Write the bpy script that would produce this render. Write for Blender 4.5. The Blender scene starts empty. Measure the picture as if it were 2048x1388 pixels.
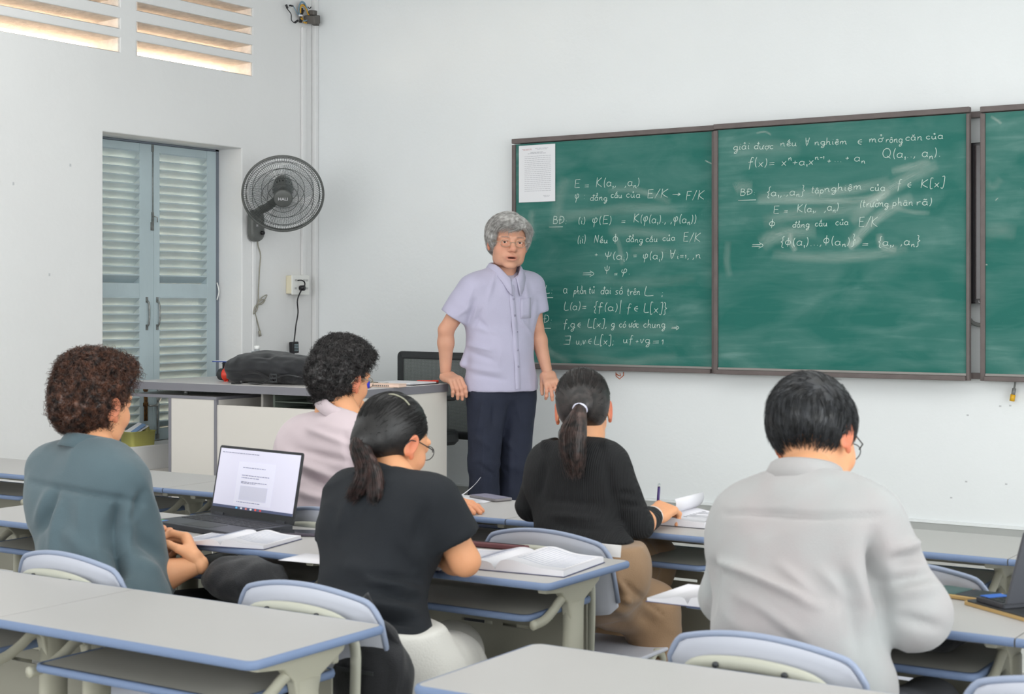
import bpy, math, random
import numpy as np
from mathutils import Vector, Matrix

# ------------------------------------------------------------------ camera
SC = bpy.context.scene
COL = SC.collection
YAW = math.radians(33.12)
SN, CS = math.sin(YAW), math.cos(YAW)
CAM = np.array([6.118, -7.2, 1.40])
F, HZ, CX = 3100.0, 607.0, 1024.0
cd = bpy.data.cameras.new('camera'); cam = bpy.data.objects.new('camera', cd); COL.objects.link(cam)
cam.location = CAM.tolist(); cam.rotation_euler = (math.radians(90), 0, YAW)
cd.sensor_width = 36; cd.lens = F / 2048 * 36; cd.shift_y = -(694 - HZ) / 2048
cd.clip_start = 0.05; cd.clip_end = 100
cd.dof.use_dof = True; cd.dof.focus_distance = 7.9; cd.dof.aperture_fstop = 9
SC.camera = cam
# ------------------------------------------------------------------ world, sun, big lights, exposure
wd = bpy.data.worlds.new('World'); SC.world = wd; wd.use_nodes = True
wn = wd.node_tree; wn.nodes.clear()
sky = wn.nodes.new('ShaderNodeTexSky'); sky.sky_type = 'HOSEK_WILKIE'
sky.sun_direction = Vector((0.45, -0.25, 0.85)).normalized(); sky.turbidity = 4
bg = wn.nodes.new('ShaderNodeBackground'); bg.inputs[1].default_value = 0.5
wo = wn.nodes.new('ShaderNodeOutputWorld')
wn.links.new(sky.outputs[0], bg.inputs[0]); wn.links.new(bg.outputs[0], wo.inputs[0])
sl = bpy.data.lights.new('sun', 'SUN'); so = bpy.data.objects.new('sun', sl); COL.objects.link(so)
sl.energy = 62; sl.color = (1, .95, .88); sl.angle = math.radians(1)
so.rotation_euler = Vector((0.45, -0.25, 0.85)).to_track_quat('Z', 'Y').to_euler()
def area(name, loc, target, sx, sy, power, color):
    l = bpy.data.lights.new(name, 'AREA'); l.shape = 'RECTANGLE'; l.size = sx; l.size_y = sy
    l.energy = power; l.color = color
    o = bpy.data.objects.new(name, l); COL.objects.link(o); o.location = loc
    o.rotation_euler = (Vector(loc) - Vector(target)).to_track_quat('Z', 'Y').to_euler()
    return o
area('daylight_right_windows', (8.9, -4.6, 1.9), (0, -3.4, 1.5), 6.6, 2.4, 205, (.96, .99, 1.0))
area('daylight_back_windows', (3.6, -10.3, 2.1), (3.0, 0, 1.5), 7.0, 2.2, 190, (.985, .995, 1.0))
area('ceiling_tube_lights', (3.6, -3.0, 3.42), (3.6, -2.6, 0), 6.6, 4.2, 105, (1, 1, .985))
SC.view_settings.view_transform = 'Standard'; SC.view_settings.look = 'None'
SC.view_settings.gamma = 1.0; SC.view_settings.use_curve_mapping = False
SC.view_settings.exposure = 0.06
random.seed(7); rng = np.random.default_rng(7)

# ------------------------------------------------------------------ points from sight lines
def _w(t, D, py):
    lat = t * D
    return Vector((CAM[0] + CS * lat - SN * D, CAM[1] + SN * lat + CS * D, CAM[2] - (py - HZ) / F * D))
def at_y(px, py, Y):
    t = (px - CX) / F; return _w(t, (Y - CAM[1]) / (SN * t + CS), py)
def at_x(px, py, X):
    t = (px - CX) / F; return _w(t, (X - CAM[0]) / (CS * t - SN), py)
def at_z(px, py, z):
    return _w((px - CX) / F, F * (CAM[2] - z) / (py - HZ), py)
def at_d(px, py, D):
    return _w((px - CX) / F, D, py)

# ------------------------------------------------------------------ materials
def srgb(r, g, b):
    f = lambda c: (c / 255 / 12.92) if c <= 10 else ((c / 255 + .055) / 1.055) ** 2.4
    return (f(r), f(g), f(b), 1)
MATS = {}
def mat(name, col, rough=.5, metal=0, spec=.5, noise=0, nscale=6, bump=0, bscale=60, stretch=(1, 1, 1), attr=False, sss=0, alpha=1, trans=0, emit=None, wave=None, col2=None, sheen=0, ior=None):
    if name in MATS: return MATS[name]
    m = bpy.data.materials.new(name); m.use_nodes = True; nt = m.node_tree; N = nt.nodes; L = nt.links
    p = N['Principled BSDF']
    c = col if len(col) == 4 else srgb(*col)
    p.inputs['Base Color'].default_value = c; p.inputs['Roughness'].default_value = rough
    p.inputs['Metallic'].default_value = metal; p.inputs['Specular IOR Level'].default_value = spec
    if ior: p.inputs['IOR'].default_value = ior
    if sheen: p.inputs['Sheen Weight'].default_value = sheen
    if sss:
        p.inputs['Subsurface Weight'].default_value = sss; p.inputs['Subsurface Radius'].default_value = (.012, .005, .003); p.inputs['Subsurface Scale'].default_value = 1
    if alpha < 1: p.inputs['Alpha'].default_value = alpha
    if trans: p.inputs['Transmission Weight'].default_value = trans
    if emit: p.inputs['Emission Color'].default_value = srgb(*emit[0]); p.inputs['Emission Strength'].default_value = emit[1]
    tc = N.new('ShaderNodeTexCoord'); mp = N.new('ShaderNodeMapping'); mp.inputs['Scale'].default_value = stretch
    L.new(tc.outputs['Object'], mp.inputs[0])
    src = None
    if attr:
        a = N.new('ShaderNodeAttribute'); a.attribute_name = 'Col'; src = a.outputs['Color']; L.new(src, p.inputs['Base Color'])
    if noise:
        n = N.new('ShaderNodeTexNoise'); n.inputs['Scale'].default_value = nscale; n.inputs['Detail'].default_value = 6
        L.new(mp.outputs[0], n.inputs[0])
        mx = N.new('ShaderNodeMix'); mx.data_type = 'RGBA'; 
        mr = N.new('ShaderNodeMapRange'); mr.inputs[1].default_value = .35; mr.inputs[2].default_value = .65
        L.new(n.outputs[0], mr.inputs[0]); L.new(mr.outputs[0], mx.inputs[0])
        c2 = srgb(*col2) if col2 else tuple([v * (1 - noise) for v in c[:3]]) + (1,)
        if src:
            ml = N.new('ShaderNodeMix'); ml.data_type = 'RGBA'; ml.blend_type = 'MULTIPLY'; ml.inputs[0].default_value = 1
            mx.inputs[6].default_value = (1, 1, 1, 1); mx.inputs[7].default_value = (1 - noise,) * 3 + (1,)
            L.new(src, ml.inputs[6]); L.new(mx.outputs[2], ml.inputs[7]); L.new(ml.outputs[2], p.inputs['Base Color'])
        else:
            mx.inputs[6].default_value = c; mx.inputs[7].default_value = c2; L.new(mx.outputs[2], p.inputs['Base Color'])
    if bump:
        if wave:
            n2 = N.new('ShaderNodeTexWave'); n2.inputs['Scale'].default_value = wave; n2.inputs['Distortion'].default_value = 1.0
        else:
            n2 = N.new('ShaderNodeTexNoise'); n2.inputs['Scale'].default_value = bscale; n2.inputs['Detail'].default_value = 5
        L.new(mp.outputs[0], n2.inputs[0])
        b = N.new('ShaderNodeBump'); b.inputs['Strength'].default_value = bump; b.inputs['Distance'].default_value = .01
        L.new(n2.outputs[0], b.inputs['Height']); L.new(b.outputs[0], p.inputs['Normal'])
    MATS[name] = m; return m

# ------------------------------------------------------------------ objects
def link_mesh(name, me, m=None, parent=None, loc=None, rot=None, smooth=False):
    o = bpy.data.objects.new(name, me); COL.objects.link(o)
    if m:
        for mm in (m if isinstance(m, (list, tuple)) else [m]): me.materials.append(mm)
    if parent is not None: o.parent = parent
    if loc is not None: o.location = loc
    if rot is not None: o.rotation_euler = rot
    if smooth and len(me.polygons):
        me.polygons.foreach_set('use_smooth', [True] * len(me.polygons))
    return o
def tag(o, label=None, cat=None, group=None, kind=None):
    if label: o['label'] = label
    if cat: o['category'] = cat
    if group: o['group'] = group
    if kind: o['kind'] = kind
    return o
def thing(name, loc, label, cat, rz=0, group=None):
    o = bpy.data.objects.new(name, None); COL.objects.link(o); o.location = loc; o.rotation_euler = (0, 0, rz)
    o.empty_display_size = .1
    return tag(o, label, cat, group)
def copy_tree(o, parent=None):
    c = o.copy(); COL.objects.link(c)
    if parent is not None: c.parent = parent
    for ch in o.children: copy_tree(ch, c)
    return c

class MB:
    def __init__(s): s.v = []; s.f = []; s.sm = []
    def add(s, vs, fs, sm=False):
        n = len(s.v); s.v += [tuple(v) for v in vs]; s.f += [tuple(i + n for i in f) for f in fs]; s.sm += [sm] * len(fs); return s
    def box(s, x0, x1, y0, y1, z0, z1, M=None):
        vs = [Vector((x, y, z)) for x in (x0, x1) for y in (y0, y1) for z in (z0, z1)]
        if M is not None: vs = [M @ v for v in vs]
        return s.add(vs, [(0, 1, 3, 2), (4, 6, 7, 5), (0, 4, 5, 1), (2, 3, 7, 6), (0, 2, 6, 4), (1, 5, 7, 3)])
    def tube(s, pts, r, n=8, closed=False, caps=True, flat=1.0, up=None, radii=None):
        pts = [Vector(p) for p in pts]; m = len(pts); rings = []
        prev = None
        for i, p in enumerate(pts):
            if closed: t = pts[(i + 1) % m] - pts[i - 1]
            else: t = pts[min(i + 1, m - 1)] - pts[max(i - 1, 0)]
            if t.length < 1e-9: t = Vector((0, 0, 1))
            t.normalize()
            if up is not None: a = Vector(up)
            elif prev is not None: a = prev
            else: a = Vector((0, 0, 1)) if abs(t.z) < .9 else Vector((1, 0, 0))
            b = t.cross(a)
            if b.length < 1e-6: b = t.cross(Vector((1, .3, 0)))
            b.normalize(); a2 = b.cross(t).normalized(); prev = a2
            rr = radii[i] if radii else r
            rings.append([p + (b * math.cos(2 * math.pi * k / n) + a2 * flat * math.sin(2 * math.pi * k / n)) * rr for k in range(n)])
        vs = [v for R in rings for v in R]; fs = []
        for i in range(m if closed else m - 1):
            j = (i + 1) % m
            for k in range(n):
                fs.append((i * n + k, i * n + (k + 1) % n, j * n + (k + 1) % n, j * n + k))
        if caps and not closed:
            fs.append(tuple(range(n))[::-1]); fs.append(tuple((m - 1) * n + k for k in range(n)))
        return s.add(vs, fs, True)
    def lathe(s, prof, n=24, M=None, caps=True):
        vs = []; fs = []
        for (r, z) in prof:
            for k in range(n):
                a = 2 * math.pi * k / n; v = Vector((r * math.cos(a), r * math.sin(a), z)); vs.append(M @ v if M is not None else v)
        for i in range(len(prof) - 1):
            for k in range(n):
                fs.append((i * n + k, i * n + (k + 1) % n, (i + 1) * n + (k + 1) % n, (i + 1) * n + k))
        if caps:
            fs.append(tuple(range(n))[::-1]); fs.append(tuple((len(prof) - 1) * n + k for k in range(n)))
        return s.add(vs, fs, True)
    def prism(s, outline, z0, z1, M=None, r=0):
        n = len(outline)
        lv = [(z0, 0), (z1, 0)] if not r else [(z0, r), (z0 + r, 0), (z1 - r, 0), (z1 - r * .3, r * .3), (z1, r)]
        cx = sum(p[0] for p in outline) / n; cy = sum(p[1] for p in outline) / n
        vs = []; fs = []
        for z, ins in lv:
            for i, (x, y) in enumerate(outline):
                if ins:
                    a = Vector(outline[i - 1]); b = Vector(outline[(i + 1) % n]); t = (b - a).normalized(); nn = Vector((-t.y, t.x))
                    x, y = x + nn.x * ins, y + nn.y * ins
                v = Vector((x, y, z)); vs.append(M @ v if M is not None else v)
        for i in range(len(lv) - 1):
            for k in range(n):
                fs.append((i * n + k, i * n + (k + 1) % n, (i + 1) * n + (k + 1) % n, (i + 1) * n + k))
        fs.append(tuple(range(n))[::-1]); fs.append(tuple((len(lv) - 1) * n + k for k in range(n)))
        return s.add(vs, fs)
    def sweep(s, outline, prof, M=None):
        """closed outline (counter-clockwise), prof = [(outward, z)] closed"""
        n = len(outline); k = len(prof); vs = []; fs = []
        for i in range(n):
            a = Vector(outline[i - 1]); b = Vector(outline[(i + 1) % n]); t = (b - a).normalized(); nn = Vector((t.y, -t.x))
            for (o, z) in prof:
                v = Vector((outline[i][0] + nn.x * o, outline[i][1] + nn.y * o, z)); vs.append(M @ v if M is not None else v)
        for i in range(n):
            j = (i + 1) % n
            for q in range(k):
                fs.append((i * k + q, j * k + q, j * k + (q + 1) % k, i * k + (q + 1) % k))
        return s.add(vs, fs, True)
    def build(s, name, m, parent=None, loc=None, rot=None, bevel=0, smooth=None):
        me = bpy.data.meshes.new(name); me.from_pydata(s.v, [], s.f)
        me.polygons.foreach_set('use_smooth', s.sm if smooth is None else [smooth] * len(s.f))
        o = link_mesh(name, me, m, parent, loc, rot)
        if bevel:
            b = o.modifiers.new('bevel', 'BEVEL'); b.width = bevel; b.segments = 2; b.limit_method = 'ANGLE'
        return o
def rrect(x0, x1, y0, y1, r, n=5):
    out = []
    for cx, cy, a0 in ((x1 - r, y0 + r, -90), (x1 - r, y1 - r, 0), (x0 + r, y1 - r, 90), (x0 + r, y0 + r, 180)):
        for i in range(n + 1):
            a = math.radians(a0 + 90 * i / n); out.append((cx + r * math.cos(a), cy + r * math.sin(a)))
    return out
def curve_pts(P, n=8, closed=False):
    P = [Vector(p) for p in P]; m = len(P); out = []
    for i in range(m if closed else m - 1):
        p0 = P[i - 1] if (i > 0 or closed) else P[0]; p1 = P[i]; p2 = P[(i + 1) % m]; p3 = P[(i + 2) % m] if (closed or i + 2 < m) else P[-1]
        for k in range(n):
            t = k / n
            out.append(.5 * ((2 * p1) + (p2 - p0) * t + (2 * p0 - 5 * p1 + 4 * p2 - p3) * t * t + (3 * p1 - p0 - 3 * p2 + p3) * t ** 3))
    if not closed: out.append(P[-1])
    return out
def box_obj(name, x0, x1, y0, y1, z0, z1, m, parent=None, bevel=0, loc=None, rot=None):
    return MB().box(x0, x1, y0, y1, z0, z1).build(name, m, parent, bevel=bevel, loc=loc, rot=rot)
def struct(o): o['kind'] = 'structure'; return o

# ------------------------------------------------------------------ the room
M_wall = mat('wall_paint', (236, 239, 240), .85, noise=.03, nscale=1.3, bump=.12, bscale=35, spec=.2)
M_wallL = mat('wall_paint_left', (230, 230, 230), .85, noise=.03, nscale=1.6, bump=.15, bscale=30, spec=.2)
M_floor = mat('floor_tiles', (190, 189, 184), .35, noise=.25, nscale=40, spec=.4)
M_peach = mat('outer_plaster', (250, 240, 230), .9, noise=.16, nscale=24, bump=.6, bscale=40)
M_ceil = mat('ceiling_paint', (225, 226, 224), .9, noise=.02, nscale=2)
H = 3.5
struct(box_obj('floor', -.2, 9.2, -10.6, .0, -.1, 0, M_floor))
struct(box_obj('ceiling', -.2, 9.2, -10.6, .0, H, H + .12, M_ceil))
struct(box_obj('wall_front', -.2, 9.2, 0, .2, -.1, H + .12, M_wall))
struct(box_obj('wall_right', 9.2, 9.35, -10.6, .2, -.1, H + .12, M_wall))
struct(box_obj('wall_back', -.2, 9.35, -10.75, -10.6, -.1, H + .12, M_wall))
# left wall with the shuttered window and the two banks of vent slots
WY0, WY1, WZ0, WZ1 = -1.672, -.640, .645, 2.285
slots = [(2.708, 2.784), (2.832, 2.885), (2.945, 2.990), (3.052, 3.096)]
banks = [(-1.441, -.551), (-2.50, -1.556)]
holes = [(WY0, WY1, WZ0, WZ1)] + [(a, b, c, d) for a, b in banks for c, d in slots]
def wall_with_holes(y0, y1, z0, z1, x0, x1, holes, extra_y=(), extra_z=()):
    ys = sorted({y0, y1, *[h[0] for h in holes], *[h[1] for h in holes]}); zs = sorted({z0, z1, *[h[2] for h in holes], *[h[3] for h in holes]})
    ins = lambda y, z: any(h[0] < y < h[1] and h[2] < z < h[3] for h in holes)
    mb = MB(); idx = {}
    def V(x, y, z):
        k = (x, round(y, 5), round(z, 5))
        if k not in idx: idx[k] = len(mb.v); mb.v.append((x, y, z))
        return idx[k]
    full = lambda i, j: 0 <= i < len(ys) - 1 and 0 <= j < len(zs) - 1 and not ins((ys[i] + ys[i + 1]) / 2, (zs[j] + zs[j + 1]) / 2)
    for i in range(len(ys) - 1):
        for j in range(len(zs) - 1):
            if not full(i, j): continue
            a, b, c, d = ys[i], ys[i + 1], zs[j], zs[j + 1]
            fs = [(V(x1, a, c), V(x1, b, c), V(x1, b, d), V(x1, a, d)), (V(x0, a, c), V(x0, a, d), V(x0, b, d), V(x0, b, c))]
            if not full(i - 1, j): fs.append((V(x0, a, c), V(x1, a, c), V(x1, a, d), V(x0, a, d)))
            if not full(i + 1, j): fs.append((V(x1, b, c), V(x0, b, c), V(x0, b, d), V(x1, b, d)))
            if not full(i, j - 1): fs.append((V(x1, a, c), V(x0, a, c), V(x0, b, c), V(x1, b, c)))
            if not full(i, j + 1): fs.append((V(x0, a, d), V(x1, a, d), V(x1, b, d), V(x0, b, d)))
            mb.f += fs; mb.sm += [False] * len(fs)
    return mb
wl = struct(wall_with_holes(-10.6, 0, -.1, H + .12, -.24, 0, holes).build('wall_left', M_wallL, bevel=.006))
# rough plastered linings inside each slot
for a, b in banks:
    for c, d in slots:
        mb = MB()
        for (p, q, z, w) in ((a, b, d, -1), (a, b, c, 1)):
            vs = []; n = 26
            for i in range(n + 1):
                for j in range(4):
                    y = p + (q - p) * i / n; x = -.235 + .233 * j / 3
                    vs.append((x, y, z + w * ((.0006 if j == 3 else .002 + .004 * random.random()) + (.006 * (3 - j) / 3 if w < 0 else 0))))
            fs = [(i * 4 + j, (i + 1) * 4 + j, (i + 1) * 4 + j + 1, i * 4 + j + 1) for i in range(n) for j in range(3)]
            mb.add(vs, fs, True)
        mb.box(-.235, -.004, b - .012, b - .001, c + .001, d - .001)
        mb.box(-.235, -.004, a + .001, a + .008, c + .001, d - .001)
        mb.build('slot_lining', M_peach, wl)
# platform, skirting
M_plat = mat('platform_tiles', (200, 199, 194), .4, noise=.12, nscale=30)
PZ = .22
struct(box_obj('floor_platform', .0, 9.2, -2.15, 0, 0, PZ, M_plat, bevel=.004))
M_skirt = mat('skirting_tile', (176, 178, 176), .35, noise=.05)
sk = struct(box_obj('baseboard_front', 0.0, 9.2, -.014, 0, PZ, .368, M_skirt))
box_obj('cap_strip', 0.0, 9.2, -.018, 0, .368, .380, M_wall, sk)
sk = struct(box_obj('baseboard_left', 0, .014, -2.15, -.014, PZ, .368, M_skirt))
# vertical cable trunking in the corner
tr = struct(MB().box(0.001, .018, -.135, -.105, 1.52, 3.05).build('trim_1', M_wallL, bevel=.003))
tr2 = struct(MB().box(0.001, .03, -.035, -.001, PZ, H).build('trim_2', M_wallL, bevel=.006))
tr3 = struct(MB().box(0.001, .012, -.560, -.535, .95, 1.78).build('trim_3', M_wallL, bevel=.003))
# outside: sunlit neighbouring wall and yard
M_out = mat('neighbour_wall', (248, 236, 222), .9, noise=.2, nscale=12, bump=.4, bscale=30)
struct(box_obj('wall_sun_block', -.24, 9.35, -10.6, .2, H + .13, 6.5, M_ceil))  # unseen wall added overhead to keep sun off the lower neighbouring wall
nb = MB().box(-2.6, -2.4, -10, 4, -.3, 8.0).build('neighbour_wall', M_out); struct(nb); nb.name = 'wall_outside'
struct(box_obj('floor_outside', -2.4, -.24, -10, 4, -.3, -.1, mat('yard', (225, 215, 200), .9, noise=.2)))

# ------------------------------------------------------------------ shuttered window
M_sh = mat('shutter_paint', (184, 200, 205), .55, noise=.10, nscale=5, bump=.15, bscale=25, stretch=(1, 1, .4))
M_shd = mat('shutter_frame_paint', (118, 126, 136), .6, noise=.08)
win = bpy.data.objects.new('window_1', None); COL.objects.link(win); win.location = (-.2, -1.153, WZ0); win['kind'] = 'structure'
def inw(o): return o
L0 = Vector((-.2, -1.153, WZ0))
fr = MB()
for (y0, y1, z0, z1) in ((WY0, WY0 + .034, WZ0, WZ1), (WY1 - .030, WY1, WZ0, WZ1), (WY0, WY1, WZ1 - .012, WZ1)):
    fr.box(-.232 - L0.x, -.178 - L0.x, y0 - L0.y, y1 - L0.y, z0 - L0.z, z1 - L0.z)
fr.build('window_frame', M_shd, win, bevel=.002)
slat_me = None
def leaf(y0, y1, st0, st1, nm):
    lf = MB()
    b = lambda a, c, d, e: lf.box(-.022, .027, a - L0.y, c - L0.y, d - L0.z, e - L0.z)
    b(y0, y0 + st0, WZ0 + .004, WZ1 - .014); b(y1 - st1, y1, WZ0 + .004, WZ1 - .014)
    for z0, z1 in ((WZ0 + .004, .711), (1.434, 1.510), (2.226, WZ1 - .014)):
        lf.box(-.020, .025, y0 + st0 - L0.y, y1 - st1 - L0.y, z0 - L0.z, z1 - L0.z)
    o = lf.build(nm, M_sh, win, bevel=.0015)
    w = (y1 - st1) - (y0 + st0); yc = ((y1 - st1) + (y0 + st0)) / 2
    sm = MB(); sm.box(-.037, .037, -w / 2 + .001, w / 2 - .001, -.0045, .0045)
    first = None
    for z0, z1 in ((.711, 1.434), (1.510, 2.226)):
        for i in range(16):
            z = z0 + (z1 - z0) * (i + .5) / 16
            tilt = math.radians(-37 + random.uniform(-2, 2))
            if first is None:
                first = s = sm.build('slat', M_sh, o, bevel=.001)
            else:
                s = first.copy(); COL.objects.link(s); s.parent = o
            s.location = (0, yc - L0.y, z - L0.z); s.rotation_euler = (0, tilt, random.uniform(-.004, .004))
    return o
lfR = leaf(-1.153, -.670, .044, .073, 'shutter_leaf')
lfL = leaf(-1.638, -1.155, .073, .102, 'shutter_leaf')
M_steel = mat('worn_steel', (150, 152, 150), .4, metal=.8, noise=.3, nscale=60)
M_rust = mat('rusty_steel', (120, 84, 40), .7, metal=.4, noise=.6, nscale=80, col2=(60, 40, 25))
M_dark = mat('dark_metal', (70, 72, 74), .5, metal=.5)
def rel(v): return (v[0] - L0.x, v[1] - L0.y, v[2] - L0.z)
mb = MB(); mb.tube([rel((-.168, -1.165, 2.262)), rel((-.168, -1.165, 1.82))], .0026, 6)
mb.box(.026, .034, -1.172 - L0.y, -1.158 - L0.y, 1.80 - L0.z, 1.90 - L0.z); mb.box(.026, .034, -1.171 - L0.y, -1.159 - L0.y, 2.23 - L0.z, 2.27 - L0.z)
mb.tube([rel((-.165, -1.165, 1.88)), rel((-.148, -1.150, 1.87)), rel((-.148, -1.150, 1.845))], .003, 6)
mb.build('sliding_bolt', M_steel, lfR)
mb = MB(); mb.box(.026, .031, -1.178 - L0.y, -1.160 - L0.y, 1.80 - L0.z, 1.845 - L0.z); mb.build('bolt_plate', M_steel, lfR)
for yy, L in ((-1.205, lfL), (-1.128, lfR)):
    mb = MB(); mb.tube(curve_pts([rel((-.182, yy, 1.418)), rel((-.158, yy, 1.405)), rel((-.152, yy, 1.345)), rel((-.158, yy, 1.285)), rel((-.182, yy, 1.272))], 4), .005, 8)
    mb.box(.026, .030, yy - .008 - L0.y, yy + .008 - L0.y, 1.405 - L0.z, 1.435 - L0.z); mb.box(.026, .030, yy - .008 - L0.y, yy + .008 - L0.y, 1.255 - L0.z, 1.285 - L0.z)
    mb.build('pull_handle', M_steel, L)
mb = MB()
for dy in (0, .014): mb.tube([rel((-.170, -1.222 + dy, .955)), rel((-.170, -1.222 + dy, .760))], .0055, 6)
mb.box(.026, .032, -1.232 - L0.y, -1.198 - L0.y, .84 - L0.z, .86 - L0.z); mb.box(.026, .032, -1.232 - L0.y, -1.198 - L0.y, .925 - L0.z, .94 - L0.z)
mb.build('rusty_bolt', M_rust, lfL)
mb = MB(); mb.tube([rel((-.168, -1.130, .92)), rel((-.168, -1.130, .66))], .005, 6); mb.tube([rel((-.168, -1.13, .845)), rel((-.15, -1.165, .842)), rel((-.16, -1.2, .842))], .006, 6)
mb.tube(curve_pts([rel((-.165, -1.13, .93)), rel((-.15, -1.122, .90)), rel((-.165, -1.13, .86))], 4), .007, 6)
mb.box(.016, .034, -1.14 - L0.y, -1.118 - L0.y, .655 - L0.z, .685 - L0.z); mb.build('bottom_latch', M_steel, lfR)
mb = MB(); mb.tube(curve_pts([rel((-.170, WY1 - .025, 1.52)), rel((-.158, WY1 - .022, 1.47)), rel((-.168, WY1 - .027, 1.42))], 4), .0035, 6); mb.build('white_hook', mat('white_plastic', (235, 235, 232), .4), win)
# ------------------------------------------------------------------ smooth solid modelling (distance fields -> one skin)
def _h(ix, iy, iz):
    n = (ix * 374761393 + iy * 668265263 + iz * 2147483647 * 3 + 1442695040) & 0xffffffff
    n = ((n ^ (n >> 13)) * 1274126177) & 0xffffffff
    return ((n ^ (n >> 16)) & 0xffff) / 32767.5 - 1
def noise3(P):
    P = np.asarray(P, float); i = np.floor(P).astype(np.int64); f = P - i; u = f * f * (3 - 2 * f); r = 0
    for dx in (0, 1):
        for dy in (0, 1):
            for dz in (0, 1):
                w = (u[:, 0] if dx else 1 - u[:, 0]) * (u[:, 1] if dy else 1 - u[:, 1]) * (u[:, 2] if dz else 1 - u[:, 2])
                r = r + w * _h(i[:, 0] + dx, i[:, 1] + dy, i[:, 2] + dz)
    return r
def A3(v): return np.array([v[0], v[1], v[2]], float)
class Vol:
    def __init__(s, lo, hi, h):
        s.h = h; s.lo = A3(lo) - 3 * h; s.n = np.ceil((A3(hi) - s.lo + 3 * h) / h).astype(int) + 1
        s.v = np.full(s.n, .3, np.float32)
    def win(s, lo, hi):
        i0 = np.maximum(0, np.floor((lo - s.lo) / s.h).astype(int)); i1 = np.minimum(s.n, np.ceil((hi - s.lo) / s.h).astype(int) + 1)
        if (i1 <= i0).any(): return None
        X, Y, Z = [s.lo[k] + s.h * np.arange(i0[k], i1[k]) for k in range(3)]
        return tuple(slice(a, b) for a, b in zip(i0, i1)), X[:, None, None], Y[None, :, None], Z[None, None, :]
    def mix(s, sl, d, k, sub):
        a = s.v[sl]
        if sub:
            if k: h = np.maximum(k - np.abs(a + d), 0) / k; s.v[sl] = np.maximum(a, -d) + h * h * k * .25
            else: s.v[sl] = np.maximum(a, -d)
        else:
            if k: h = np.maximum(k - np.abs(a - d), 0) / k; s.v[sl] = np.minimum(a, d) - h * h * k * .25
            else: s.v[sl] = np.minimum(a, d)
    def cap(s, a, b, ra, rb=None, k=.02, ax=None, q=1.0, flat=None, flata=None, sub=False):
        """tapered rod; ax,q: along direction ax the section is squeezed to q of its radius; flat: cut square at b"""
        a, b = A3(a), A3(b); rb = ra if rb is None else rb; m = max(ra, rb) + k + 2 * s.h
        w = s.win(np.minimum(a, b) - m, np.maximum(a, b) + m)
        if w is None: return s
        sl, X, Y, Z = w; px, py, pz = X - a[0], Y - a[1], Z - a[2]; d = b - a; L2 = max(float(d @ d), 1e-12)
        if ax is not None:
            ax = A3(ax); ax = ax / np.linalg.norm(ax); g = 1 / q - 1
            dp = px * ax[0] + py * ax[1] + pz * ax[2]; dd = float(d @ ax)
            px, py, pz = px + dp * ax[0] * g, py + dp * ax[1] * g, pz + dp * ax[2] * g
            d2 = d + dd * ax * g; L2 = max(float(d2 @ d2), 1e-12)
        else: d2 = d
        t = np.clip((px * d2[0] + py * d2[1] + pz * d2[2]) / L2, 0, 1)
        D = np.sqrt((px - t * d2[0]) ** 2 + (py - t * d2[1]) ** 2 + (pz - t * d2[2]) ** 2) - (ra + (rb - ra) * t)
        if ax is not None: D = D * (q if q < 1 else 1)
        u = (b - a) / math.sqrt(float((b - a) @ (b - a)) + 1e-12)
        if flat is not None: D = np.maximum(D, (X - b[0]) * u[0] + (Y - b[1]) * u[1] + (Z - b[2]) * u[2] - flat)
        if flata is not None: D = np.maximum(D, -((X - a[0]) * u[0] + (Y - a[1]) * u[1] + (Z - a[2]) * u[2]) - flata)
        s.mix(sl, D.astype(np.float32), k, sub); return s
    def ell(s, c, r, R=None, k=.02, sub=False):
        c, r = A3(c), A3(r); m = max(r) + k + 2 * s.h; w = s.win(c - m, c + m)
        if w is None: return s
        sl, X, Y, Z = w; px, py, pz = X - c[0], Y - c[1], Z - c[2]
        if R is not None:
            R = np.array(R, float); px, py, pz = [px * R[0, i] + py * R[1, i] + pz * R[2, i] for i in range(3)]
        q = np.sqrt((px / r[0]) ** 2 + (py / r[1]) ** 2 + (pz / r[2]) ** 2)
        g = np.sqrt((px / r[0] ** 2) ** 2 + (py / r[1] ** 2) ** 2 + (pz / r[2] ** 2) ** 2) + 1e-6
        s.mix(sl, (q * (q - 1) / g).astype(np.float32), k, sub); return s
    def box(s, c, hf, R=None, rd=.01, k=.01, sub=False):
        c, hf = A3(c), A3(hf); m = np.linalg.norm(hf) + k + 2 * s.h; w = s.win(c - m, c + m)
        if w is None: return s
        sl, X, Y, Z = w; px, py, pz = X - c[0] + 0 * Y + 0 * Z, Y - c[1] + 0 * X + 0 * Z, Z - c[2] + 0 * X + 0 * Y
        if R is not None:
            R = np.array(R, float); px, py, pz = [px * R[0, i] + py * R[1, i] + pz * R[2, i] for i in range(3)]
        qx, qy, qz = np.abs(px) - hf[0] + rd, np.abs(py) - hf[1] + rd, np.abs(pz) - hf[2] + rd
        D = np.sqrt(np.maximum(qx, 0) ** 2 + np.maximum(qy, 0) ** 2 + np.maximum(qz, 0) ** 2) + np.minimum(np.maximum(qx, np.maximum(qy, qz)), 0) - rd
        s.mix(sl, D.astype(np.float32), k, sub); return s
    def cut(s, p, n, lo=None, hi=None, k=0):
        """remove everything on the side n points to (inside the window)"""
        p, n = A3(p), A3(n); n = n / np.linalg.norm(n)
        w = s.win(s.lo if lo is None else A3(lo), s.lo + s.h * s.n if hi is None else A3(hi))
        if w is None: return s
        sl, X, Y, Z = w; D = ((X - p[0]) * n[0] + (Y - p[1]) * n[1] + (Z - p[2]) * n[2]).astype(np.float32)
        s.v[sl] = np.maximum(s.v[sl], D); return s
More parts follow.
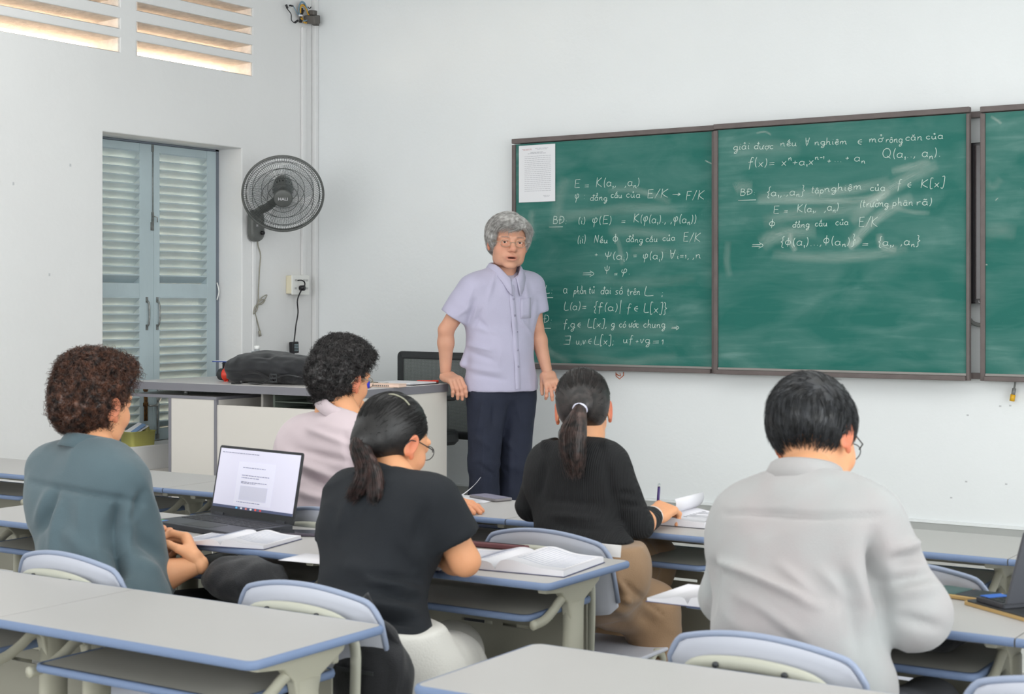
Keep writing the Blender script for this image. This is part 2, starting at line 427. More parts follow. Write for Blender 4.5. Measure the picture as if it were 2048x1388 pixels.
    def skin(s):
        v, h = s.v, s.h; S = v < 0; nx, ny, nz = v.shape
        c = np.zeros((nx - 1, ny - 1, nz - 1), np.uint8)
        for dx in (0, 1):
            for dy in (0, 1):
                for dz in (0, 1): c += S[dx:nx - 1 + dx, dy:ny - 1 + dy, dz:nz - 1 + dz]
        act = (c > 0) & (c < 8); ids = np.argwhere(act); N = len(ids)
        idx = np.full(act.shape, -1, np.int64); idx[act] = np.arange(N)
        pos = np.zeros((N, 3)); cnt = np.zeros(N); I, J, K = ids.T
        cr = [(x, y, z) for x in (0, 1) for y in (0, 1) for z in (0, 1)]; val = {q: v[I + q[0], J + q[1], K + q[2]] for q in cr}
        for a in cr:
            for ax in range(3):
                if a[ax]: continue
                b = list(a); b[ax] = 1; b = tuple(b); va, vb = val[a], val[b]; m = (va < 0) != (vb < 0)
                t = np.where(m, va / np.where(m, va - vb, 1), 0)
                for q in range(3): pos[:, q] += np.where(m, a[q] + (t if q == ax else 0), 0)
                cnt += m
        P = s.lo + h * (ids + pos / cnt[:, None]); Q = []
        for ax in range(3):
            o1, o2 = (ax + 1) % 3, (ax + 2) % 3
            a = S; sh = [slice(None)] * 3; sh[ax] = slice(0, -1); s2 = [slice(None)] * 3; s2[ax] = slice(1, None)
            A, B = S[tuple(sh)], S[tuple(s2)]; e = np.argwhere(A != B)
            e = e[(e[:, o1] > 0) & (e[:, o2] > 0) & (e[:, o1] < v.shape[o1] - 1) & (e[:, o2] < v.shape[o2] - 1)]
            fl = A[tuple(e.T)]
            def cell(d1, d2):
                q = e.copy(); q[:, o1] -= d1; q[:, o2] -= d2; return idx[tuple(q.T)]
            f = np.stack([cell(1, 1), cell(0, 1), cell(0, 0), cell(1, 0)], 1); f[~fl] = f[~fl][:, ::-1]; Q.append(f)
        Q = np.concatenate(Q); Q = Q[(Q >= 0).all(1)]
        return P, Q
def vnormals(P, Q):
    a, b, c, d = [P[Q[:, i]] for i in range(4)]; n = np.cross(c - a, d - b); out = np.zeros_like(P)
    for i in range(4):
        for k in range(3): out[:, k] += np.bincount(Q[:, i], n[:, k], len(P))
    return out / (np.linalg.norm(out, axis=1, keepdims=True) + 1e-12)
def relax(P, Q, it=1, w=.5):
    for _ in range(it):
        s = np.zeros_like(P); c = np.zeros(len(P))
        for a, b in ((0, 1), (1, 2), (2, 3), (3, 0)):
            for u, v in ((a, b), (b, a)):
                c += np.bincount(Q[:, u], minlength=len(P))
                for k in range(3): s[:, k] += np.bincount(Q[:, u], P[Q[:, v], k], len(P))
        P = P * (1 - w) + w * s / np.maximum(c, 1)[:, None]
    return P
def np_mesh(name, P, Q, m, parent=None, col=None, origin=None, smooth=True):
    if origin is not None: P = P - A3(origin)
    me = bpy.data.meshes.new(name); k = Q.shape[1]
    me.vertices.add(len(P)); me.vertices.foreach_set('co', P.astype(np.float32).ravel())
    me.loops.add(len(Q) * k); me.loops.foreach_set('vertex_index', Q.astype(np.int32).ravel())
    me.polygons.add(len(Q)); me.polygons.foreach_set('loop_start', np.arange(0, len(Q) * k, k, dtype=np.int32)); me.polygons.foreach_set('loop_total', np.full(len(Q), k, np.int32))
    me.update(calc_edges=True); me.polygons.foreach_set('use_smooth', np.full(len(Q), smooth))
    if col is not None:
        at = me.attributes.new('Col', 'FLOAT_COLOR', 'POINT'); C = np.ones((len(P), 4), np.float32); C[:, :3] = col; at.data.foreach_set('color', C.ravel())
    return link_mesh(name, me, m, parent)
def seg_d(P, a, b):
    a, b = A3(a), A3(b); d = b - a; t = np.clip((P - a) @ d / (d @ d + 1e-12), 0, 1); return np.linalg.norm(P - a - t[:, None] * d, axis=1), t
def folds(P, N, amp, fr=(14, 14, 5), seed=0, creases=()):
    n = noise3(P * np.array(fr) + seed * 17.3 + 1.3 * np.stack([noise3(P * 6 + 3 + seed)] * 3, 1)); r = 1 - np.abs(n) * 2
    n2 = noise3(P * np.array(fr) * 2.3 + seed * 5.1)
    d = amp * (r * .7 + n2 * .3)
    for cr in creases:
        if cr[0] == 'p':                      # crease on the side seen from the classroom's rear, given by its sight lines
            _, x0, y0, x1, y1, w, h = cr; r = P - CAM; D = -SN * r[:, 0] + CS * r[:, 1]; px = CX + F * (CS * r[:, 0] + SN * r[:, 1]) / D; py = HZ - F * r[:, 2] / D
            dx, dy = x1 - x0, y1 - y0; t = np.clip(((px - x0) * dx + (py - y0) * dy) / (dx * dx + dy * dy), 0, 1); q = np.hypot(px - x0 - t * dx, py - y0 - t * dy) * D / F
            fac = np.clip(-(N * r).sum(1) / np.linalg.norm(r, axis=1) * 3, 0, 1); d = d + fac * h * np.exp(-(q / w) ** 2) * np.sin(np.pi * np.clip(t * .9 + .05, 0, 1)) ** .5; continue
        a, b, w, h = cr
        q, t = seg_d(P, a, b); d = d + h * np.exp(-(q / w) ** 2) * np.sin(np.pi * np.clip(t * .9 + .05, 0, 1)) ** .5
    return P + N * d[:, None]
def clothes(name, V, m, parent, org, amp=.003, fr=(14, 14, 5), seed=0, creases=(), it=2, col=None, zmin=None):
    P, Q = V.skin(); P = relax(P, Q, it); N = vnormals(P, Q); P = folds(P, N, amp, fr, seed, creases)
    if zmin is not None: P[:, 2] = np.maximum(P[:, 2], zmin)
    return np_mesh(name, P, Q, m, parent, col, org)
# ---- materials of people
M_skin = mat('skin', (224, 172, 140), .5, attr=True, sss=.08, spec=.4, bump=.08, bscale=260)
SK1 = np.array(srgb(214, 160, 134)[:3]); SK2 = np.array(srgb(226, 164, 122)[:3]); RED = np.array(srgb(204, 104, 78)[:3])

# ---- head: local frame, x = own right, y = forward, z = up; origin between the ears
def head_prims(V, female=False, old=False, openm=False):
    V.ell((0, -.016, .035), (.0745, .094, .083), k=0)
    V.ell((0, .026, .0), (.067, .066, .080), k=.02); V.ell((0, .030, -.062), (.053, .056, .046), k=.025); V.ell((0, .070, -.098), (.024, .018, .016), k=.022)
    for s in (-1, 1):
        V.ell((s * .040, .056, -.028), (.024, .026, .026), k=.02)
        V.ell((s * .040, .018, -.074), (.016, .032, .020), k=.025)
        V.cap((s * .012, .088, .027), (s * .050, .074, .026), .009, .008, k=.014)
        V.ell((s * .032, .104, .006), (.019, .020, .013), k=.018, sub=True)
        V.ell((s * .032, .0785, .007), (.0165, .013, .0125), k=.004)
        V.cap((s * .020, .0905, .0125), (s * .045, .0845, .0115), .0028, .0024, k=.004)
        V.ell((s * .032, .097, .0050), (.0135, .014, .0023 if old else .0034), k=.002, sub=True)
    if old:
        for s in (-1, 1):
            V.ell((s * .038, .036, -.060), (.016, .032, .028), k=.03)
            V.cap((s * .020, .096, -.034), (s * .034, .080, -.070), .0022, .003, k=.006, sub=True); V.ell((s * .030, .088, -.010), (.016, .007, .0055), k=.008)
    V.cap((0, .086, .016), (0, .112, -.022), .0075, .0125 if old else .0115, k=.012); V.ell((0, .113, -.026), (.0115, .009, .009), k=.008)
    for s in (-1, 1):
        V.ell((s * .0125, .101, -.030), (.0085, .010, .0075), k=.007); V.ell((s * .007, .107, -.038), (.004, .005, .003), k=.002, sub=True)
    V.ell((0, .080, -.058), (.030, .020, .022), k=.015)
    up = .002 if openm else 0
    V.cap((-.018, .094, -.058 + up), (.018, .094, -.058 + up), .0042, k=.007); V.ell((0, .098, -.0565 + up), (.010, .006, .0045), k=.006)
    V.ell((0, .095, -.070 - up), (.017, .008, .0055), k=.007)
    if openm: V.ell((0, .098, -.0640), (.0185, .016, .0034), k=.002, sub=True)
    else: V.ell((0, .104, -.0638), (.020, .008, .0015), k=.002, sub=True)
    for s in (-1, 1):
        R = Matrix.Rotation(math.radians(-18) * s, 3, 'Z') @ Matrix.Rotation(math.radians(-12), 3, 'X')
        V.ell((s * .0800, -.012, -.004), (.0065, .0185, .032), R, k=.006)
        V.ell((s * .0860, -.009, -.001), (.0050, .0110, .020), R, k=.003, sub=True); V.ell((s * .078, .004, -.006), (.005, .006, .009), k=.004)
        V.ell((s * .0785, .000, -.030), (.006, .008, .010), k=.005)
def head_col(P, base, old=False, blush=0):
    C = np.tile(base, (len(P), 1)).astype(float)
    def blend(w, c): 
        nonlocal C; w = np.clip(w, 0, 1)[:, None]; C = C * (1 - w) + np.array(c) * w
    x, y, z = P.T; ax = np.abs(x)
    ear = np.clip((ax - .074) / .006, 0, 1) * (y < .03) * (np.abs(z) < .05); blend(ear * (.45 + blush * .6), RED)
    lip = np.exp(-((z + .0635) / .0105) ** 4 - (x / .024) ** 4) * (y > .078); blend(lip * .65, srgb(188, 104, 92)[:3])
    if old: blend(np.exp(-((z + .0640) / .0036) ** 4 - (x / .017) ** 4) * (y > .070) * (y < .094), srgb(70, 28, 26)[:3])
    blend(.3 * np.exp(-((z + .02) / .03) ** 2 - ((ax - .045) / .025) ** 2) * (y > .04), srgb(214, 130, 104)[:3]); blend(.35 * np.exp(-((z + .026) / .014) ** 2 - (x / .016) ** 2) * (y > .09), srgb(214, 126, 104)[:3])
    brow = np.exp(-(((z - .0290 + ((ax - .032) ** 2) * 7) / .0040) ** 4)) * (.75 + .25 * noise3(P * 300)) * np.clip((ax - .013) / .004, 0, 1) * np.clip((.052 - ax) / .006, 0, 1) * (y > .05)
    blend(brow * .8, srgb(96, 88, 84)[:3] if old else srgb(40, 32, 28)[:3])
    lash = np.exp(-(((z - .0098) / .0016) ** 2)) * np.clip((ax - .019) / .003, 0, 1) * np.clip((.047 - ax) / .003, 0, 1) * (y > .075); blend(lash * .8, srgb(60, 44, 40)[:3])
    if old: blend(.35 * np.exp(-((z + .008 + (ax - .03) * .1) / .003) ** 2 - ((ax - .032) / .014) ** 2) * (y > .07), srgb(170, 112, 92)[:3])
    return C
def frameM(c, yaw, pitch, roll, sc):
    return Matrix.Translation(c) @ Matrix.Rotation(yaw, 4, 'Z') @ Matrix.Rotation(pitch, 4, 'X') @ Matrix.Rotation(roll, 4, 'Y') @ Matrix.Scale(sc, 4)
def app(M, P):
    M = np.array(M); return P @ M[:3, :3].T + M[:3, 3]
# ---- hands: local x = thumb side, y = along the fingers, z = back of the hand; origin at the wrist
def hand_mesh(M, curl=(.3, .4, .3), spread=.06, thumb=(.75, .62, -.35), tc=.3, sc=1.0, side=1, h=.0028, fcurl=None, arm_dir=None, arm_r=.027, fspread=None):
    V = Vol((-.09, -.06, -.13), (.09, .21, .07), h)
    V.box((0, .045, 0), (.039, .045, .0135), rd=.0125, k=0); V.box((.0, .078, .001), (.0385, .016, .012), rd=.0115, k=.01); V.ell((.022, .032, -.009), (.018, .030, .014), k=.012); V.ell((-.026, .030, -.007), (.012, .028, .012), k=.01)
    V.cap((0, -.004, 0), (0, .014, 0), arm_r * .93, .026, k=.015, ax=(0, 0, 1), q=.80)
    ln = ((.0295, .041, .024, .020, .0106), (.010, .045, .028, .021, .0108), (-.010, .042, .026, .020, .0104), (-.0295, .033, .020, .018, .0092))
    for i, (x, l1, l2, l3, r) in enumerate(ln):
        c = fcurl[i] if fcurl else curl; sp = (fspread[i] if fspread else spread * (1.2 - i * .8)); a = -c[0]; p = Vector((x, .086, .001)); L = (l1, l2, l3)
        for j in range(3):
            if j: a -= c[j]
            d = Vector((math.sin(sp), math.cos(a) * math.cos(sp), math.sin(a))); q = p + d * L[j]
            V.cap(p, q, r * (1 - .07 * j) * (1.05 if j == 0 else 1), r * (.93 - .08 * j), k=.004); V.ell(p, (r * 1.04,) * 3, k=.003); p = q
    t = Vector(thumb).normalized(); p = Vector((.026, .012, -.006)); q = p + t * .044; V.cap(p, q, .0155, .0115, k=.014)
    t2 = (t + Vector((-.35 * tc, .9 * tc, -.5 * tc))).normalized(); q2 = q + t2 * .032; V.cap(q, q2, .0112, .0102, k=.005); t3 = (t2 + Vector((-.5 * tc, .5 * tc, -.4 * tc))).normalized(); V.cap(q2, q2 + t3 * .024, .0102, .0085, k=.004)
    P, Q = V.skin(); P = relax(P, Q, 1)
    if side < 0: P = P * np.array([-1, 1, 1]); Q = Q[:, ::-1]
    return app(M @ Matrix.Scale(sc, 4), P), Q
def hand_frame(w, d, n, side=1):
    """w wrist, d finger direction, n direction of the back of the hand"""
    d = Vector(d).normalized(); n = Vector(n); n = (n - d * n.dot(d)).normalized(); x = d.cross(n)
    M = Matrix((( x.x, d.x, n.x, w[0]), (x.y, d.y, n.y, w[1]), (x.z, d.z, n.z, w[2]), (0, 0, 0, 1))); return M
def join(parts):
    Ps = []; Qs = []; n = 0
    for P, Q in parts: Ps.append(P); Qs.append(Q + n); n += len(P)
    return np.concatenate(Ps), np.concatenate(Qs)
# ---- hair strands laid over the scalp
def strands(P, N, n, L, fdir, c, rad, r=.0011, lift=.004, curl=0, cfreq=60, seg=6, grav=0, seed=0, keep=None, mess=.22):
    """P,N: seed points (head frame) on the hair volume, fdir(p)->comb direction, c,rad: skull ellipsoid that strands follow"""
    R = np.random.default_rng(seed); ok = np.arange(len(P)) if keep is None else np.where(keep(P))[0]
    i = R.choice(ok, n); p = P[i] + R.normal(0, .0015, (n, 3)) - N[i] * .002; c = np.array(c); rad = np.array(rad)
    LL = L * R.uniform(.6, 1.25, n); ph = R.uniform(0, 6.28, n); path = [p.copy()]; cl = R.uniform(.5, 1.3, n) * curl; rnd = R.normal(0, mess, (n, 3))
    for s in range(seg):
        d = fdir(p) + rnd; q = (p - c) / rad; nn = q / rad; nn /= np.linalg.norm(nn, axis=1, keepdims=True); d = d - nn * (d * nn).sum(1, keepdims=True); d /= np.linalg.norm(d, axis=1, keepdims=True) + 1e-9
        side = np.cross(nn, d); k0 = np.linalg.norm(q, axis=1, keepdims=True)
        p = p + d * (LL / seg)[:, None]; p[:, 2] -= grav * LL / seg
        q = (p - c) / rad; p = c + q / np.linalg.norm(q, axis=1, keepdims=True) * k0 * rad + nn * (lift / seg)
        path.append(p + side * (cl * np.sin(ph + cfreq * .1 * s))[:, None] + nn * (cl * np.cos(ph + cfreq * .1 * s))[:, None])
    T = np.stack(path, 1); return ribbons(T, r, R)
def ribbons(T, r, R):
    n, m, _ = T.shape; D = np.gradient(T, axis=1); D /= np.linalg.norm(D, axis=2, keepdims=True) + 1e-9
    a = R.normal(size=(n, 1, 3)); u = np.cross(D, a); u /= np.linalg.norm(u, axis=2, keepdims=True) + 1e-9; w = np.cross(D, u)
    rr = r * np.linspace(1, .25, m)[None, :, None]; V = np.stack([T + u * rr, T + (-.5 * u + .87 * w) * rr, T + (-.5 * u - .87 * w) * rr], 2).reshape(-1, 3)
    b = np.arange(n)[:, None, None] * m * 3 + np.arange(m - 1)[None, :, None] * 3; k = np.arange(3)[None, None, :]; k2 = (k + 1) % 3
    Q = np.stack([b + k, b + k2, b + 3 + k2, b + 3 + k], 3).reshape(-1, 4); return V, Q
def hair_mat(name, c1, c2, rough=.42):
    m = bpy.data.materials.new(name); m.use_nodes = True; nt = m.node_tree; N = nt.nodes; L = nt.links; p = N['Principled BSDF']
    p.inputs['Roughness'].default_value = rough; p.inputs['Specular IOR Level'].default_value = .5
    tc = N.new('ShaderNodeTexCoord'); n = N.new('ShaderNodeTexNoise'); n.inputs['Scale'].default_value = 55; n.inputs['Detail'].default_value = 4; L.new(tc.outputs['Object'], n.inputs[0])
    mx = N.new('ShaderNodeMix'); mx.data_type = 'RGBA'; mx.inputs[6].default_value = srgb(*c1); mx.inputs[7].default_value = srgb(*c2)
    r = N.new('ShaderNodeMapRange'); r.inputs[1].default_value = .38; r.inputs[2].default_value = .66; L.new(n.outputs[0], r.inputs[0]); L.new(r.outputs[0], mx.inputs[0]); L.new(mx.outputs[2], p.inputs['Base Color']); return m

# ------------------------------------------------------------------ chalkboards
def board_mat():
    m = bpy.data.materials.new('chalkboard_green'); m.use_nodes = True; nt = m.node_tree; N = nt.nodes; L = nt.links
    p = N['Principled BSDF']; p.inputs['Roughness'].default_value = .62; p.inputs['Specular IOR Level'].default_value = .35
    tc = N.new('ShaderNodeTexCoord')
    def noise(scale, stretch, rot=0, det=5, lo=.4, hi=.75, dist=0):
        mp = N.new('ShaderNodeMapping'); mp.inputs['Scale'].default_value = stretch; mp.inputs['Rotation'].default_value = (0, rot, 0)
        L.new(tc.outputs['Object'], mp.inputs[0]); n = N.new('ShaderNodeTexNoise'); n.inputs['Scale'].default_value = scale; n.inputs['Detail'].default_value = det
        n.inputs['Distortion'].default_value = dist
        L.new(mp.outputs[0], n.inputs[0]); r = N.new('ShaderNodeMapRange'); r.inputs[1].default_value = lo; r.inputs[2].default_value = hi
        L.new(n.outputs[0], r.inputs[0]); return r.outputs[0]
    def math2(op, a, b):
        n = N.new('ShaderNodeMath'); n.operation = op
        for i, q in enumerate((a, b)):
            if isinstance(q, (int, float)): n.inputs[i].default_value = q
            else: L.new(q, n.inputs[i])
        return n.outputs[0]
    a = noise(3, (1, 1, 2.2), lo=.38, hi=.72, dist=.6); b = noise(9, (.35, 1, 3), lo=.5, hi=.8); c = noise(5, (.3, 1, 3), rot=-.7, lo=.52, hi=.8, dist=1.2)
    sp = noise(120, (1, 1, 1), lo=.72, hi=.78, det=2)
    f = math2('MULTIPLY', a, .16); f = math2('ADD', f, math2('MULTIPLY', b, .09)); f = math2('ADD', f, math2('MULTIPLY', math2('MULTIPLY', c, a), .28))
    f = math2('ADD', f, math2('MULTIPLY', sp, .18))
    mx = N.new('ShaderNodeMix'); mx.data_type = 'RGBA'; mx.inputs[6].default_value = srgb(26, 104, 94); mx.inputs[7].default_value = srgb(160, 190, 184)
    L.new(f, mx.inputs[0]); L.new(mx.outputs[2], p.inputs['Base Color'])
    return m
M_board = board_mat()
M_bfr = mat('board_frame', (108, 98, 96), .5, noise=.15, nscale=14, spec=.4)
M_alu = mat('board_tray_metal', (150, 146, 142), .45, metal=.3)
M_chalk = mat('chalk', (214, 228, 220), .95, spec=.1)
BZ0, BZ1 = 1.045, 2.303
def chalkboard(x0, x1, yf, label):
    """yf = distance of the writing face from the wall"""
    t = thing('chalkboard', ((x0 + x1) / 2, 0, (BZ0 + BZ1) / 2), label, 'chalkboard', group='green chalkboards on the front wall')
    w, h = (x1 - x0) / 2, (BZ1 - BZ0) / 2
    MB().box(-w + .012, w - .012, -yf, -yf + .014, -h + .03, h - .03).build('board_surface', M_board, t)
    f = MB()
    f.box(-w, w, -yf - .014, -yf + .018, h - .026, h)
    f.box(-w, -w + .022, -yf - .012, -yf + .018, -h, h - .032); f.box(w - .016, w, -yf - .012, -yf + .018, -h, h - .032)
    f.build('frame', M_bfr, t, bevel=.003)
    f = MB(); f.box(-w + .022, w - .016, -yf - .030, -yf + .018, -h, -h + .022); f.build('chalk_tray', M_bfr, t, bevel=.003)
    f = MB(); f.box(-w + .022, w - .016, -yf - .010, -yf + .010, -h + .022, -h + .034); f.build('tray_lip', M_alu, t, bevel=.002)
    return t
bl = chalkboard(1.465, 2.690, .060, 'green chalkboard with chalk formulas and a paper notice in its corner')
br = chalkboard(2.700, 3.992, .092, 'green chalkboard with formulas under big wiped chalk smears')
b3 = chalkboard(4.031, 5.300, .060, 'blank green chalkboard beyond the narrow gap, cut off by the frame')
rail = thing('board_rail', (3.4, 0, BZ1 - .03), 'dark metal sliding rails holding the chalkboards, seen in the narrow gap', 'rail')
for z in (0, -(BZ1 - BZ0) + .05):
    MB().box(-1.9, 2.0, -.038, -.001, z - .014, z + .014).build('rail_bar', M_bfr, rail, bevel=.002)
# ---- handwriting
G = {}
def g(ch, w, *st): G[ch] = (w, [[(p[0], p[1]) for p in s] for s in st])
arc = lambda cx, cy, rx, ry, a0, a1, n=9: [(cx + rx * math.cos(math.radians(a0 + (a1 - a0) * i / n)), cy + ry * math.sin(math.radians(a0 + (a1 - a0) * i / n))) for i in range(n + 1)]
g('a', .5, arc(.2, .22, .18, .22, 40, 330), [(.38, .42), (.37, .1), (.45, 0)])
g('b', .45, [(.06, .95), (.05, .02)], arc(.2, .2, .17, .2, 150, -160))
g('c', .42, arc(.22, .22, .19, .22, 50, 320)); g('d', .5, arc(.2, .22, .18, .22, 40, 330), [(.4, .95), (.38, .1), (.45, 0)])
g('đ', .5, arc(.2, .22, .18, .22, 40, 330), [(.4, .9), (.38, .1), (.45, 0)], [(.26, .7), (.52, .72)])
g('e', .42, [(.05, .2), (.3, .26), (.34, .38), (.22, .45), (.06, .3), (.08, .08), (.22, 0), (.4, .1)])
g('g', .48, arc(.2, .22, .17, .2, 40, 330), [(.38, .42), (.38, -.2), (.25, -.42), (.1, -.35), (.3, -.12), (.48, .02)])
g('h', .5, [(.05, .95), (.05, 0)], [(.05, .2), (.18, .42), (.32, .36), (.34, .05), (.45, 0)])
g('i', .2, [(.06, .42), (.07, .06), (.16, 0)], [(.09, .62), (.1, .65)]); g('1', .25, [(.04, .3), (.12, .46), (.12, 0)])
g('l', .2, [(.06, .95), (.06, .06), (.16, 0)])
g('m', .75, [(.03, .42), (.06, 0)], [(.06, .22), (.17, .42), (.27, .34), (.29, 0)], [(.29, .22), (.42, .42), (.54, .34), (.56, .05), (.68, 0)])
g('n', .5, [(.03, .42), (.06, 0)], [(.06, .22), (.2, .42), (.32, .34), (.34, .06), (.45, 0)])
g('o', .45, arc(.21, .22, .18, .22, 90, 450)); g('p', .48, [(.06, .42), (.02, -.38)], arc(.2, .2, .17, .2, 160, -160))
g('r', .38, [(.04, .42), (.06, 0)], [(.06, .2), (.18, .4), (.32, .4)])
g('s', .38, [(.32, .4), (.16, .44), (.08, .32), (.26, .16), (.22, .02), (.04, .02)])
g('t', .38, [(.14, .75), (.13, .06), (.3, 0)], [(.0, .48), (.3, .5)])
g('u', .5, [(.04, .42), (.05, .08), (.2, 0), (.33, .14), (.35, .42), (.36, .06), (.45, 0)])
g('v', .42, [(.03, .42), (.15, 0), (.34, .44)]); g('x', .42, [(.03, .42), (.34, 0)], [(.34, .44), (.02, 0)])
g('y', .46, [(.04, .42), (.08, .14), (.24, .12), (.36, .42), (.34, -.2), (.2, -.4), (.1, -.3), (.4, .0)])
g('f', .42, [(.38, .86), (.24, .92), (.18, .7), (.14, -.3)], [(.0, .44), (.34, .48)])
g('K', .62, [(.08, .95), (.06, 0)], [(.5, .92), (.1, .44), (.55, .02)]); g('E', .5, [(.08, .92), (.06, .03)], [(.08, .9), (.45, .93)], [(.07, .5), (.38, .52)], [(.06, .02), (.46, .05)])
g('F', .5, [(.08, .92), (.06, .0)], [(.08, .9), (.45, .93)], [(.07, .5), (.36, .52)]); g('L', .5, [(.1, .95), (.06, .04), (.48, .02)])
g('B', .5, [(.06, .9), (.05, .02)], [(.06, .9), (.34, .82), (.3, .54), (.06, .5)], [(.06, .5), (.42, .42), (.38, .06), (.05, .02)])
g('Đ', .55, [(.1, .9), (.08, .02)], [(.1, .9), (.42, .76), (.46, .3), (.08, .02)], [(-.02, .46), (.26, .48)])
g('N', .6, [(.05, 0), (.08, .9)], [(.08, .9), (.42, .02)], [(.42, .02), (.46, .92)]); g('Q', .7, arc(.32, .46, .28, .44, 100, 460), [(.36, .18), (.62, -.04)])
g('(', .25, arc(.34, .38, .26, .6, 128, 232)); g(')', .25, arc(-.12, .38, .26, .6, 52, -52))
g('{', .3, [(.28, 1.0), (.16, .92), (.18, .55), (.04, .42), (.17, .3), (.12, -.1), (.26, -.22)]); g('}', .3, [(.04, 1.0), (.16, .92), (.14, .55), (.28, .42), (.14, .3), (.17, -.1), (.04, -.22)])
g('[', .28, [(.24, .98), (.07, .96), (.06, -.12), (.22, -.12)]); g(']', .28, [(.02, .98), (.2, .96), (.19, -.12), (.02, -.12)])
g('|', .2, [(.1, 1.05), (.08, -.3)]); g('/', .4, [(.36, 1.0), (.04, -.05)]); g('=', .5, [(.06, .36), (.42, .38)], [(.05, .16), (.42, .18)])
g('+', .5, [(.06, .27), (.42, .28)], [(.24, .46), (.23, .08)]); g(',', .2, [(.1, .05), (.09, -.06), (.03, -.16)]); g('.', .18, [(.07, .0), (.09, .03)])
g(';', .22, [(.1, .34), (.11, .37)], [(.1, .03), (.07, -.16)]); g(':', .22, [(.1, .34), (.11, .37)], [(.09, .02), (.1, .05)]); g(' ', .28)
g('→', .8, [(.05, .28), (.7, .3)], [(.5, .46), (.7, .3), (.5, .12)]); g('⇒', .85, [(.05, .4), (.6, .42)], [(.03, .2), (.6, .22)], [(.5, .62), (.78, .32), (.5, .02)])
g('∈', .5, arc(.36, .3, .3, .3, 95, 265), [(.07, .3), (.38, .31)]); g('∀', .5, [(.03, .92), (.22, .0), (.44, .94)], [(.1, .55), (.36, .56)])
g('∃', .5, [(.05, .85), (.42, .87)], [(.12, .45), (.4, .46)], [(.02, .03), (.42, .03)], [(.42, .87), (.41, .03)])
g('φ', .5, [(.08, .62), (.04, .34), (.16, .16), (.38, .28), (.4, .6), (.24, .66), (.2, .2), (.16, -.32)]); g('Φ', .5, arc(.22, .42, .2, .24, 0, 360), [(.23, .95), (.21, -.05)])
g('Ψ', .55, [(.02, .8), (.1, .44), (.26, .36), (.42, .5), (.46, .84)], [(.25, .95), (.22, -.02)]); g('-', .4, [(.06, .28), (.34, .29)])
DIA = {'ắ': 'a´', }
dia = {'´': [[(.16, .58), (.28, .74)]], '`': [[(.14, .74), (.26, .58)]], '?': [[(.16, .7), (.25, .8), (.3, .7), (.22, .6)]], '~': [[(.08, .62), (.17, .7), (.24, .62), (.34, .7)]],
       '^': [[(.08, .56), (.2, .68), (.32, .56)]], 'u': [[(.1, .68), (.2, .58), (.32, .7)]], '!': [[(.2, -.16), (.21, -.13)]], "'": [[(.38, .44), (.46, .54), (.42, .38)]]}
def parse(t):
    """letters followed by diacritic marks after a backquote group: a{^´}; '_' subscript and '\\' superscript for the next letter"""
    out = []; i = 0; mode = 0
    while i < len(t):
        c = t[i]
        if c == '_': mode = -1; i += 1; continue
        if c == '\\': mode = 1; i += 1; continue
        marks = ''
        if i + 1 < len(t) and t[i + 1] == '<':
            j = t.index('>', i + 1); marks = t[i + 2:j]; nxt = j + 1
        else: nxt = i + 1
        out.append((c, marks, mode)); mode = 0; i = nxt
    return out
HR = random.Random(3)
def stroke_text(t, P0, P1, cap, yface, mb, rad=.0016):
    """write text t on the board between two points of its baseline, cap = capital height in metres"""
    tk = parse(t); adv = []
    for c, mk, md in tk: adv.append(G[c][0] * (.62 if md else 1) + (.06 if not md else .02))
    W = sum(adv); L = P1.x - P0.x; sx = L / W; x = 0
    for (c, mk, md), a in zip(tk, adv):
        sc = .62 if md else 1; dy = -.22 if md < 0 else (.55 if md > 0 else 0)
        gl = list(G[c][1])
        for k, q in enumerate(mk):
            off = .14 * k if q not in "!'" else 0
            gl += [[(p[0], p[1] + off) for p in s] for s in dia[q]]
        jy = HR.uniform(-.04, .04); js = HR.uniform(.92, 1.08); sh = .12 + HR.uniform(-.05, .05)
        for s in gl:
            pts = []
            for (gx, gy) in s:
                yy = gy * sc * js + dy + jy; xx = x + (gx * sc)
                u = P0.x + xx * sx + yy * cap * sh; fr = (xx / W)
                pts.append((u, -yface - .0008, P0.z + (P1.z - P0.z) * fr + yy * cap))
            if len(pts) > 2: pts = curve_pts(pts, 3)
            mb.tube(pts, rad, 4, flat=.5, up=(0, 1, 0))
        x += a
def line(board, yface, items, ox, oy, sc, cap):
    for it in items:
        mb = MB()
        t, x0, x1, yb = it[:4]; cp = it[4] if len(it) > 4 else cap; y1 = it[5] if len(it) > 5 else yb
        A = at_y(ox + x0 / sc, oy + yb / sc, -yface); B = at_y(ox + x1 / sc, oy + y1 / sc, -yface)
        if t == '~line': mb.tube([(A.x, -yface - .001, A.z), (B.x, -yface - .001, B.z)], .0019, 4, flat=.5, up=(0, 1, 0)); mb.v = [(v[0] - board.location.x, v[1] - board.location.y, v[2] - board.location.z) for v in mb.v]; mb.build('underline', M_chalk, board); continue
        d = ((A.x - CAM[0]) * -SN + (A.y - CAM[1]) * CS) * 1.06
        stroke_text(t, A, B, cp / sc * d / F, yface, mb)
        c = board.location
        mb.v = [(v[0] - c.x, v[1] - c.y, v[2] - c.z) for v in mb.v]
        mb.build('handwriting', M_chalk, board)
a = (1020, 240, 2.669)
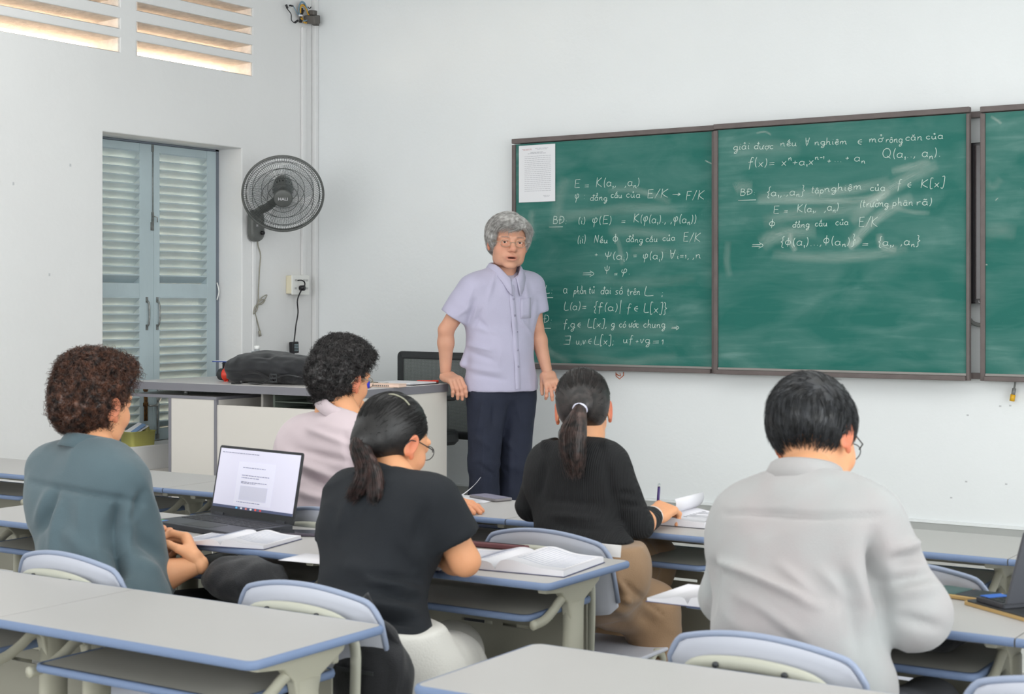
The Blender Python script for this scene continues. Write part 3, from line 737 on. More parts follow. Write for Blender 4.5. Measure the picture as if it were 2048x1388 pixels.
LB = [
 [('E', 343, 378, 362), ('=', 396, 428, 366), ('K(a_1,  ,a_n)', 458, 698, 356, 48, 352)],
 [('φ', 345, 372, 425, 40), (':', 394, 402, 420), ('đa<u?>ng', 428, 522, 430, 36), ('ca<^´>u', 538, 602, 416, 36), ('cu<?>a', 620, 700, 414, 36), ('E/K', 732, 850, 416), ('→', 864, 918, 408, 40), ('F/K', 938, 1042, 426, 50)],
 [('BĐ:', 228, 308, 556, 44), ('~line', 208, 282, 572, 0, 570), ('(i)', 362, 408, 554, 40), ('φ(E)', 438, 548, 556, 46), ('=', 592, 622, 552, 42), ('K(φ(a_1)., ,φ(a_n))', 658, 1000, 548, 48)],
 [('(ii)', 358, 408, 658, 46), ('Ne<^´>u', 448, 526, 656, 40), ('Φ', 548, 582, 656, 46), ('đa<u?>ng', 620, 712, 652, 36), ('ca<^´>u', 724, 792, 650, 36), ('cu<?>a', 814, 886, 644, 36), ('E/K', 924, 1022, 650, 48)],
 [('+', 450, 474, 728, 36), ('Ψ(a_i)', 504, 638, 744, 46), ('=', 655, 682, 738, 40), ('φ(a_i)', 708, 824, 744, 44), ('∀', 850, 884, 740, 48), ('i=1,', 892, 960, 740, 36), (',n', 975, 1024, 738, 42)],
 [('⇒', 386, 458, 836, 48), ('Ψ', 503, 537, 820, 42), ('=', 553, 578, 832, 40), ('φ.', 592, 648, 822, 42)],
 [('ĐL:', 148, 234, 926, 46), ('~line', 164, 230, 949, 0, 948), ('a', 284, 312, 926, 52), ('pha<^`>n', 340, 410, 928, 44), ('tu<?>', 420, 455, 926, 44), ('đa<!>i', 484, 542, 928, 42), ('so<^´>', 560, 606, 930, 44), ('tre<^>n', 624, 698, 934, 44), ('L', 714, 774, 938, 52), (';', 808, 822, 936, 44)],
 [('L(a)=', 287, 412, 1014, 46), ('{f(a)|', 443, 600, 1020, 48), ('f', 622, 650, 1026, 46), ('∈', 660, 694, 1022, 44), ('L[x]}', 712, 840, 1028, 50)],
 [('BĐ:', 148, 228, 1086, 44), ('~line', 152, 218, 1112, 0, 1112), ('f,g', 284, 350, 1108, 44), ('∈', 358, 386, 1106, 38), ('L[x],', 412, 522, 1106, 44), ('g', 540, 562, 1104, 40), ('co<´>', 582, 622, 1106, 40), ("u<'>o<'´>c", 634, 690, 1106, 40), ('chung', 712, 832, 1108, 42), ('⇒', 860, 908, 1120, 34)],
 [('∃', 284, 330, 1200, 48), ('u,v', 352, 408, 1196, 44), ('∈', 415, 442, 1196, 40), ('L[x];', 448, 560, 1198, 44), ('uf', 604, 660, 1190, 44), ('+', 668, 690, 1194, 36), ('vg', 694, 752, 1192, 44), ('=1', 758, 832, 1198, 48)],
]
for l in LB: line(bl, .060, l, *a, 46)
a = (1420, 190, 3.261)
RB = [
 [('gia<?>i', 152, 262, 362, 50, 352), ("đu<'>o<'!>c", 288, 418, 352, 46), ('ne<^´>u', 458, 572, 334, 46), ('∀', 618, 650, 332, 54), ('nghie<^!>m', 682, 902, 326, 48, 318), ('∈', 960, 1006, 322, 48), ("mo<'?>", 1038, 1132, 308, 50), ('ro<^!>ng', 1146, 1260, 310, 50), ('ca<u>n', 1274, 1392, 296, 50), ('cu<?>a', 1408, 1528, 286, 46)],
 [('f(x)=', 246, 430, 470, 60, 462), ('x\\n+a_1x\\n\\-\\1', 466, 748, 462, 56, 452), ('+', 760, 796, 446, 50), ('...', 810, 866, 436, 40), ('+', 880, 912, 428, 50), ('a_n', 940, 1018, 430, 60), ('Q(a_1.., a_n).', 1122, 1512, 412, 64, 402)],
 [('BĐ:', 196, 302, 656, 46, 652), ('~line', 184, 300, 688, 0, 684), ('{a_1,.,a_n}', 368, 620, 662, 58, 650), ('ta<^!>p', 658, 748, 640, 52), ('nghie<^!>m', 746, 998, 630, 50, 616), ('cu<?>a', 1044, 1148, 624, 48), ('f', 1218, 1252, 608, 56), ('∈', 1284, 1324, 602, 50), ('K[x]', 1372, 1534, 604, 58, 598)],
 [('E', 412, 458, 772, 54), ('=', 480, 514, 772, 44), ('K(a_1,  ,a_n)', 566, 846, 766, 54, 752), ("(tru<'>o<'`>ng", 976, 1168, 732, 52, 728), ('pha<^>n', 1190, 1330, 722, 48), ('ra<~>)', 1346, 1456, 718, 50)],
 [('Φ', 384, 432, 864, 56), ('đa<u?>ng', 538, 652, 862, 44), ('ca<^´>u', 684, 770, 854, 46), ('cu<?>a', 818, 908, 848, 44), ('E/K', 968, 1102, 858, 62)],
 [('⇒', 270, 358, 1000, 60), ('{Φ(a_1)...,Φ(a_n)}', 458, 952, 986, 58, 976), ('=', 988, 1044, 988, 46), ('{a_1, ,a_n}', 1094, 1374, 984, 58, 976)],
]
for l in RB: line(br, .092, l, *a, 50)
# wiped chalk smears and dust (thin films of chalk on the board)
def smear_mat():
    m = bpy.data.materials.new('chalk_dust'); m.use_nodes = True; nt = m.node_tree; N = nt.nodes; L = nt.links
    p = N['Principled BSDF']; p.inputs['Base Color'].default_value = srgb(205, 224, 214); p.inputs['Roughness'].default_value = .95; p.inputs['Specular IOR Level'].default_value = .05
    at = N.new('ShaderNodeAttribute'); at.attribute_name = 'fade'
    tc = N.new('ShaderNodeUVMap'); tc.uv_map = 'UV'; mp = N.new('ShaderNodeMapping'); mp.inputs['Scale'].default_value = (1.2, 26, 1); L.new(tc.outputs[0], mp.inputs[0])
    n = N.new('ShaderNodeTexNoise'); n.inputs['Scale'].default_value = 1.6; n.inputs['Detail'].default_value = 6; L.new(mp.outputs[0], n.inputs[0])
    r = N.new('ShaderNodeMapRange'); r.inputs[1].default_value = .30; r.inputs[2].default_value = .66; L.new(n.outputs[0], r.inputs[0])
    mu = N.new('ShaderNodeMath'); mu.operation = 'MULTIPLY'; L.new(r.outputs[0], mu.inputs[0]); L.new(at.outputs['Fac'], mu.inputs[1]); L.new(mu.outputs[0], p.inputs['Alpha'])
    return m
M_smear = smear_mat()
def smears(board, yface, specs, ox, oy, sc):
    vs = []; fs = []; fade = []; uv = []; c = board.location
    for q, (pts, w, f) in enumerate(specs):
        P = [at_y(ox + x / sc, oy + y / sc, -yface) for x, y in pts]
        P = curve_pts(P, 8); n = len(P); b0 = len(vs); K = 9
        for i, p in enumerate(P):
            t = (P[min(i + 1, n - 1)] - P[max(i - 1, 0)]).normalized(); nn = Vector((-t.z, 0, t.x)); e = math.sin(math.pi * (i + .0) / (n - 1)) ** .45
            for k in range(K):
                s = (k / (K - 1) * 2 - 1)
                v = p + nn * s * w / 2; vs.append((v.x - c.x, -yface - .0005 - .00002 * q - c.y, v.z - c.z)); fade.append(f * e * max(0, 1 - s * s) ** 1.6); uv.append((i / 8 + q * 3.7, s * w * 14 + q * 5))
        for i in range(n - 1):
            for k in range(K - 1): fs.append((b0 + i * K + k, b0 + i * K + k + 1, b0 + (i + 1) * K + k + 1, b0 + (i + 1) * K + k))
    me = bpy.data.meshes.new('chalk_smear'); me.from_pydata(vs, [], fs)
    at = me.attributes.new('fade', 'FLOAT', 'POINT'); at.data.foreach_set('value', fade)
    ul = me.uv_layers.new(name='UV'); ul.data.foreach_set('uv', [c2 for l in me.loops for c2 in uv[l.vertex_index]])
    link_mesh('chalk_smear', me, M_smear, board)['kind'] = 'stuff'
smears(br, .092, [
 ([(1490, 450), (1260, 560), (1080, 680), (920, 840)], .085, .55), ([(1330, 660), (1120, 780), (980, 900), (900, 1000)], .075, .6),
 ([(1180, 560), (900, 620), (620, 650), (300, 665)], .07, .5), ([(300, 690), (560, 690), (900, 690), (1150, 660)], .05, .6), ([(1170, 620), (1090, 680), (1010, 720)], .05, .8),
 ([(340, 830), (560, 780), (820, 760), (1080, 720)], .09, .4), ([(330, 980), (400, 930), (520, 900), (700, 880)], .10, .5), ([(520, 890), (530, 960), (560, 1020)], .04, .75),
 ([(900, 990), (950, 960), (980, 930)], .05, .85), ([(400, 1040), (700, 1060), (1000, 1050), (1300, 1000)], .07, .4), ([(1110, 900), (1120, 980), (1220, 1010)], .05, .6),
 ([(1180, 500), (1300, 470), (1440, 430)], .05, .5), ([(160, 620), (200, 600), (280, 600)], .08, .35), ([(300, 250), (360, 240), (400, 262)], .015, .5), ([(120, 950), (110, 1080), (130, 1190)], .05, .25),
 ([(1080, 700), (1300, 760), (1440, 770)], .03, .35), ([(150, 360), (350, 340), (600, 350)], .10, .2)], 1420, 190, 3.261)
smears(bl, .060, [
 ([(300, 300), (260, 430), (240, 600)], .10, .22), ([(520, 380), (640, 370), (760, 400), (860, 440)], .05, .35), ([(240, 520), (420, 500), (640, 470), (900, 480)], .08, .3), ([(520, 590), (700, 600), (860, 620)], .07, .3),
 ([(560, 600), (590, 700), (600, 780)], .04, .3), ([(120, 480), (110, 560), (120, 650)], .06, .35), ([(1040, 215), (1080, 235)], .01, .8), ([(640, 700), (760, 690), (900, 720)], .07, .22),
 ([(340, 1100), (620, 1120), (900, 1090)], .10, .18), ([(500, 860), (700, 870), (1000, 840)], .08, .18), ([(350, 1250), (600, 1290), (900, 1260)], .06, .2), ([(170, 1160), (220, 1240), (330, 1300)], .05, .3)], 1020, 240, 2.669)
smears(b3, .060, [([(1830, 140), (1880, 170), (1900, 190)], .02, .5), ([(1790, 560), (1850, 600), (1900, 540)], .05, .2), ([(1790, 900), (1880, 880), (2000, 900)], .1, .22), ([(1880, 670), (1860, 690)], .008, .9), ([(1795, 1105), (1812, 1108)], .01, .9)], 1420, 190, 3.261)
# chalk dust on the tray lips
# ---- notice paper
M_paper = mat('paper_white', (232, 232, 235), .7, spec=.2)
M_ink = mat('grey_ink', (182, 182, 188), .8)
M_inkr = mat('faded_red_ink', (200, 160, 160), .8)
A = at_y(1037.5, 291, -.068); B = at_y(1110, 404, -.068)
pz1 = (at_y(1040, 292, -.068).z + at_y(1110, 287, -.068).z) / 2; pz0 = (at_y(1040, 404, -.068).z + at_y(1110, 403.5, -.068).z) / 2
nt = thing('paper_notice', ((A.x + B.x) / 2, -.066, (pz0 + pz1) / 2), 'white printed paper notice taped in the upper corner of a chalkboard', 'notice')
w = (B.x - A.x) / 2; h = (pz1 - pz0) / 2
MB().box(-w, w, -.0006, .0006, -h, h).build('sheet', M_paper, nt)
mb = MB(); mr = MB()
def textrow(m, x0, x1, z, th=.0022):
    x = x0
    while x < x1 - .004:
        L = min(HR.uniform(.006, .022), x1 - x); m.box(x, x + L, -.0013, -.0007, z, z + th); x += L + .003
textrow(mr, -w * .82, -w * .3, h * .86); textrow(mr, -w * .75, -w * .28, h * .83, .002)
textrow(mb, -w * .1, w * .62, h * .87); textrow(mb, .0, w * .55, h * .835, .002)
textrow(mb, -w * .35, w * .35, h * .73, .003); textrow(mb, -w * .5, w * .55, h * .69, .003)
z = h * .6
while z > -h * .68:
    textrow(mb, -w * .68, w * .78 if HR.random() > .15 else w * .2, z); z -= .0105
textrow(mb, w * .35, w * .7, -h * .8); textrow(mb, w * .4, w * .66, -h * .84)
mb.build('printed_text', M_ink, nt); mr.build('printed_text', M_inkr, nt)
# ---- television seen in the gap, its cables, hanging plug
M_blk = mat('black_plastic', (24, 22, 26), .35, spec=.5)
M_scr = mat('television_screen', (30, 18, 22), .15)
tv = thing('television', (4.5, -.035, 1.72), 'black flat television mounted on the wall, glimpsed in the gap between chalkboards', 'television')
z1 = at_y(1950, 285, -.05).z; z0 = at_y(1950, 607, -.05).z
mb = MB(); mb.box(-.52, .62, -.012, .034, z0 - 1.72, z1 - 1.72); mb.build('casing', M_blk, tv, bevel=.004)
MB().box(-.500, .600, -.0145, -.0125, z0 + .022 - 1.72, z1 - .014 - 1.72).build('screen', M_scr, tv)
MB().box(-.495, -.46, -.017, -.012, z0 - .002 - 1.72, z0 + .018 - 1.72).build('logo_tab', M_blk, tv)
mb = MB()
M_white = mat('white_print', (225, 225, 228), .5)
def font_text(s, size, M, m, parent, depth=.0003, name='lettering'):
    cu = bpy.data.curves.new(name, 'FONT'); cu.body = s; cu.size = size; cu.extrude = depth; cu.align_x = 'CENTER'; cu.align_y = 'CENTER'
    o = bpy.data.objects.new('tmp', cu); COL.objects.link(o); dg = bpy.context.evaluated_depsgraph_get(); me = bpy.data.meshes.new_from_object(o.evaluated_get(dg))
    bpy.data.objects.remove(o); me.transform(M); return link_mesh(name, me, m, parent)
font_text('LG', .015, Matrix.Translation((-.472, -.0175, z0 + .008 - 1.72)) @ Matrix.Rotation(math.pi / 2, 4, 'X'), M_white, tv)
M_gcab = mat('grey_cable', (120, 122, 120), .5)
cb = thing('television_cable', (4.0, -.02, 1.33), 'dark grey looped cables hanging under the television in the gap', 'cable')
for dz in (0, .018, .03):
    p0 = at_y(1936, 640 - dz * 100, -.02); p1 = at_y(1964, 648 - dz * 100, -.02)
    P = [Vector((p0.x - .06, -.02, p0.z + .06)), p0 + Vector((0, 0, .01)), (p0 + p1) / 2 + Vector((0, 0, -.012)), p1 + Vector((.03, 0, .0)), p1 + Vector((.12, 0, .09))]
    MB().tube([v - cb.location for v in curve_pts(P, 5)], .006, 8).build('cord', M_gcab, cb)
p0 = at_y(2030, 768, -.03); p1 = at_y(2024, 802, -.03)
hc = thing('hanging_plug', p0, 'grey cable end with a yellow connector hanging below the chalkboards', 'cable')
MB().tube([v - p0 for v in curve_pts([p0 + Vector((.01, .01, .08)), p0, p0.lerp(p1, .3)], 4)], .0045, 8).build('cord', M_gcab, hc)
MB().tube([v - p0 for v in (p0.lerp(p1, .25), p0.lerp(p1, .7))], .009, 8).build('boot', M_gcab, hc)
mb = MB(); mb.tube([v - p0 for v in (p0.lerp(p1, .62), p0.lerp(p1, 1.0))], .012, 6); mb.build('connector', mat('yellow_plastic', (222, 170, 30), .4), hc)
# orange doodle under the board
dp = at_y(1239, 751, -.002); dd = MB()
M_or = mat('orange_crayon', (214, 110, 60), .8)
for pts in ([(1232, 745), (1232, 752), (1239, 758), (1247, 751), (1247, 744)], [(1236, 751), (1241, 752), (1240, 747)], [(1233, 748), (1237, 751)]):
    P = [at_y(x, y, -.002) - dp for x, y in pts]; dd.tube(P, .0022, 5, up=(0, 1, 0))
tag(dd.build('doodle', M_or, loc=dp), 'small orange crayon doodle on the wall under a chalkboard', 'drawing')
# small chips and marks on the plaster
M_chip = mat('plaster_chip', (196, 198, 200), .9)
mk = MB()
for (x, y) in ((1400 - 1360 + 1980, 811), (1935, 830), (1902, 995), (1932, 963), (2012, 968), (2000, 812)):
    p = at_y(x, y, -.0005); mk.box(p.x - .004, p.x + .006, -.0015, 0, p.z - .004, p.z + .003)
for (x, y) in ((141, 330), (99, 549), (27, 367)):
    p = at_x(x, y, .0005); mk.box(0, .0015, p.y - .006, p.y + .004, p.z - .008, p.z + .006)
o = mk.build('plaster_chip', M_chip, wl); o['kind'] = 'stuff'

# ------------------------------------------------------------------ wall fan
M_fan = mat('grey_fan_plastic', (98, 100, 98), .45, noise=.12, nscale=20)
M_fanw = mat('fan_wire', (72, 76, 74), .4, metal=.3)
M_blade = mat('smoky_fan_blade', (160, 168, 170), .2, alpha=.32)
mp_ = at_x(503, 440, 0)
fan = thing('wall_fan', mp_, 'grey wall-mounted oscillating fan with round wire cage beside the shuttered window', 'fan')
ctr = at_x(566, 388, .30); loc = mp_
axis = (Vector(CAM.tolist()) - ctr); axis.z = 0; axis.normalize(); axis = (axis * math.cos(math.radians(27)) + Vector((0, 0, -1)) * math.sin(math.radians(27))).normalized()
fm = axis.to_track_quat('Z', 'Y').to_matrix().to_4x4(); fm.translation = ctr - loc
Rc = .224
MB().lathe([(Rc - .004, -.012), (Rc + .006, -.010), (Rc + .007, .006), (Rc - .002, .010), (Rc - .006, 0)], 64, fm, caps=False).build('cage_rim', M_fan, fan)
def cage(nm, z_c, z_e, sgn, n=110, r0=.052):
    mb = MB()
    for k in range(n):
        a0 = 2 * math.pi * k / n; P = []
        for i in range(6):
            t = i / 5; r = r0 + (Rc - r0) * t; z = z_e + (z_c - z_e) * (1 - t ** 2.6); aa = a0 + .18 * sgn * t
            P.append(fm @ Vector((r * math.cos(aa), r * math.sin(aa), z)))
        mb.tube(P, .0009, 3, caps=False)
    for r in (.085, .12, .17, .205):
        t = (r - r0) / (Rc - r0); z = z_e + (z_c - z_e) * (1 - t ** 2.6)
        mb.tube([fm @ Vector((r * math.cos(q * math.pi / 24), r * math.sin(q * math.pi / 24), z)) for q in range(48)], .0016, 4, closed=True)
    return mb.build(nm, M_fanw, fan)
cage('front_cage', .062, .004, 1); cage('rear_cage', -.085, -.006, -1, n=90)
MB().lathe([(.001, .074), (.044, .074), (.052, .068), (.053, .052), (.048, .046)], 32, fm).build('hub_badge', M_fan, fan)
font_text('HALI', .026, fm @ Matrix.Translation((0, 0, .0745)), M_white, fan)
hub = MB(); hub.lathe([(.001, .040), (.034, .038), (.036, .0), (.034, -.02), (.001, -.02)], 24, fm); hub.build('blade_hub', M_blk if False else M_fan, fan)
for k in range(3):
    a0 = math.radians(35 + 120 * k); vs = []; fs = []; nr, na = 8, 8
    for i in range(nr + 1):
        r = .034 + (.19 - .034) * i / nr; half = math.radians(20 + 26 * math.sin(math.pi * min(1, (i / nr) * .62 + .12)))
        if i == nr: half *= .6
        for j in range(na + 1):
            s = j / na * 2 - 1; aa = a0 + half * s + .25 * i / nr; vs.append(fm @ Vector((r * math.cos(aa), r * math.sin(aa), .012 - .020 * s)))
    for i in range(nr):
        for j in range(na): fs.append((i * (na + 1) + j, (i + 1) * (na + 1) + j, (i + 1) * (na + 1) + j + 1, i * (na + 1) + j + 1))
    MB().add(vs, fs, True).build('fan_blade', M_blade, fan)
MB().lathe([(.001, -.20), (.030, -.195), (.050, -.16), (.056, -.12), (.056, -.06), (.046, -.035), (.001, -.035)], 28, fm).build('motor_housing', M_fan, fan)
mb = MB()
for k in range(20):
    a0 = 2 * math.pi * k / 20; mb.tube([fm @ Vector((.0575 * math.cos(a0), .0575 * math.sin(a0), z)) for z in (-.075, -.055)], .0028, 4)
mb.build('motor_vent', M_blk, fan)
# wall bracket: rounded pod and arm
Y0, Z0 = 0, 0
pod = MB()
ol = rrect(-.052, .052, -.125, .06, .05, 8)
pm = Matrix(((0, 0, 1, 0), (1, 0, 0, 0), (0, 1, 0, 0), (0, 0, 0, 1)))
pod.prism(ol, .0, .062, pm, r=.018); pod.build('wall_pod', M_fan, fan, smooth=False)
jn = fm @ Vector((0, 0, -.125)) + Vector((0, 0, -.055))
arm = MB(); arm.tube(curve_pts([Vector((.03, 0, -.01)), Vector((.055, .0, .045)), Vector((.12, .01, .075)), jn.lerp(Vector((.12, .01, .075)), .3), jn, jn + Vector((0, 0, .05))], 5), .024, 12); arm.build('arm', M_fan, fan)
font_text('H', .022, Matrix.Translation((.0625, -.02, -.035)) @ Matrix(((0, 0, 1, 0), (1, 0, 0, 0), (0, 1, 0, 0), (0, 0, 0, 1))), M_white, fan)
kn = MB(); kn.tube([(.055, .018, -.075), (.078, .018, -.075)], .011, 12); kn.build('speed_knob', M_blk, fan)
ps = [at_x(x, y, .012) - loc for x, y in ((515, 468), (516, 490), (521, 510), (519, 540), (517, 580), (516, 606), (510, 622), (514, 640), (520, 664))]
M_cord = mat('beige_cord', (150, 146, 134), .6)
MB().tube(curve_pts(ps, 6), .0035, 6).build('power_cord', M_cord, fan)
tie = MB()
for (u, v, q) in ((534, 590, .02), (530, 600, .03), (507, 628, .025)):
    a_, b_ = at_x(516, 608, .014) - loc, at_x(u, v, .02) - loc
    s = (b_ - a_).cross(Vector((1, 0, 0))).normalized() * .012
    tie.tube(curve_pts([a_, a_.lerp(b_, .5) + s, b_, a_.lerp(b_, .5) - s], 5, closed=True), .0032, 6, closed=True)
tie.build('cord_bundle', M_cord, fan)
pl = at_x(519, 662, .014) - loc; MB().tube([pl, pl + Vector((0, .006, -.03))], .008, 8).build('plug', M_cord, fan)
# ------------------------------------------------------------------ socket box, black adapter
M_ivory = mat('ivory_plastic', (224, 216, 190), .4); M_sock = mat('socket_face', (232, 232, 228), .35)
c0 = at_x(577, 570, 0); sb = thing('socket_box', (0, c0.y + .05, c0.z), 'ivory surface-mounted power socket box low beside the corner', 'socket')
MB().box(.001, .045, -.075, .075, -.052, .056).build('back_box', M_ivory, sb, bevel=.004)
MB().box(.045, .053, -.078, .078, -.058, .060).build('face_plate', M_sock, sb, bevel=.003)
mb = MB()
for y in (-.045, .03, .055):
    for z in (.028, -.02):
        for dy in (-.006, .006): mb.box(.0531, .0536, y + dy - .0016, y + dy + .0016, z - .006, z + .006)
mb.build('socket_slots', M_blk, sb)
pw = thing('power_adapter', at_x(588, 695, .05), 'black laptop power adapter hanging on its cable below the socket', 'adapter'); lo = pw.location.copy()
M_lab = mat('label_grey', (150, 170, 176), .6)
MB().box(-.017, .017, -.026, .026, -.034, .034).build('brick', M_blk, pw, rot=(math.radians(3), 0, 0), bevel=.005).name = 'adapter_body'
mb = MB()
for z in (-.02, -.011, -.002, .007, .016): mb.box(.0172, .0178, -.016, .018, z, z + .004)
mb.build('printed_label', M_lab, pw)
S = Vector((.062, c0.y + .045, c0.z - .018))
ps = [S + Vector((0, 0, -.01)), at_x(595, 600, .06), at_x(596, 625, .055), at_x(592, 650, .055), at_x(590, 668, .05), lo + Vector((0, 0, .03))]
MB().tube([v - lo for v in curve_pts(ps, 6)], .0042, 6).build('cable', M_blk, pw)
MB().tube([v - lo for v in curve_pts([lo + Vector((0, 0, -.03)), lo + Vector((.004, .004, -.08)), lo + Vector((.03, .05, -.20)), lo + Vector((.1, .12, -.33))], 6)], .0032, 6).build('cable', M_blk, pw)
MB().tube([v - lo for v in (S + Vector((-.008, 0, 0)), S + Vector((.02, .0, 0)))], .016, 12).build('mains_plug', M_blk, pw)
MB().tube([v - lo for v in curve_pts([S + Vector((-.006, -.03, .045)), S + Vector((.012, -.01, .045)), S + Vector((.015, .012, .03)), S + Vector((.012, .01, -.005))], 5)], .004, 6).build('cable', M_blk, pw)
# ------------------------------------------------------------------ wire bundle and junction box high in the corner
M_yel = mat('yellow_wire', (222, 168, 60), .5); M_blu = mat('blue_wire', (120, 150, 170), .5); M_gry = mat('grey_box', (96, 92, 88), .6)
b0 = at_x(603, 30, .03); wb = thing('wire_bundle', b0, 'tangle of yellow and blue wires with a grey bracket high in the corner', 'wires')
def wire(pts, m, r=.004, x=.03):
    P = [at_x(a_, b_, x + random.uniform(-.012, .015)) - b0 for a_, b_ in pts]; MB().tube(curve_pts(P, 6), r, 6).build('wire', m, wb)
wire([(574, 10), (575, 18), (582, 28), (583, 40), (589, 46)], M_blk, .003); wire([(572, 9), (575, 17)], M_blk, .007); wire([(590, 45), (596, 41)], M_blk, .007)
wire([(580, 11), (586, 12), (592, 22), (597, 31)], M_blu, .003); wire([(579, 11), (582, 11)], M_blk, .005); wire([(583, 12), (586, 12)], M_blk, .005)
wire([(599, 32), (598, 16), (602, 4), (609, 6), (614, 18), (617, 30), (614, 40), (606, 42)], M_blu); wire([(600, 30), (599, 14), (603, 5), (611, 10), (615, 22), (617, 34)], M_blu)
for k in range(3): wire([(601, 24 + k), (602, 11 + k), (608, 10 + k), (613, 18 + k), (616, 28), (618, 30)], M_yel)
wire([(602, 36), (606, 43), (612, 46), (617, 43)], M_yel); wire([(603, 30), (606, 40), (610, 44)], M_yel)
wire([(601, 18), (602, 30), (601, 45)], M_blk, .009); wire([(604, 17), (603, 32), (602, 44)], M_blk, .007); wire([(608, 20), (604, 30), (603, 42)], M_blk, .005)
wire([(598, 31), (604, 31)], M_white, .006, .045)
wire([(616, 14), (619, 17), (622, 14)], M_blk, .003)
jb = at_x(625, 38, .05) - b0
MB().box(-.035, .035, -.04, .035, -.028, .022).build('camera_bracket', M_gry, wb, loc=jb, rot=(math.radians(12), .1, .2), bevel=.006)
MB().box(-.02, .02, -.018, .025, 0, .03).build('bracket_head', M_gry, wb, loc=jb + Vector((0, 0, .022)), rot=(math.radians(5), .1, .2), bevel=.006)
MB().box(-.02, .02, .03, .06, -.02, .0).build('bracket_arm', M_gry, wb, loc=jb, rot=(math.radians(-14), .1, .2), bevel=.004)

# ------------------------------------------------------------------ teacher's desk
M_lam = mat('pale_laminate', (222, 217, 210), .45, spec=.35, noise=.02, nscale=3)
M_top = mat('pale_laminate_top', (216, 212, 210), .35, spec=.4)
M_edge = mat('grey_edging', (128, 127, 134), .45)
DX0, DX1, DY0, DY1 = .02, 1.575, -1.517, -.832
dk = thing('teacher_desk', (.8, -1.17, PZ), 'wide pale laminate teacher desk with dark grey edging on the platform', 'desk')
o = Vector((.8, -1.17, PZ))
def db(name, x0, x1, y0, y1, z0, z1, m, parent=dk, bevel=.0015): return box_obj(name, x0 - o.x, x1 - o.x, y0 - o.y, y1 - o.y, z0 - o.z, z1 - o.z, m, parent, bevel)
db('desktop', DX0 + .003, DX1 + .001, DY0 + .003, DY1 - .003, .957, .996, M_top)
mb = MB(); mb.sweep([(DX0 - o.x, DY0 - o.y), (DX1 + .004 - o.x, DY0 - o.y), (DX1 + .004 - o.x, DY1 - o.y), (DX0 - o.x, DY1 - o.y)], [(0, .956 - o.z), (.0015, .957 - o.z), (.0015, .994 - o.z), (0, .995 - o.z), (-.003, .995 - o.z), (-.003, .956 - o.z)]); mb.build('desktop_edge', M_edge, dk, smooth=False)
db('side_panel', DX1 - .022, DX1, DY0 + .02, DY1 - .005, PZ, .956, M_lam)
mp2 = db('modesty_panel', .646, DX1 - .022, DY0 + .004, DY0 + .022, PZ + .03, .893, M_lam)
mp2b = db('back_shelf_panel', .70, 1.25, DY1 - .04, DY1 - .02, PZ + .05, .956, M_lam)
cab = thing('cabinet', (0, 0, 0), None, None); cab.parent = dk
db('cabinet_door', .330, .630, DY0 + .001, DY0 + .016, PZ + .03, .918, M_lam, cab)
db('cabinet_top', .004, .644, DY0, -.88, .918, .932, mat('laminate_top_shaded', (150, 148, 146), .35), cab)  # laminate coloured darker to stand for the shade under the desktop
g_ = M_edge
db('edging_strip', .004, .644, DY0 - .002, DY0, .917, .933, g_, cab); db('edging_strip', .644, .646, DY0, -.88, .917, .933, g_, cab)
db('edging_strip', .312, .330, DY0 - .002, DY0 + .016, PZ, .917, g_, cab); db('edging_strip', .630, .646, DY0 - .002, DY0 + .016, PZ, .917, g_, cab)
db('cabinet_side', .630, .644, DY0 + .016, -.90, PZ, .917, M_lam, cab)
db('cabinet_side', .316, .329, DY0 + .016, -.90, PZ, .917, M_lam, cab); db('cabinet_side', .004, .012, DY0 + .1, -.90, PZ, .50, M_lam, cab)
db('open_shelf', .004, .316, DY0 + .004, -.90, .498, .516, M_lam, cab); db('edging_strip', .004, .312, DY0 + .001, DY0 + .004, .496, .518, g_, cab)
for (x, y) in ((.36, -1.44), (.36, -1.0)):
    MB().lathe([(.013, .932 - o.z), (.013, .957 - o.z)], 14, Matrix.Translation((x - o.x, y - o.y, 0))).build('spacer_post', M_steel, dk)
# open drawers rack inside
M_rack = mat('grey_green_metal', (112, 122, 112), .4)
db('inner_partition', .80, .815, -1.36, -.90, .42, .955, M_lam)
for z in (.84, .875, .91): db('drawer_tray', .93, 1.18, -1.40, -.95, z, z + .006, M_rack)
db('drawer_tray_side', .915, .93, -1.40, -.95, .80, .955, M_rack)

# ------------------------------------------------------------------ office chair behind the desk
M_ch = mat('office_chair_black', (52, 54, 56), .5)
oc = thing('office_chair', (1.42, -.45, PZ), 'black office swivel chair with mesh backrest behind the teacher desk', 'chair', rz=math.radians(172))
def top(px, py, Y): return at_y(px, py, Y)
fw = Matrix.Rotation(-math.radians(172), 4, 'Z')
def oc_l(v): return fw @ (Vector(v) - oc.location)
A1 = oc_l(at_y(798, 702, -.22)); A2 = oc_l(at_y(978, 700, -.22)); hw = abs(A1.x - A2.x) / 2; cxx = (A1.x + A2.x) / 2; zt = A1.z; yb = A1.y
ol = rrect(cxx - hw, cxx + hw, zt - .47, zt, .03, 4)
BM = Matrix.Translation((0, yb, 0)) @ Matrix(((1, 0, 0, 0), (0, 0, 1, 0), (0, 1, 0, 0), (0, 0, 0, 1))) 
mb = MB(); mb.sweep(ol, [(0, -.012), (0, .012), (-.035, .012), (-.042, 0), (-.035, -.012)], BM); mb.build('backrest_frame', M_ch, oc)
mb = MB(); x0, x1, z0_, z1_ = cxx - hw + .03, cxx + hw - .03, zt - .44, zt - .03
n = 62
for i in range(n): z = z0_ + (z1_ - z0_) * i / n; mb.box(x0, x1, yb - .003, yb + .001, z, z + .0024)
n = 90
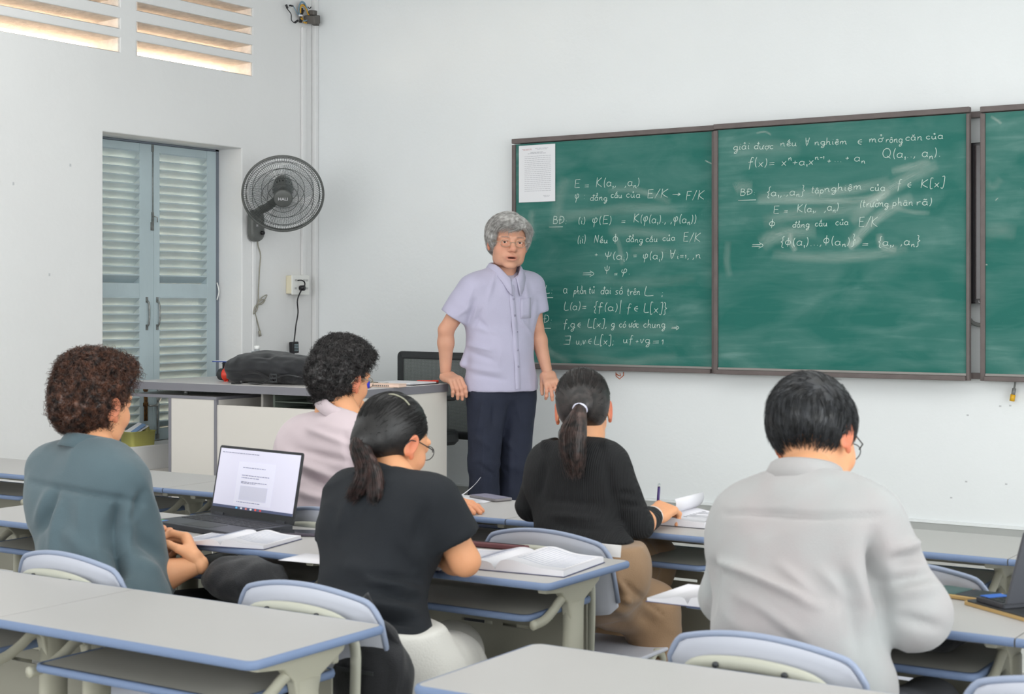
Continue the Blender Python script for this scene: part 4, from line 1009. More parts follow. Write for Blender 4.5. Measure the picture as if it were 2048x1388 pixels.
for i in range(n): x = x0 + (x1 - x0) * i / n; mb.box(x, x + .0013, yb - .001, yb + .003, z0_, z1_)
t_ = mb.build('mesh_back', mat('chair_mesh', (128, 134, 132), .6), oc); t_['kind'] = 'stuff'
sx = cxx; sy = yb + .28
MB().prism(rrect(sx - .24, sx + .24, sy - .24, sy + .22, .08, 6), .42, .50, r=.02).build('seat', M_ch, oc)
MB().tube([(sx, sy, .10), (sx, sy, .42)], .03, 14).build('gas_lift', M_blk, oc)
for k in range(5):
    a_ = 2 * math.pi * k / 5; e = (sx + .28 * math.cos(a_), sy + .28 * math.sin(a_), .07); l = MB(); l.tube([(sx, sy, .11), e], .02, 8, flat=.7); l.build('base_arm', M_ch, oc)
    c = MB(); c.tube([(e[0] - .012, e[1], .03), (e[0] + .012, e[1], .03)], .03, 14); c.build('caster', M_blk, oc)
for s in (-1, 1):
    x = sx + s * .275
    MB().tube(curve_pts([(x - s * .07, sy, .44), (x, sy + .02, .47), (x, sy + .03, .64), (x, sy + .02, .665)], 5), .018, 10).build('armrest_post', M_ch, oc)
    MB().prism(rrect(x - .04, x + .04, sy - .12, sy + .14, .035, 5), .665, .695, r=.01).build('armrest_pad', M_ch, oc)
MB().tube(curve_pts([(sx, yb - .03, .40), (sx, yb - .055, .55), (sx, yb - .02, .75)], 5), .026, 10).build('back_support', M_ch, oc)

# ------------------------------------------------------------------ on the desk: rucksack, bottles, papers
DT = .9965
M_bag = mat('black_nylon', (24, 25, 30), .6, bump=.35, bscale=400, spec=.4, sheen=.2)
def DK(px, py): return at_z(px, py, DT)
# rucksack lying on its back
c = Vector((.86, -1.23, DT)); bagL = at_y(464, 740, -1.30); bagR_x = .86 + .30
L = bagL.x + .03; Rr = L + .50; ym = -1.25
V = Vol((L - .05, ym - .22, DT), (Rr + .06, ym + .22, DT + .2), .006)
V.cap((L + .09, ym, DT + .070), (Rr - .05, ym + .01, DT + .060), .150, .140, k=0, ax=(0, 0, 1), q=.50)
V.cap((L + .06, ym - .08, DT + .060), (L + .06, ym + .10, DT + .07), .07, .07, k=.03, ax=(0, 0, 1), q=.9)
V.cap((L + .16, ym - .07, DT + .09), (L + .40, ym - .06, DT + .085), .06, .06, k=.05, ax=(0, 0, 1), q=.7)
V.cap((L + .11, ym + .05, DT + .105), (L + .24, ym + .06, DT + .10), .05, k=.05, ax=(0, 0, 1), q=.8)
V.cut((0, 0, DT + .002), (0, 0, -1)); ZMIN = DT + .0015
bag = thing('rucksack', (L + .25, ym, DT), 'black nylon rucksack lying flat on the teacher desk', 'bag')
cr = [((L + .10, ym - .14, DT + .10), (L + .30, ym - .12, DT + .04), .010, -.012), ((L + .25, ym - .10, DT + .13), (L + .48, ym - .05, DT + .08), .012, -.014), ((L + .22, ym - .05, DT + .13), (L + .34, ym + .10, DT + .12), .012, -.012),
      ((L + .04, ym - .12, DT + .05), (L + .36, ym - .17, DT + .03), .007, -.010), ((L + .30, ym - .14, DT + .08), (L + .45, ym - .15, DT + .05), .010, .010), ((L + .05, ym - .08, DT + .12), (L + .24, ym - .11, DT + .12), .006, .006)]
clothes('main_body', V, M_bag, bag, bag.location, amp=.010, fr=(9, 16, 22), seed=4, creases=cr, zmin=ZMIN)
bl_ = bag.location.copy()
mb = MB()
for P in ([(L + .08, ym - .13, DT + .085), (L + .2, ym - .155, DT + .075), (L + .33, ym - .165, DT + .035), (L + .37, ym - .165, DT + .012)], [(L + .05, ym - .06, DT + .135), (L + .15, ym - .1, DT + .130), (L + .25, ym - .12, DT + .118)]):
    mb.tube([Vector(v) - bl_ for v in curve_pts(P, 6)], .0035, 6)
mb.build('zip', M_blk, bag)
def strapflat(P, w, m, name, parent, org, th=.003):
    P = curve_pts(P, 6); mb = MB(); mb.tube([Vector(v) - org for v in P], w, 8, flat=th / w, up=(0, 0, 1)); return mb.build(name, m, parent)
strapflat([(L + .20, ym - .165, DT + .006), (L + .30, ym - .195, DT + .006), (L + .36, ym - .175, DT + .03), (L + .44, ym - .16, DT + .05), (L + .52, ym - .15, DT + .04)], .016, M_bag, 'shoulder_strap', bag, bl_)
mb = MB()
bx, by, bz = L + .375, ym - .185, DT + .035
for z in (-.018, 0, .018): mb.box(bx - .022 - bl_.x, bx + .022 - bl_.x, by - .004 - bl_.y, by + .003 - bl_.y, bz + z - .003 - bl_.z, bz + z + .003 - bl_.z)
for x in (-.022, .019): mb.box(bx + x - bl_.x, bx + x + .004 - bl_.x, by - .004 - bl_.y, by + .003 - bl_.y, bz - .021 - bl_.z, bz + .021 - bl_.z)
mb.build('strap_buckle', M_dark, bag, bevel=.001)
strapflat([(L + .14, ym - .165, DT + .012), (L + .17, ym - .20, DT + .004), (L + .13, ym - .225, DT + .004)], .004, M_bag, 'zip_pull', bag, bl_)
# flask lying beside it (black cap, red band)
p0 = at_y(440, 742, -1.27); p0.z = DT + .035; fl = thing('flask', p0, 'flask with black cap and red neck poking from under the rucksack', 'bottle')
Mx = Matrix.Rotation(math.pi / 2, 4, 'Y') @ Matrix.Rotation(.0, 4, 'X')
MB().lathe([(.001, -.002), (.026, 0), (.031, .006), (.032, .034), (.028, .038)], 28, Mx).build('cap', mat('soft_black_rubber', (46, 48, 50), .6), fl)
M_red = mat('red_plastic', (226, 62, 40), .4)
MB().lathe([(.028, .036), (.034, .040), (.034, .050), (.028, .056), (.029, .075)], 28, Mx).build('neck', M_red, fl)
mb = MB(); mb.tube(curve_pts([(.045, -.01, .034), (.052, -.012, .046), (.062, -.01, .034)], 5), .005, 8); mb.tube(curve_pts([(.045, -.01, -.030), (.052, -.018, -.042), (.066, -.01, -.031)], 5), .005, 8); mb.build('carry_loop', M_red, fl)
MB().lathe([(.029, .074), (.034, .09), (.034, .16)], 28, Mx).build('flask_body', M_blk, fl)
# blue folder resting on a black box, behind
p1 = at_y(452, 718, -1.05); bxo = thing('black_case', (p1.x + .10, -1.06, DT), 'small black box behind the rucksack', 'box')
zt_ = at_y(470, 722, -1.05).z
MB().prism(rrect(-.075, .10, -.05, .06, .01), 0, zt_ - DT - .004, r=.003).build('case_body', M_blk, bxo); MB().box(-.074, .099, -.0505, .0605, zt_ - DT - .014, zt_ - DT - .011).build('lid_seam', M_dark, bxo)
fo = thing('blue_folder', (p1.x + .12, -1.06, zt_), 'thin blue plastic folder lying on the small black box', 'folder')
MB().box(-.135, .16, -.08, .1, -.0035, .0015).build('cover', mat('blue_plastic', (60, 84, 158), .35), fo); MB().box(-.13, .155, -.075, .095, .0015, .003).build('sheets', M_paper, fo)
# water bottle with ribbed clear body and white cap
p2 = at_y(514, 700, -.93); p2.z = DT; M_clear = mat('clear_plastic', (225, 232, 236), .08, trans=.9, ior=1.3, alpha=.6)
wb2 = thing('water_bottle', p2, 'small clear plastic water bottle with white cap behind the rucksack', 'bottle')
ht = at_y(514, 691, -.93).z - DT
prof = [(.001, 0), (.028, .001), (.031, .008)]
for k in range(7): z = .02 + k * .019; prof += [(.031, z), (.029, z + .006), (.031, z + .012)]
z = prof[-1][1]; prof += [(.031, ht - .075), (.026, ht - .055), (.014, ht - .028), (.013, ht - .018)]
MB().lathe(prof, 28).build('bottle_body', M_clear, wb2); MB().lathe([(.0135, ht - .02), (.0155, ht - .018), (.0155, ht - .002), (.013, ht)], 20).build('cap', mat('white_plastic2', (238, 238, 236), .4), wb2)
MB().lathe([(.0295, ht - .072), (.0272, ht - .058), (.022, ht - .047)], 28, caps=False).build('neck_print', mat('grey_print', (90, 90, 92), .5), wb2)
# papers, clipboard, blush coloured box, keys, markers
p3 = DK(815, 768); pb = thing('document_stack', (p3.x, p3.y, DT), 'white sheets in a dark folder lying near the desk end', 'papers', rz=-.05)
MB().box(-.14, .12, -.10, .10, 0, .004).build('folder', mat('dark_folder', (60, 60, 64), .5), pb, bevel=.001); MB().box(-.15, .10, -.10, .105, .004, .009).build('sheets', M_paper, pb)
mb = MB(); mb.prism([(-.15, -.1), (.10, -.1), (.10, .105), (-.15, .105)], .0092, .0100); mb.build('top_sheet', M_paper, pb, rot=(0, 0, .02))
p4 = DK(790, 773); pc = thing('flat_box', (p4.x - .02, p4.y - .05, DT), 'flat blush-pink pencil box on the teacher desk beside white sheets', 'box', rz=.05)
M_blush = mat('blush_card', (238, 208, 190), .5)
MB().box(-.10, .10, -.035, .035, 0, .014).build('tray', M_blush, pc, bevel=.003); MB().box(-.101, .101, -.036, .036, .014, .017).build('lid', M_blush, pc, bevel=.001)
mb = MB()
for k in range(9): mb.box(-.05 + k * .011, -.044 + k * .011, -.0366, -.0358, .004, .010)
mb.build('printed_text', M_fan, pc)
p5 = DK(757, 769); kc = thing('key_ring', (p5.x, p5.y, DT), 'small bunch of keys with a dark green tag on the teacher desk', 'keys')
mb = MB(); mb.tube([(.014 * math.cos(a_ * .5), .014 * math.sin(a_ * .5), .004) for a_ in range(12)], .0015, 5, closed=True); mb.build('ring', M_steel, kc)
for a_ in (-.5, .1, .7, 2.8):
    k_ = MB(); k_.box(.012, .05, -.004, .004, .002, .005); k_.lathe([(.010, .002), (.010, .005)], 12, Matrix.Translation((.02, 0, .0))); k_.build('key', M_steel, kc, rot=(0, -.12, a_))
MB().box(-.045, -.012, -.012, .012, .002, .012).build('key_tag', mat('dark_green', (40, 60, 44), .5), kc)
p6 = DK(734, 776); p6.z = DT + .016; mk1 = thing('glue_stick', p6, 'short blue plastic stick standing on the teacher desk', 'stationery')
MB().lathe([(.001, -.016), (.014, -.016), (.014, .014), (.011, .018), (.001, .018)], 20).build('stick_body', mat('royal_blue', (44, 52, 190), .35), mk1)
p7 = DK(866, 765); rm = thing('red_pen', (p7.x - .04, p7.y, DT + .006), 'red pen lying at the edge of the white sheets', 'pen', rz=.4)
MB().tube([(-.05, 0, 0), (.05, 0, 0)], .005, 10).build('barrel', M_red, rm); MB().tube([(.03, 0, 0), (.062, 0, 0)], .0065, 10).build('cap', M_red, rm)

# ------------------------------------------------------------------ yellow-green tub on the window sill
q = at_x(276, 884, -.06); q.z = WZ0; M_tub = mat('translucent_yellow_plastic', (196, 192, 110), .3, alpha=.78)
tub = thing('plastic_tub', (q.x, q.y, q.z), 'yellowish translucent plastic tub of small things on the window sill', 'container', rz=math.pi / 2)
w_, d_, h_ = .088, .05, .075
mb = MB(); mb.prism(rrect(-w_ + .006, w_ - .006, -d_ + .006, d_ - .006, .015), 0, .002)
ol = rrect(-w_, w_, -d_, d_, .018)
n = len(ol); vs = []; 
for z, s_ in ((0, .93), (h_, 1.0), (h_, 1.05), (h_ + .003, 1.05), (h_ + .001, .98), (.002, .91)): vs += [(x * s_, y * s_, z) for x, y in ol]
fs = [(i * n + k, i * n + (k + 1) % n, (i + 1) * n + (k + 1) % n, (i + 1) * n + k) for i in range(5) for k in range(n)]
mb.add(vs, fs, True); mb.build('tub_wall', M_tub, tub)
for (x, y, z, a_, m_, nm) in ((-.03, 0, .035, .3, mat('olive_block', (150, 146, 70), .6), 'sponge'), (.02, .01, .03, -.2, mat('olive_block2', (120, 118, 60), .6), 'sponge'), (.055, 0, .04, .1, mat('straw_yellow', (206, 200, 130), .6), 'sponge')):
    MB().box(-.022, .022, -.03, .03, -.028, .028).build(nm, m_, tub, loc=(x, y, z), rot=(.2, a_, a_), bevel=.004)
MB().box(-.06, .06, -.035, .035, -.001, .001).build('folded_paper', M_paper, tub, loc=(-.01, 0, .088), rot=(.25, -.35, .1))
MB().box(-.05, .05, -.012, .012, -.0015, .0015).build('blue_packet', mat('packet_blue', (120, 150, 190), .4), tub, loc=(-.015, -.02, .092), rot=(.35, -.38, .1))
MB().lathe([(.02, -.01), (.02, .01)], 14).build('tape_roll', mat('straw_yellow', (206, 200, 130), .6), tub, loc=(.055, 0, .085), rot=(1.2, .2, 0))

# ------------------------------------------------------------------ student tables
M_tt = mat('table_top_grey', (180, 178, 176), .42, noise=.02, nscale=4, spec=.45)
M_band = mat('blue_edge_band', (112, 130, 162), .55, spec=.4)
M_frame = mat('beige_steel', (176, 174, 158), .45, spec=.4)
M_shelf = mat('shelf_grey', (166, 165, 158), .5)
M_panel = mat('panel_grey', (146, 144, 132), .6)
TW, TD, TH = .366, .205, .741
def make_table():
    t = thing('student_table', (0, 0, 0), 'x', 'table')
    SO = rrect(-.275, .275, -.160, .140, .02)
    s = MB(); s.prism(SO, .636, .650, r=.002); s.build('shelf', M_shelf, t)
    s = MB(); s.sweep(SO, [(-.001, .634), (.008, .636), (.010, .643), (.008, .650), (-.001, .652)]); s.build('shelf_edge', M_band, t)
    MB().box(-.275, .275, .138, .156, .660, .689).build('back_rail', M_frame, t, bevel=.004)
    # perforated modesty panel: strips round three staggered rows of slots
    p = MB(); y0, y1 = .146, .151; za, zb = .28, .634
    slots_ = [(-.20, -.07, .608), (-.05, .05, .608), (.07, .20, .608), (-.17, -.07, .576), (-.045, -.02, .576), (.02, .16, .576), (-.13, -.03, .542), (.00, .11, .542)]
    holes_ = [(a, b, z, z + .009) for a, b, z in slots_]
    xs = sorted({-.262, .262, *[h[0] for h in holes_], *[h[1] for h in holes_]}); zs = sorted({za, zb, *[h[2] for h in holes_], *[h[3] for h in holes_]})
    for i in range(len(xs) - 1):
        for j in range(len(zs) - 1):
            if not any(h[0] < (xs[i] + xs[i + 1]) / 2 < h[1] and h[2] < (zs[j] + zs[j + 1]) / 2 < h[3] for h in holes_): p.box(xs[i], xs[i + 1], y0, y1, zs[j], zs[j + 1])
    p.build('modesty_panel', M_panel, t)
    for s_ in (-1, 1):
        x = s_ * .296; f = MB(); th = .016
        PM = Matrix(((0, 0, 1, x), (1, 0, 0, 0), (0, 1, 0, 0), (0, 0, 0, 1)))
        f.prism([(-.005, .60), (.045, .60), (.060, .66), (.13, .695), (.145, .7215), (-.125, .7215), (-.125, .700), (-.050, .690), (-.020, .66)], -th * .8, th * .8, PM, r=.004)
        f.tube(curve_pts([(x, -.005, .685), (x, -.045, .668), (x, -.075, .650), (x, -.115, .634), (x, -.165, .630)], 5), .0125, 8, flat=.8, up=(1, 0, 0))
        f.build('top_bracket', M_frame, t)
        f = MB(); f.tube([(x, .022, .66), (x, .016, .30), (x, .008, .05)], .036, 16, flat=1, up=(1, 0, 0))
        f.v = [(x + (v[0] - x) * .62, v[1], v[2]) for v in f.v]; f.build('leg', M_frame, t)
        f = MB(); f.tube(curve_pts([(x, -.19, .018), (x, -.12, .035), (x, .0, .055), (x, .12, .035), (x, .19, .018)], 5), .026, 10, flat=.6); f.build('foot', M_frame, t)
        b = MB(); b.lathe([(.001, 0), (.006, 0), (.006, .004), (.001, .004)], 10, Matrix.Translation((x - th - .003, .03, .64)) @ Matrix.Rotation(math.pi / 2, 4, 'Y')); b.build('bolt', M_dark, t)
    return t
def make_top(t, eL, eR):
    x0, x1 = (-TW + .009 if eL else -TW + .0016), (TW - .009 if eR else TW - .0016); y0, y1 = -TD + .009, TD - .009; r = .018; ol = []
    for cx, cy, a0, e in ((x1, y0, -90, eR), (x1, y1, 0, eR), (x0, y1, 90, eL), (x0, y0, 180, eL)):
        if not e: ol.append((cx, cy)); continue
        ccx = cx - r if cx > 0 else cx + r; ccy = cy + r if cy < 0 else cy - r
        for i in range(6): a = math.radians(a0 + 18 * i); ol.append((ccx + r * math.cos(a), ccy + r * math.sin(a)))
    k = TH - .009; tp = MB().prism(ol, TH - .0185, TH, r=.0); tp.build('tabletop', M_tt, t)
    hp = [(.0095 * math.sin(math.pi * q / 6) ** .6, k - .0090 * math.cos(math.pi * q / 6)) for q in range(7)]
    n = len(ol)
    def strip(idx):
        vs = []; fs = []; m = len(hp)
        for q, i in enumerate(idx):
            p = Vector(ol[i]); a = Vector(ol[idx[max(q - 1, 0)]]); b = Vector(ol[idx[min(q + 1, len(idx) - 1)]]); tt = (b - a).normalized(); nn = Vector((tt.y, -tt.x))
            vs += [(p.x + nn.x * o, p.y + nn.y * o, z) for o, z in hp]
        for q in range(len(idx) - 1): fs += [(q * m + j, (q + 1) * m + j, (q + 1) * m + j + 1, q * m + j + 1) for j in range(m - 1)]
        return vs, fs
    mb = MB()
    if eR or eL:
        s_ = n - (6 if eL else 1); idx = [(s_ + q) % n for q in range(n if not (eL and not eR) else n)]
        if eR and not eL: idx = [n - 1] + list(range(0, n - 1))
        elif eL and not eR: idx = list(range(1, n)) + [0]
        else: idx = list(range(n)) + [0]
        mb.add(*strip(idx), True)
    else:
        mb.add(*strip([3, 0]), True); MB().add(*strip([1, 2]), True).build('edge_band', M_band, t)
    mb.build('edge_band', M_band, t)
tab0 = make_table(); used = []
def put(proto, first, x, y, label, group, rz=0, z=0):
    if not used or proto not in used: o = proto; used.append(proto)
    else: o = copy_tree(proto)
    o.location = (x, y, z); o.rotation_euler = (0, 0, rz); o['label'] = label
    if group: o['group'] = group
    return o
GT = 'student tables in rows'
TBL = [
 (3.802, -4.878, 'empty pale student table with blue edge, its rounded end nearest the camera on the left'),
 (3.070, -4.878, 'empty pale student table behind the seated man in the teal shirt'),
 (2.338, -4.878, 'student table at the lower left corner of the photo, mostly cut off'),
 (4.872, -4.852, 'empty pale student table in front of the camera below the white-shirted man'),
 (5.604, -4.852, 'student table cut off at the lower right corner of the photo'),
 (3.840, -3.905, 'student table under the open book beside the woman in the black polo shirt'),
 (3.108, -3.905, 'student table carrying the open laptop with the lit screen'),
 (2.376, -3.905, 'student table hidden behind the left arm of the man in the teal shirt'),
 (4.915, -3.905, 'student table in front of the man in the white shirt'),
 (5.647, -3.905, 'student table under the laptop at the right edge of the photo'),
 (3.150, -3.045, 'front-row student table with the loose papers and grey phone'),
 (3.882, -3.045, 'front-row student table before the ponytailed woman in black'),
 (2.418, -3.045, 'empty front-row student table behind the lit laptop screen'),
 (1.686, -3.045, 'front-row student table just past the shoulder of the man in teal'),
 (.954, -3.045, 'front-row student table at the far left, nearest the shuttered wall'),
 (4.640, -2.955, 'front-row student table under the thick open notebook with printed pages'),
 (5.372, -2.955, 'empty front-row student table at the far right behind the white shirt'),
]
made = [put(tab0, None, x, y, l, GT) for x, y, l in TBL]
for o, (x, y, l) in zip(made, TBL):
    right = not any(abs(x + .732 - x2) < .02 and abs(y - y2) < .02 for x2, y2, _ in TBL); left = not any(abs(x - .732 - x2) < .02 and abs(y - y2) < .02 for x2, y2, _ in TBL)
    make_top(o, left and x > 3.9, right and x < 4.3)
# ------------------------------------------------------------------ student chairs
M_cp = mat('lavender_grey_plastic', (196, 199, 210), .42, spec=.4)
M_rim = mat('blue_rim_plastic', (146, 157, 180), .4)
M_cf = mat('chair_frame_beige', (182, 182, 168), .4, spec=.45)
def make_chair():
    t = thing('student_chair', (0, 0, 0), 'x', 'chair')
    hw = .200; zt = .792; zb = .560; yb = 0.0
    # curved backrest shell
    def shell(ins, y_off, th):
        nx, nz = 18, 10; vs = []; fs = []
        for side in (0, 1):
            for i in range(nx + 1):
                for j in range(nz + 1):
                    u = i / nx * 2 - 1; v = j / nz
                    x = u * (hw - ins); top = zt - ins - .036 * u * u - .030 * max(0, abs(u) - .82) ** 2 / .0324; bot = zb + ins + .012 * u * u + .02 * max(0, abs(u) - .85) ** 2 / .0225
                    z = bot + (top - bot) * v; y = yb + y_off + .030 * u * u - .045 * (v - .5) + (th if side else 0)
                    vs.append((x, y, z))
        W = nz + 1; S = (nx + 1) * W
        for i in range(nx):
            for j in range(nz):
                a = i * W + j; fs.append((a, a + 1, a + W + 1, a + W)); fs.append((S + a, S + a + W, S + a + W + 1, S + a + 1))
        for i in range(nx): 
            for j in (0, nz): a = i * W + j; q = (a, a + W, S + a + W, S + a); fs.append(q if j == 0 else q[::-1])
        for j in range(nz):
            for i in (0, nx): a = i * W + j; q = (a, S + a, S + a + 1, a + 1); fs.append(q if i == 0 else q[::-1])
        return vs, fs
    vs, fs = shell(.004, 0, .009); MB().add(vs, fs, True).build('backrest', M_cp, t, bevel=0, smooth=True).modifiers.new('b', 'BEVEL').width = .002
    R = MB(); P = []
    N_ = 40
    for i in range(N_ + 1):
        u = i / N_ * 2 - 1; P.append((u * hw, yb + .0045 + .030 * u * u - .0225, zt - .036 * u * u - .030 * max(0, abs(u) - .82) ** 2 / .0324))
    for s_ in (1,): 
        P = [(-hw, yb + .0045 + .030 + .0225 - .008, zb + .05)] + P + [(hw, yb + .0045 + .030 + .0225 - .008, zb + .05)]
    R.tube(P, .0065, 8); R.build('backrest_rim', M_rim, t)
    # seat
    S_ = MB(); S_.prism(rrect(-.195, .195, .0 + .03, .40, .05, 6), .425, .437, r=.004); S_.build('seat', M_cp, t)
    S_ = MB(); S_.tube(curve_pts([(-.19, .385, .425), (-.1, .402, .418), (.1, .402, .418), (.19, .385, .425)], 4), .012, 8); S_.build('seat_front_rim', M_rim, t)
    # arched frame behind the backrest, running down to the floor
    A = [(-.168, -.062, .01), (-.162, -.040, .40), (-.158, -.022, .60), (-.150, -.018, .685), (-.115, -.030, .728), (0, -.036, .742), (.115, -.030, .728), (.150, -.018, .685), (.158, -.022, .60), (.162, -.040, .40), (.168, -.062, .01)]
    f = MB(); f.tube(curve_pts(A, 6), .0135, 10, flat=.62, up=(0, 1, 0)); f.build('back_frame', M_cf, t)
    f = MB()
    for x in (-.07, .07): f.lathe([(.001, 0), (.006, 0), (.006, .005), (.001, .006)], 10, Matrix.Translation((x, -.043, .735)) @ Matrix.Rotation(math.pi / 2, 4, 'X'))
    f.build('screw', M_dark, t)
    for s_ in (-1, 1):
        x = s_ * .178
        f = MB(); f.tube(curve_pts([(x, -.048, .40), (x, .10, .405), (x, .28, .40), (x, .345, .33), (x, .37, .15), (x, .385, .01)], 6), .0125, 8); f.build('front_leg', M_cf, t)
        f = MB(); f.tube([(x + s_ * .004, .30 + .045 * math.cos(q * math.pi / 10), .375 + .055 * math.sin(q * math.pi / 10)) for q in range(20)], .011, 8, closed=True); f.build('frame_ring', M_cf, t)
    f = MB(); f.tube([(-.17, .16, .402), (.17, .16, .402)], .010, 8); f.tube([(-.175, .33, .36), (.175, .33, .36)], .009, 8); f.build('cross_bar', M_cf, t)
    return t
ch0 = make_chair(); GC = 'student chairs'
CHR = [
 (3.895, -4.618, 'pale lavender plastic chair behind the woman in the black polo shirt', 0),
 (3.140, -4.625, 'pale lavender plastic chair against the back of the man in the teal shirt', -.06),
 (3.915, -3.665, 'pale plastic chair of the ponytailed woman, its back arching over the open book', 0),
 (3.130, -3.650, 'pale plastic chair of the man in the pink shirt, mostly hidden', 0),
 (4.945, -4.565, 'pale plastic chair at the back of the man in the white shirt', -.06),
 (2.000, -3.640, 'empty plastic chair just past the left arm of the man in the teal shirt', 0),
 (4.895, -3.640, 'empty plastic chair between the white-shirted man and the right-hand laptop', 0),
 (5.525, -4.600, 'pale plastic chair back cut off at the lower right corner of the photo', 0),
]
for x, y, l, r in CHR: put(ch0, None, x, y, l, GC, rz=r)

# ------------------------------------------------------------------ people
def Vc(*a): return Vector(a)
def lerp(a, b, t): return Vector(a).lerp(Vector(b), t)
def hair_vol(kind, h=.0042):
    V = Vol((-.13, -.16, -.16), (.13, .14, .16), h)
    V.ell((0, -.020, .040), (.083, .102, .090), k=0)
    V.ell((0, -.045, .0), (.078, .078, .080), k=.03)
    return V
def finish_hair(V, M, lumps=.003, freq=40, it=1, seed=0):
    P, Q = V.skin(); P = relax(P, Q, it); N = vnormals(P, Q)
    d = noise3(P * freq + seed) * .6 + noise3(P * freq * 2.1 + seed + 9) * .4
    return P + N * (d * lumps)[:, None], Q, N
def make_body(V, J, e, legs=True, arms=(1, 1), female=False, bw=1.0):
    """torso, neck, legs into volume V; joints J in world space; e = extra thickness"""
    R = (J['shR'] - J['shL']).normalized(); U = (J['neck'] - J['pelvis']).normalized(); Fd = U.cross(R).normalized()
    q = .70
    V.cap(J['pelvis'] - R * .055, J['pelvis'] + R * .055, .112 * bw + e, k=0, ax=Fd, q=.85)
    V.cap(J['waist'] - R * .03, J['chest'] - R * .04, .108 * bw + e, .118 * bw + e, k=.06, ax=Fd, q=q + .1); V.cap(J['waist'] + R * .03, J['chest'] + R * .04, .108 * bw + e, .118 * bw + e, k=.05, ax=Fd, q=q + .1)
    V.cap(J['pelvis'], J['waist'], .115 * bw + e, .118 * bw + e, k=.05, ax=Fd, q=.85)
    sL, sR = J['shL'] - U * .025 + R * .035, J['shR'] - U * .025 - R * .035
    V.cap(sL, sR, .068 + e, k=.07, ax=Fd, q=.9)
    V.cap(J['chest'] - R * .055 + U * .04, J['neck'] - U * .07 - R * .03, .10 * bw + e, .07 + e, k=.06, ax=Fd, q=.85); V.cap(J['chest'] + R * .055 + U * .04, J['neck'] - U * .07 + R * .03, .10 * bw + e, .07 + e, k=.06, ax=Fd, q=.85)
    for s, sh in ((-1, J['shL']), (1, J['shR'])): V.cap(J['neck'] - U * .038 - Fd * .016, sh + U * .012 - R * s * .035, .036 + e, .044 + e, k=.05)
    return R, U, Fd
def arm(V, sh, el, wr, e=0, k=.03, g=1.0, slim=0):
    V.cap(sh, el, .050 * g + e - slim, .039 * g + e - slim * .3, k=k); m = lerp(el, wr, .28)
    V.cap(el, m, .038 * g + e, .040 * g + e, k=.015); V.cap(m, wr, .040 * g + e, .026 * g + e, k=.02)
def bounds(pts, m):
    P = np.array([A3(p) for p in pts]); return P.min(0) - m, P.max(0) + m
def leg(V, hip, kn, an, e=0, g=1.0, k=.04):
    V.cap(hip, kn, .082 * g + e, .056 * g + e, k=k); V.cap(kn, an, .054 * g + e, .038 * g + e, k=.03)
M_shoe = mat('black_shoe', (30, 30, 34), .4)
def shoe(root, an, d, m=None):
    d = Vector(d); d.z = 0; d.normalize(); z0 = an.z - .07
    V = Vol(*bounds([an - d * .09, an + d * .22], .09), .006)
    V.cap(an + Vc(0, 0, -.045) - d * .03, an + Vc(0, 0, -.035) + d * .13, .040, .036, k=0, ax=(0, 0, 1), q=.8); V.cap(an + Vc(0, 0, -.04), an + Vc(0, 0, .01), .042, .040, k=.03); V.cut((0, 0, z0), (0, 0, -1))
    P, Q = V.skin(); np_mesh('shoe', relax(P, Q, 2), Q, m or M_shoe, root, origin=root.location)
def person(J, label, org, headM, skin, old=False, openm=False, hands=(), face_h=.0030, blush=0, sleeves=None, female=False, g=1.0, legs=True, feet=None, bw=1.0, slim=.0):
    root = thing('person', org, label, 'person'); O = Vector(org)
    pts = [J[k] for k in J if k != 'hb']; lo, hi = bounds(pts, .13)
    V = Vol(lo, hi, .0075)
    make_body(V, J, -.022, bw=bw * .97)
    hb = headM @ Vc(0, -.02, -.05); J['hb'] = headM @ Vc(0, -.030, -.13); V.cap(J['neck'] - (hb - J['neck']).normalized() * .03, hb, .053 * g, .050 * g, k=.03)
    for s in 'LR': arm(V, J['sh' + s], J['el' + s], J['wr' + s], 0, g=g, slim=slim)
    for s in 'LR': leg(V, J['hip' + s], J['kn' + s], J['an' + s], -.01)
    P, Q = V.skin(); P = relax(P, Q, 1)
    Ch = np.tile(skin, (len(P), 1)) * (1 + .06 * noise3(P * 22)[:, None])
    for s in 'LR':
        q, t = seg_d(P, lerp(J['el' + s], J['sh' + s], .02), J['el' + s]); w = np.exp(-(q / .045) ** 2)[:, None] * .35; Ch = Ch * (1 - w) + (Ch * np.array((.92, .76, .70))) * w
    # head
    H_ = Vol((-.10, -.13, -.17), (.10, .14, .14), face_h); head_prims(H_, female, old, openm)
    H_.cap((0, -.024, -.03), (0, -.030, -.125), .050, .048, k=.03); 
    hp, hq = H_.skin(); hp = relax(hp, hq, 1); hc = head_col(hp, skin, old, blush); hw = app(headM, hp)
    parts = [(P, Q), (hw, hq)]; cols = [Ch, hc]
    for (M, kw) in hands:
        a, b = hand_mesh(M, **kw); parts.append((a, b)); loc = app(np.linalg.inv(np.array(M)), a)
        w = np.clip((loc[:, 1] - .09) / .08, 0, 1)[:, None] * .3; cols.append(np.tile(skin, (len(a), 1)) * (1 - w) + np.array(srgb(222, 138, 112)[:3]) * w)
    PP, QQ = join(parts); np_mesh('body', PP, QQ, M_skin, root, np.concatenate(cols), O)
    if feet:
        for s in 'LR': shoe(root, J['an' + s], feet)
    return root
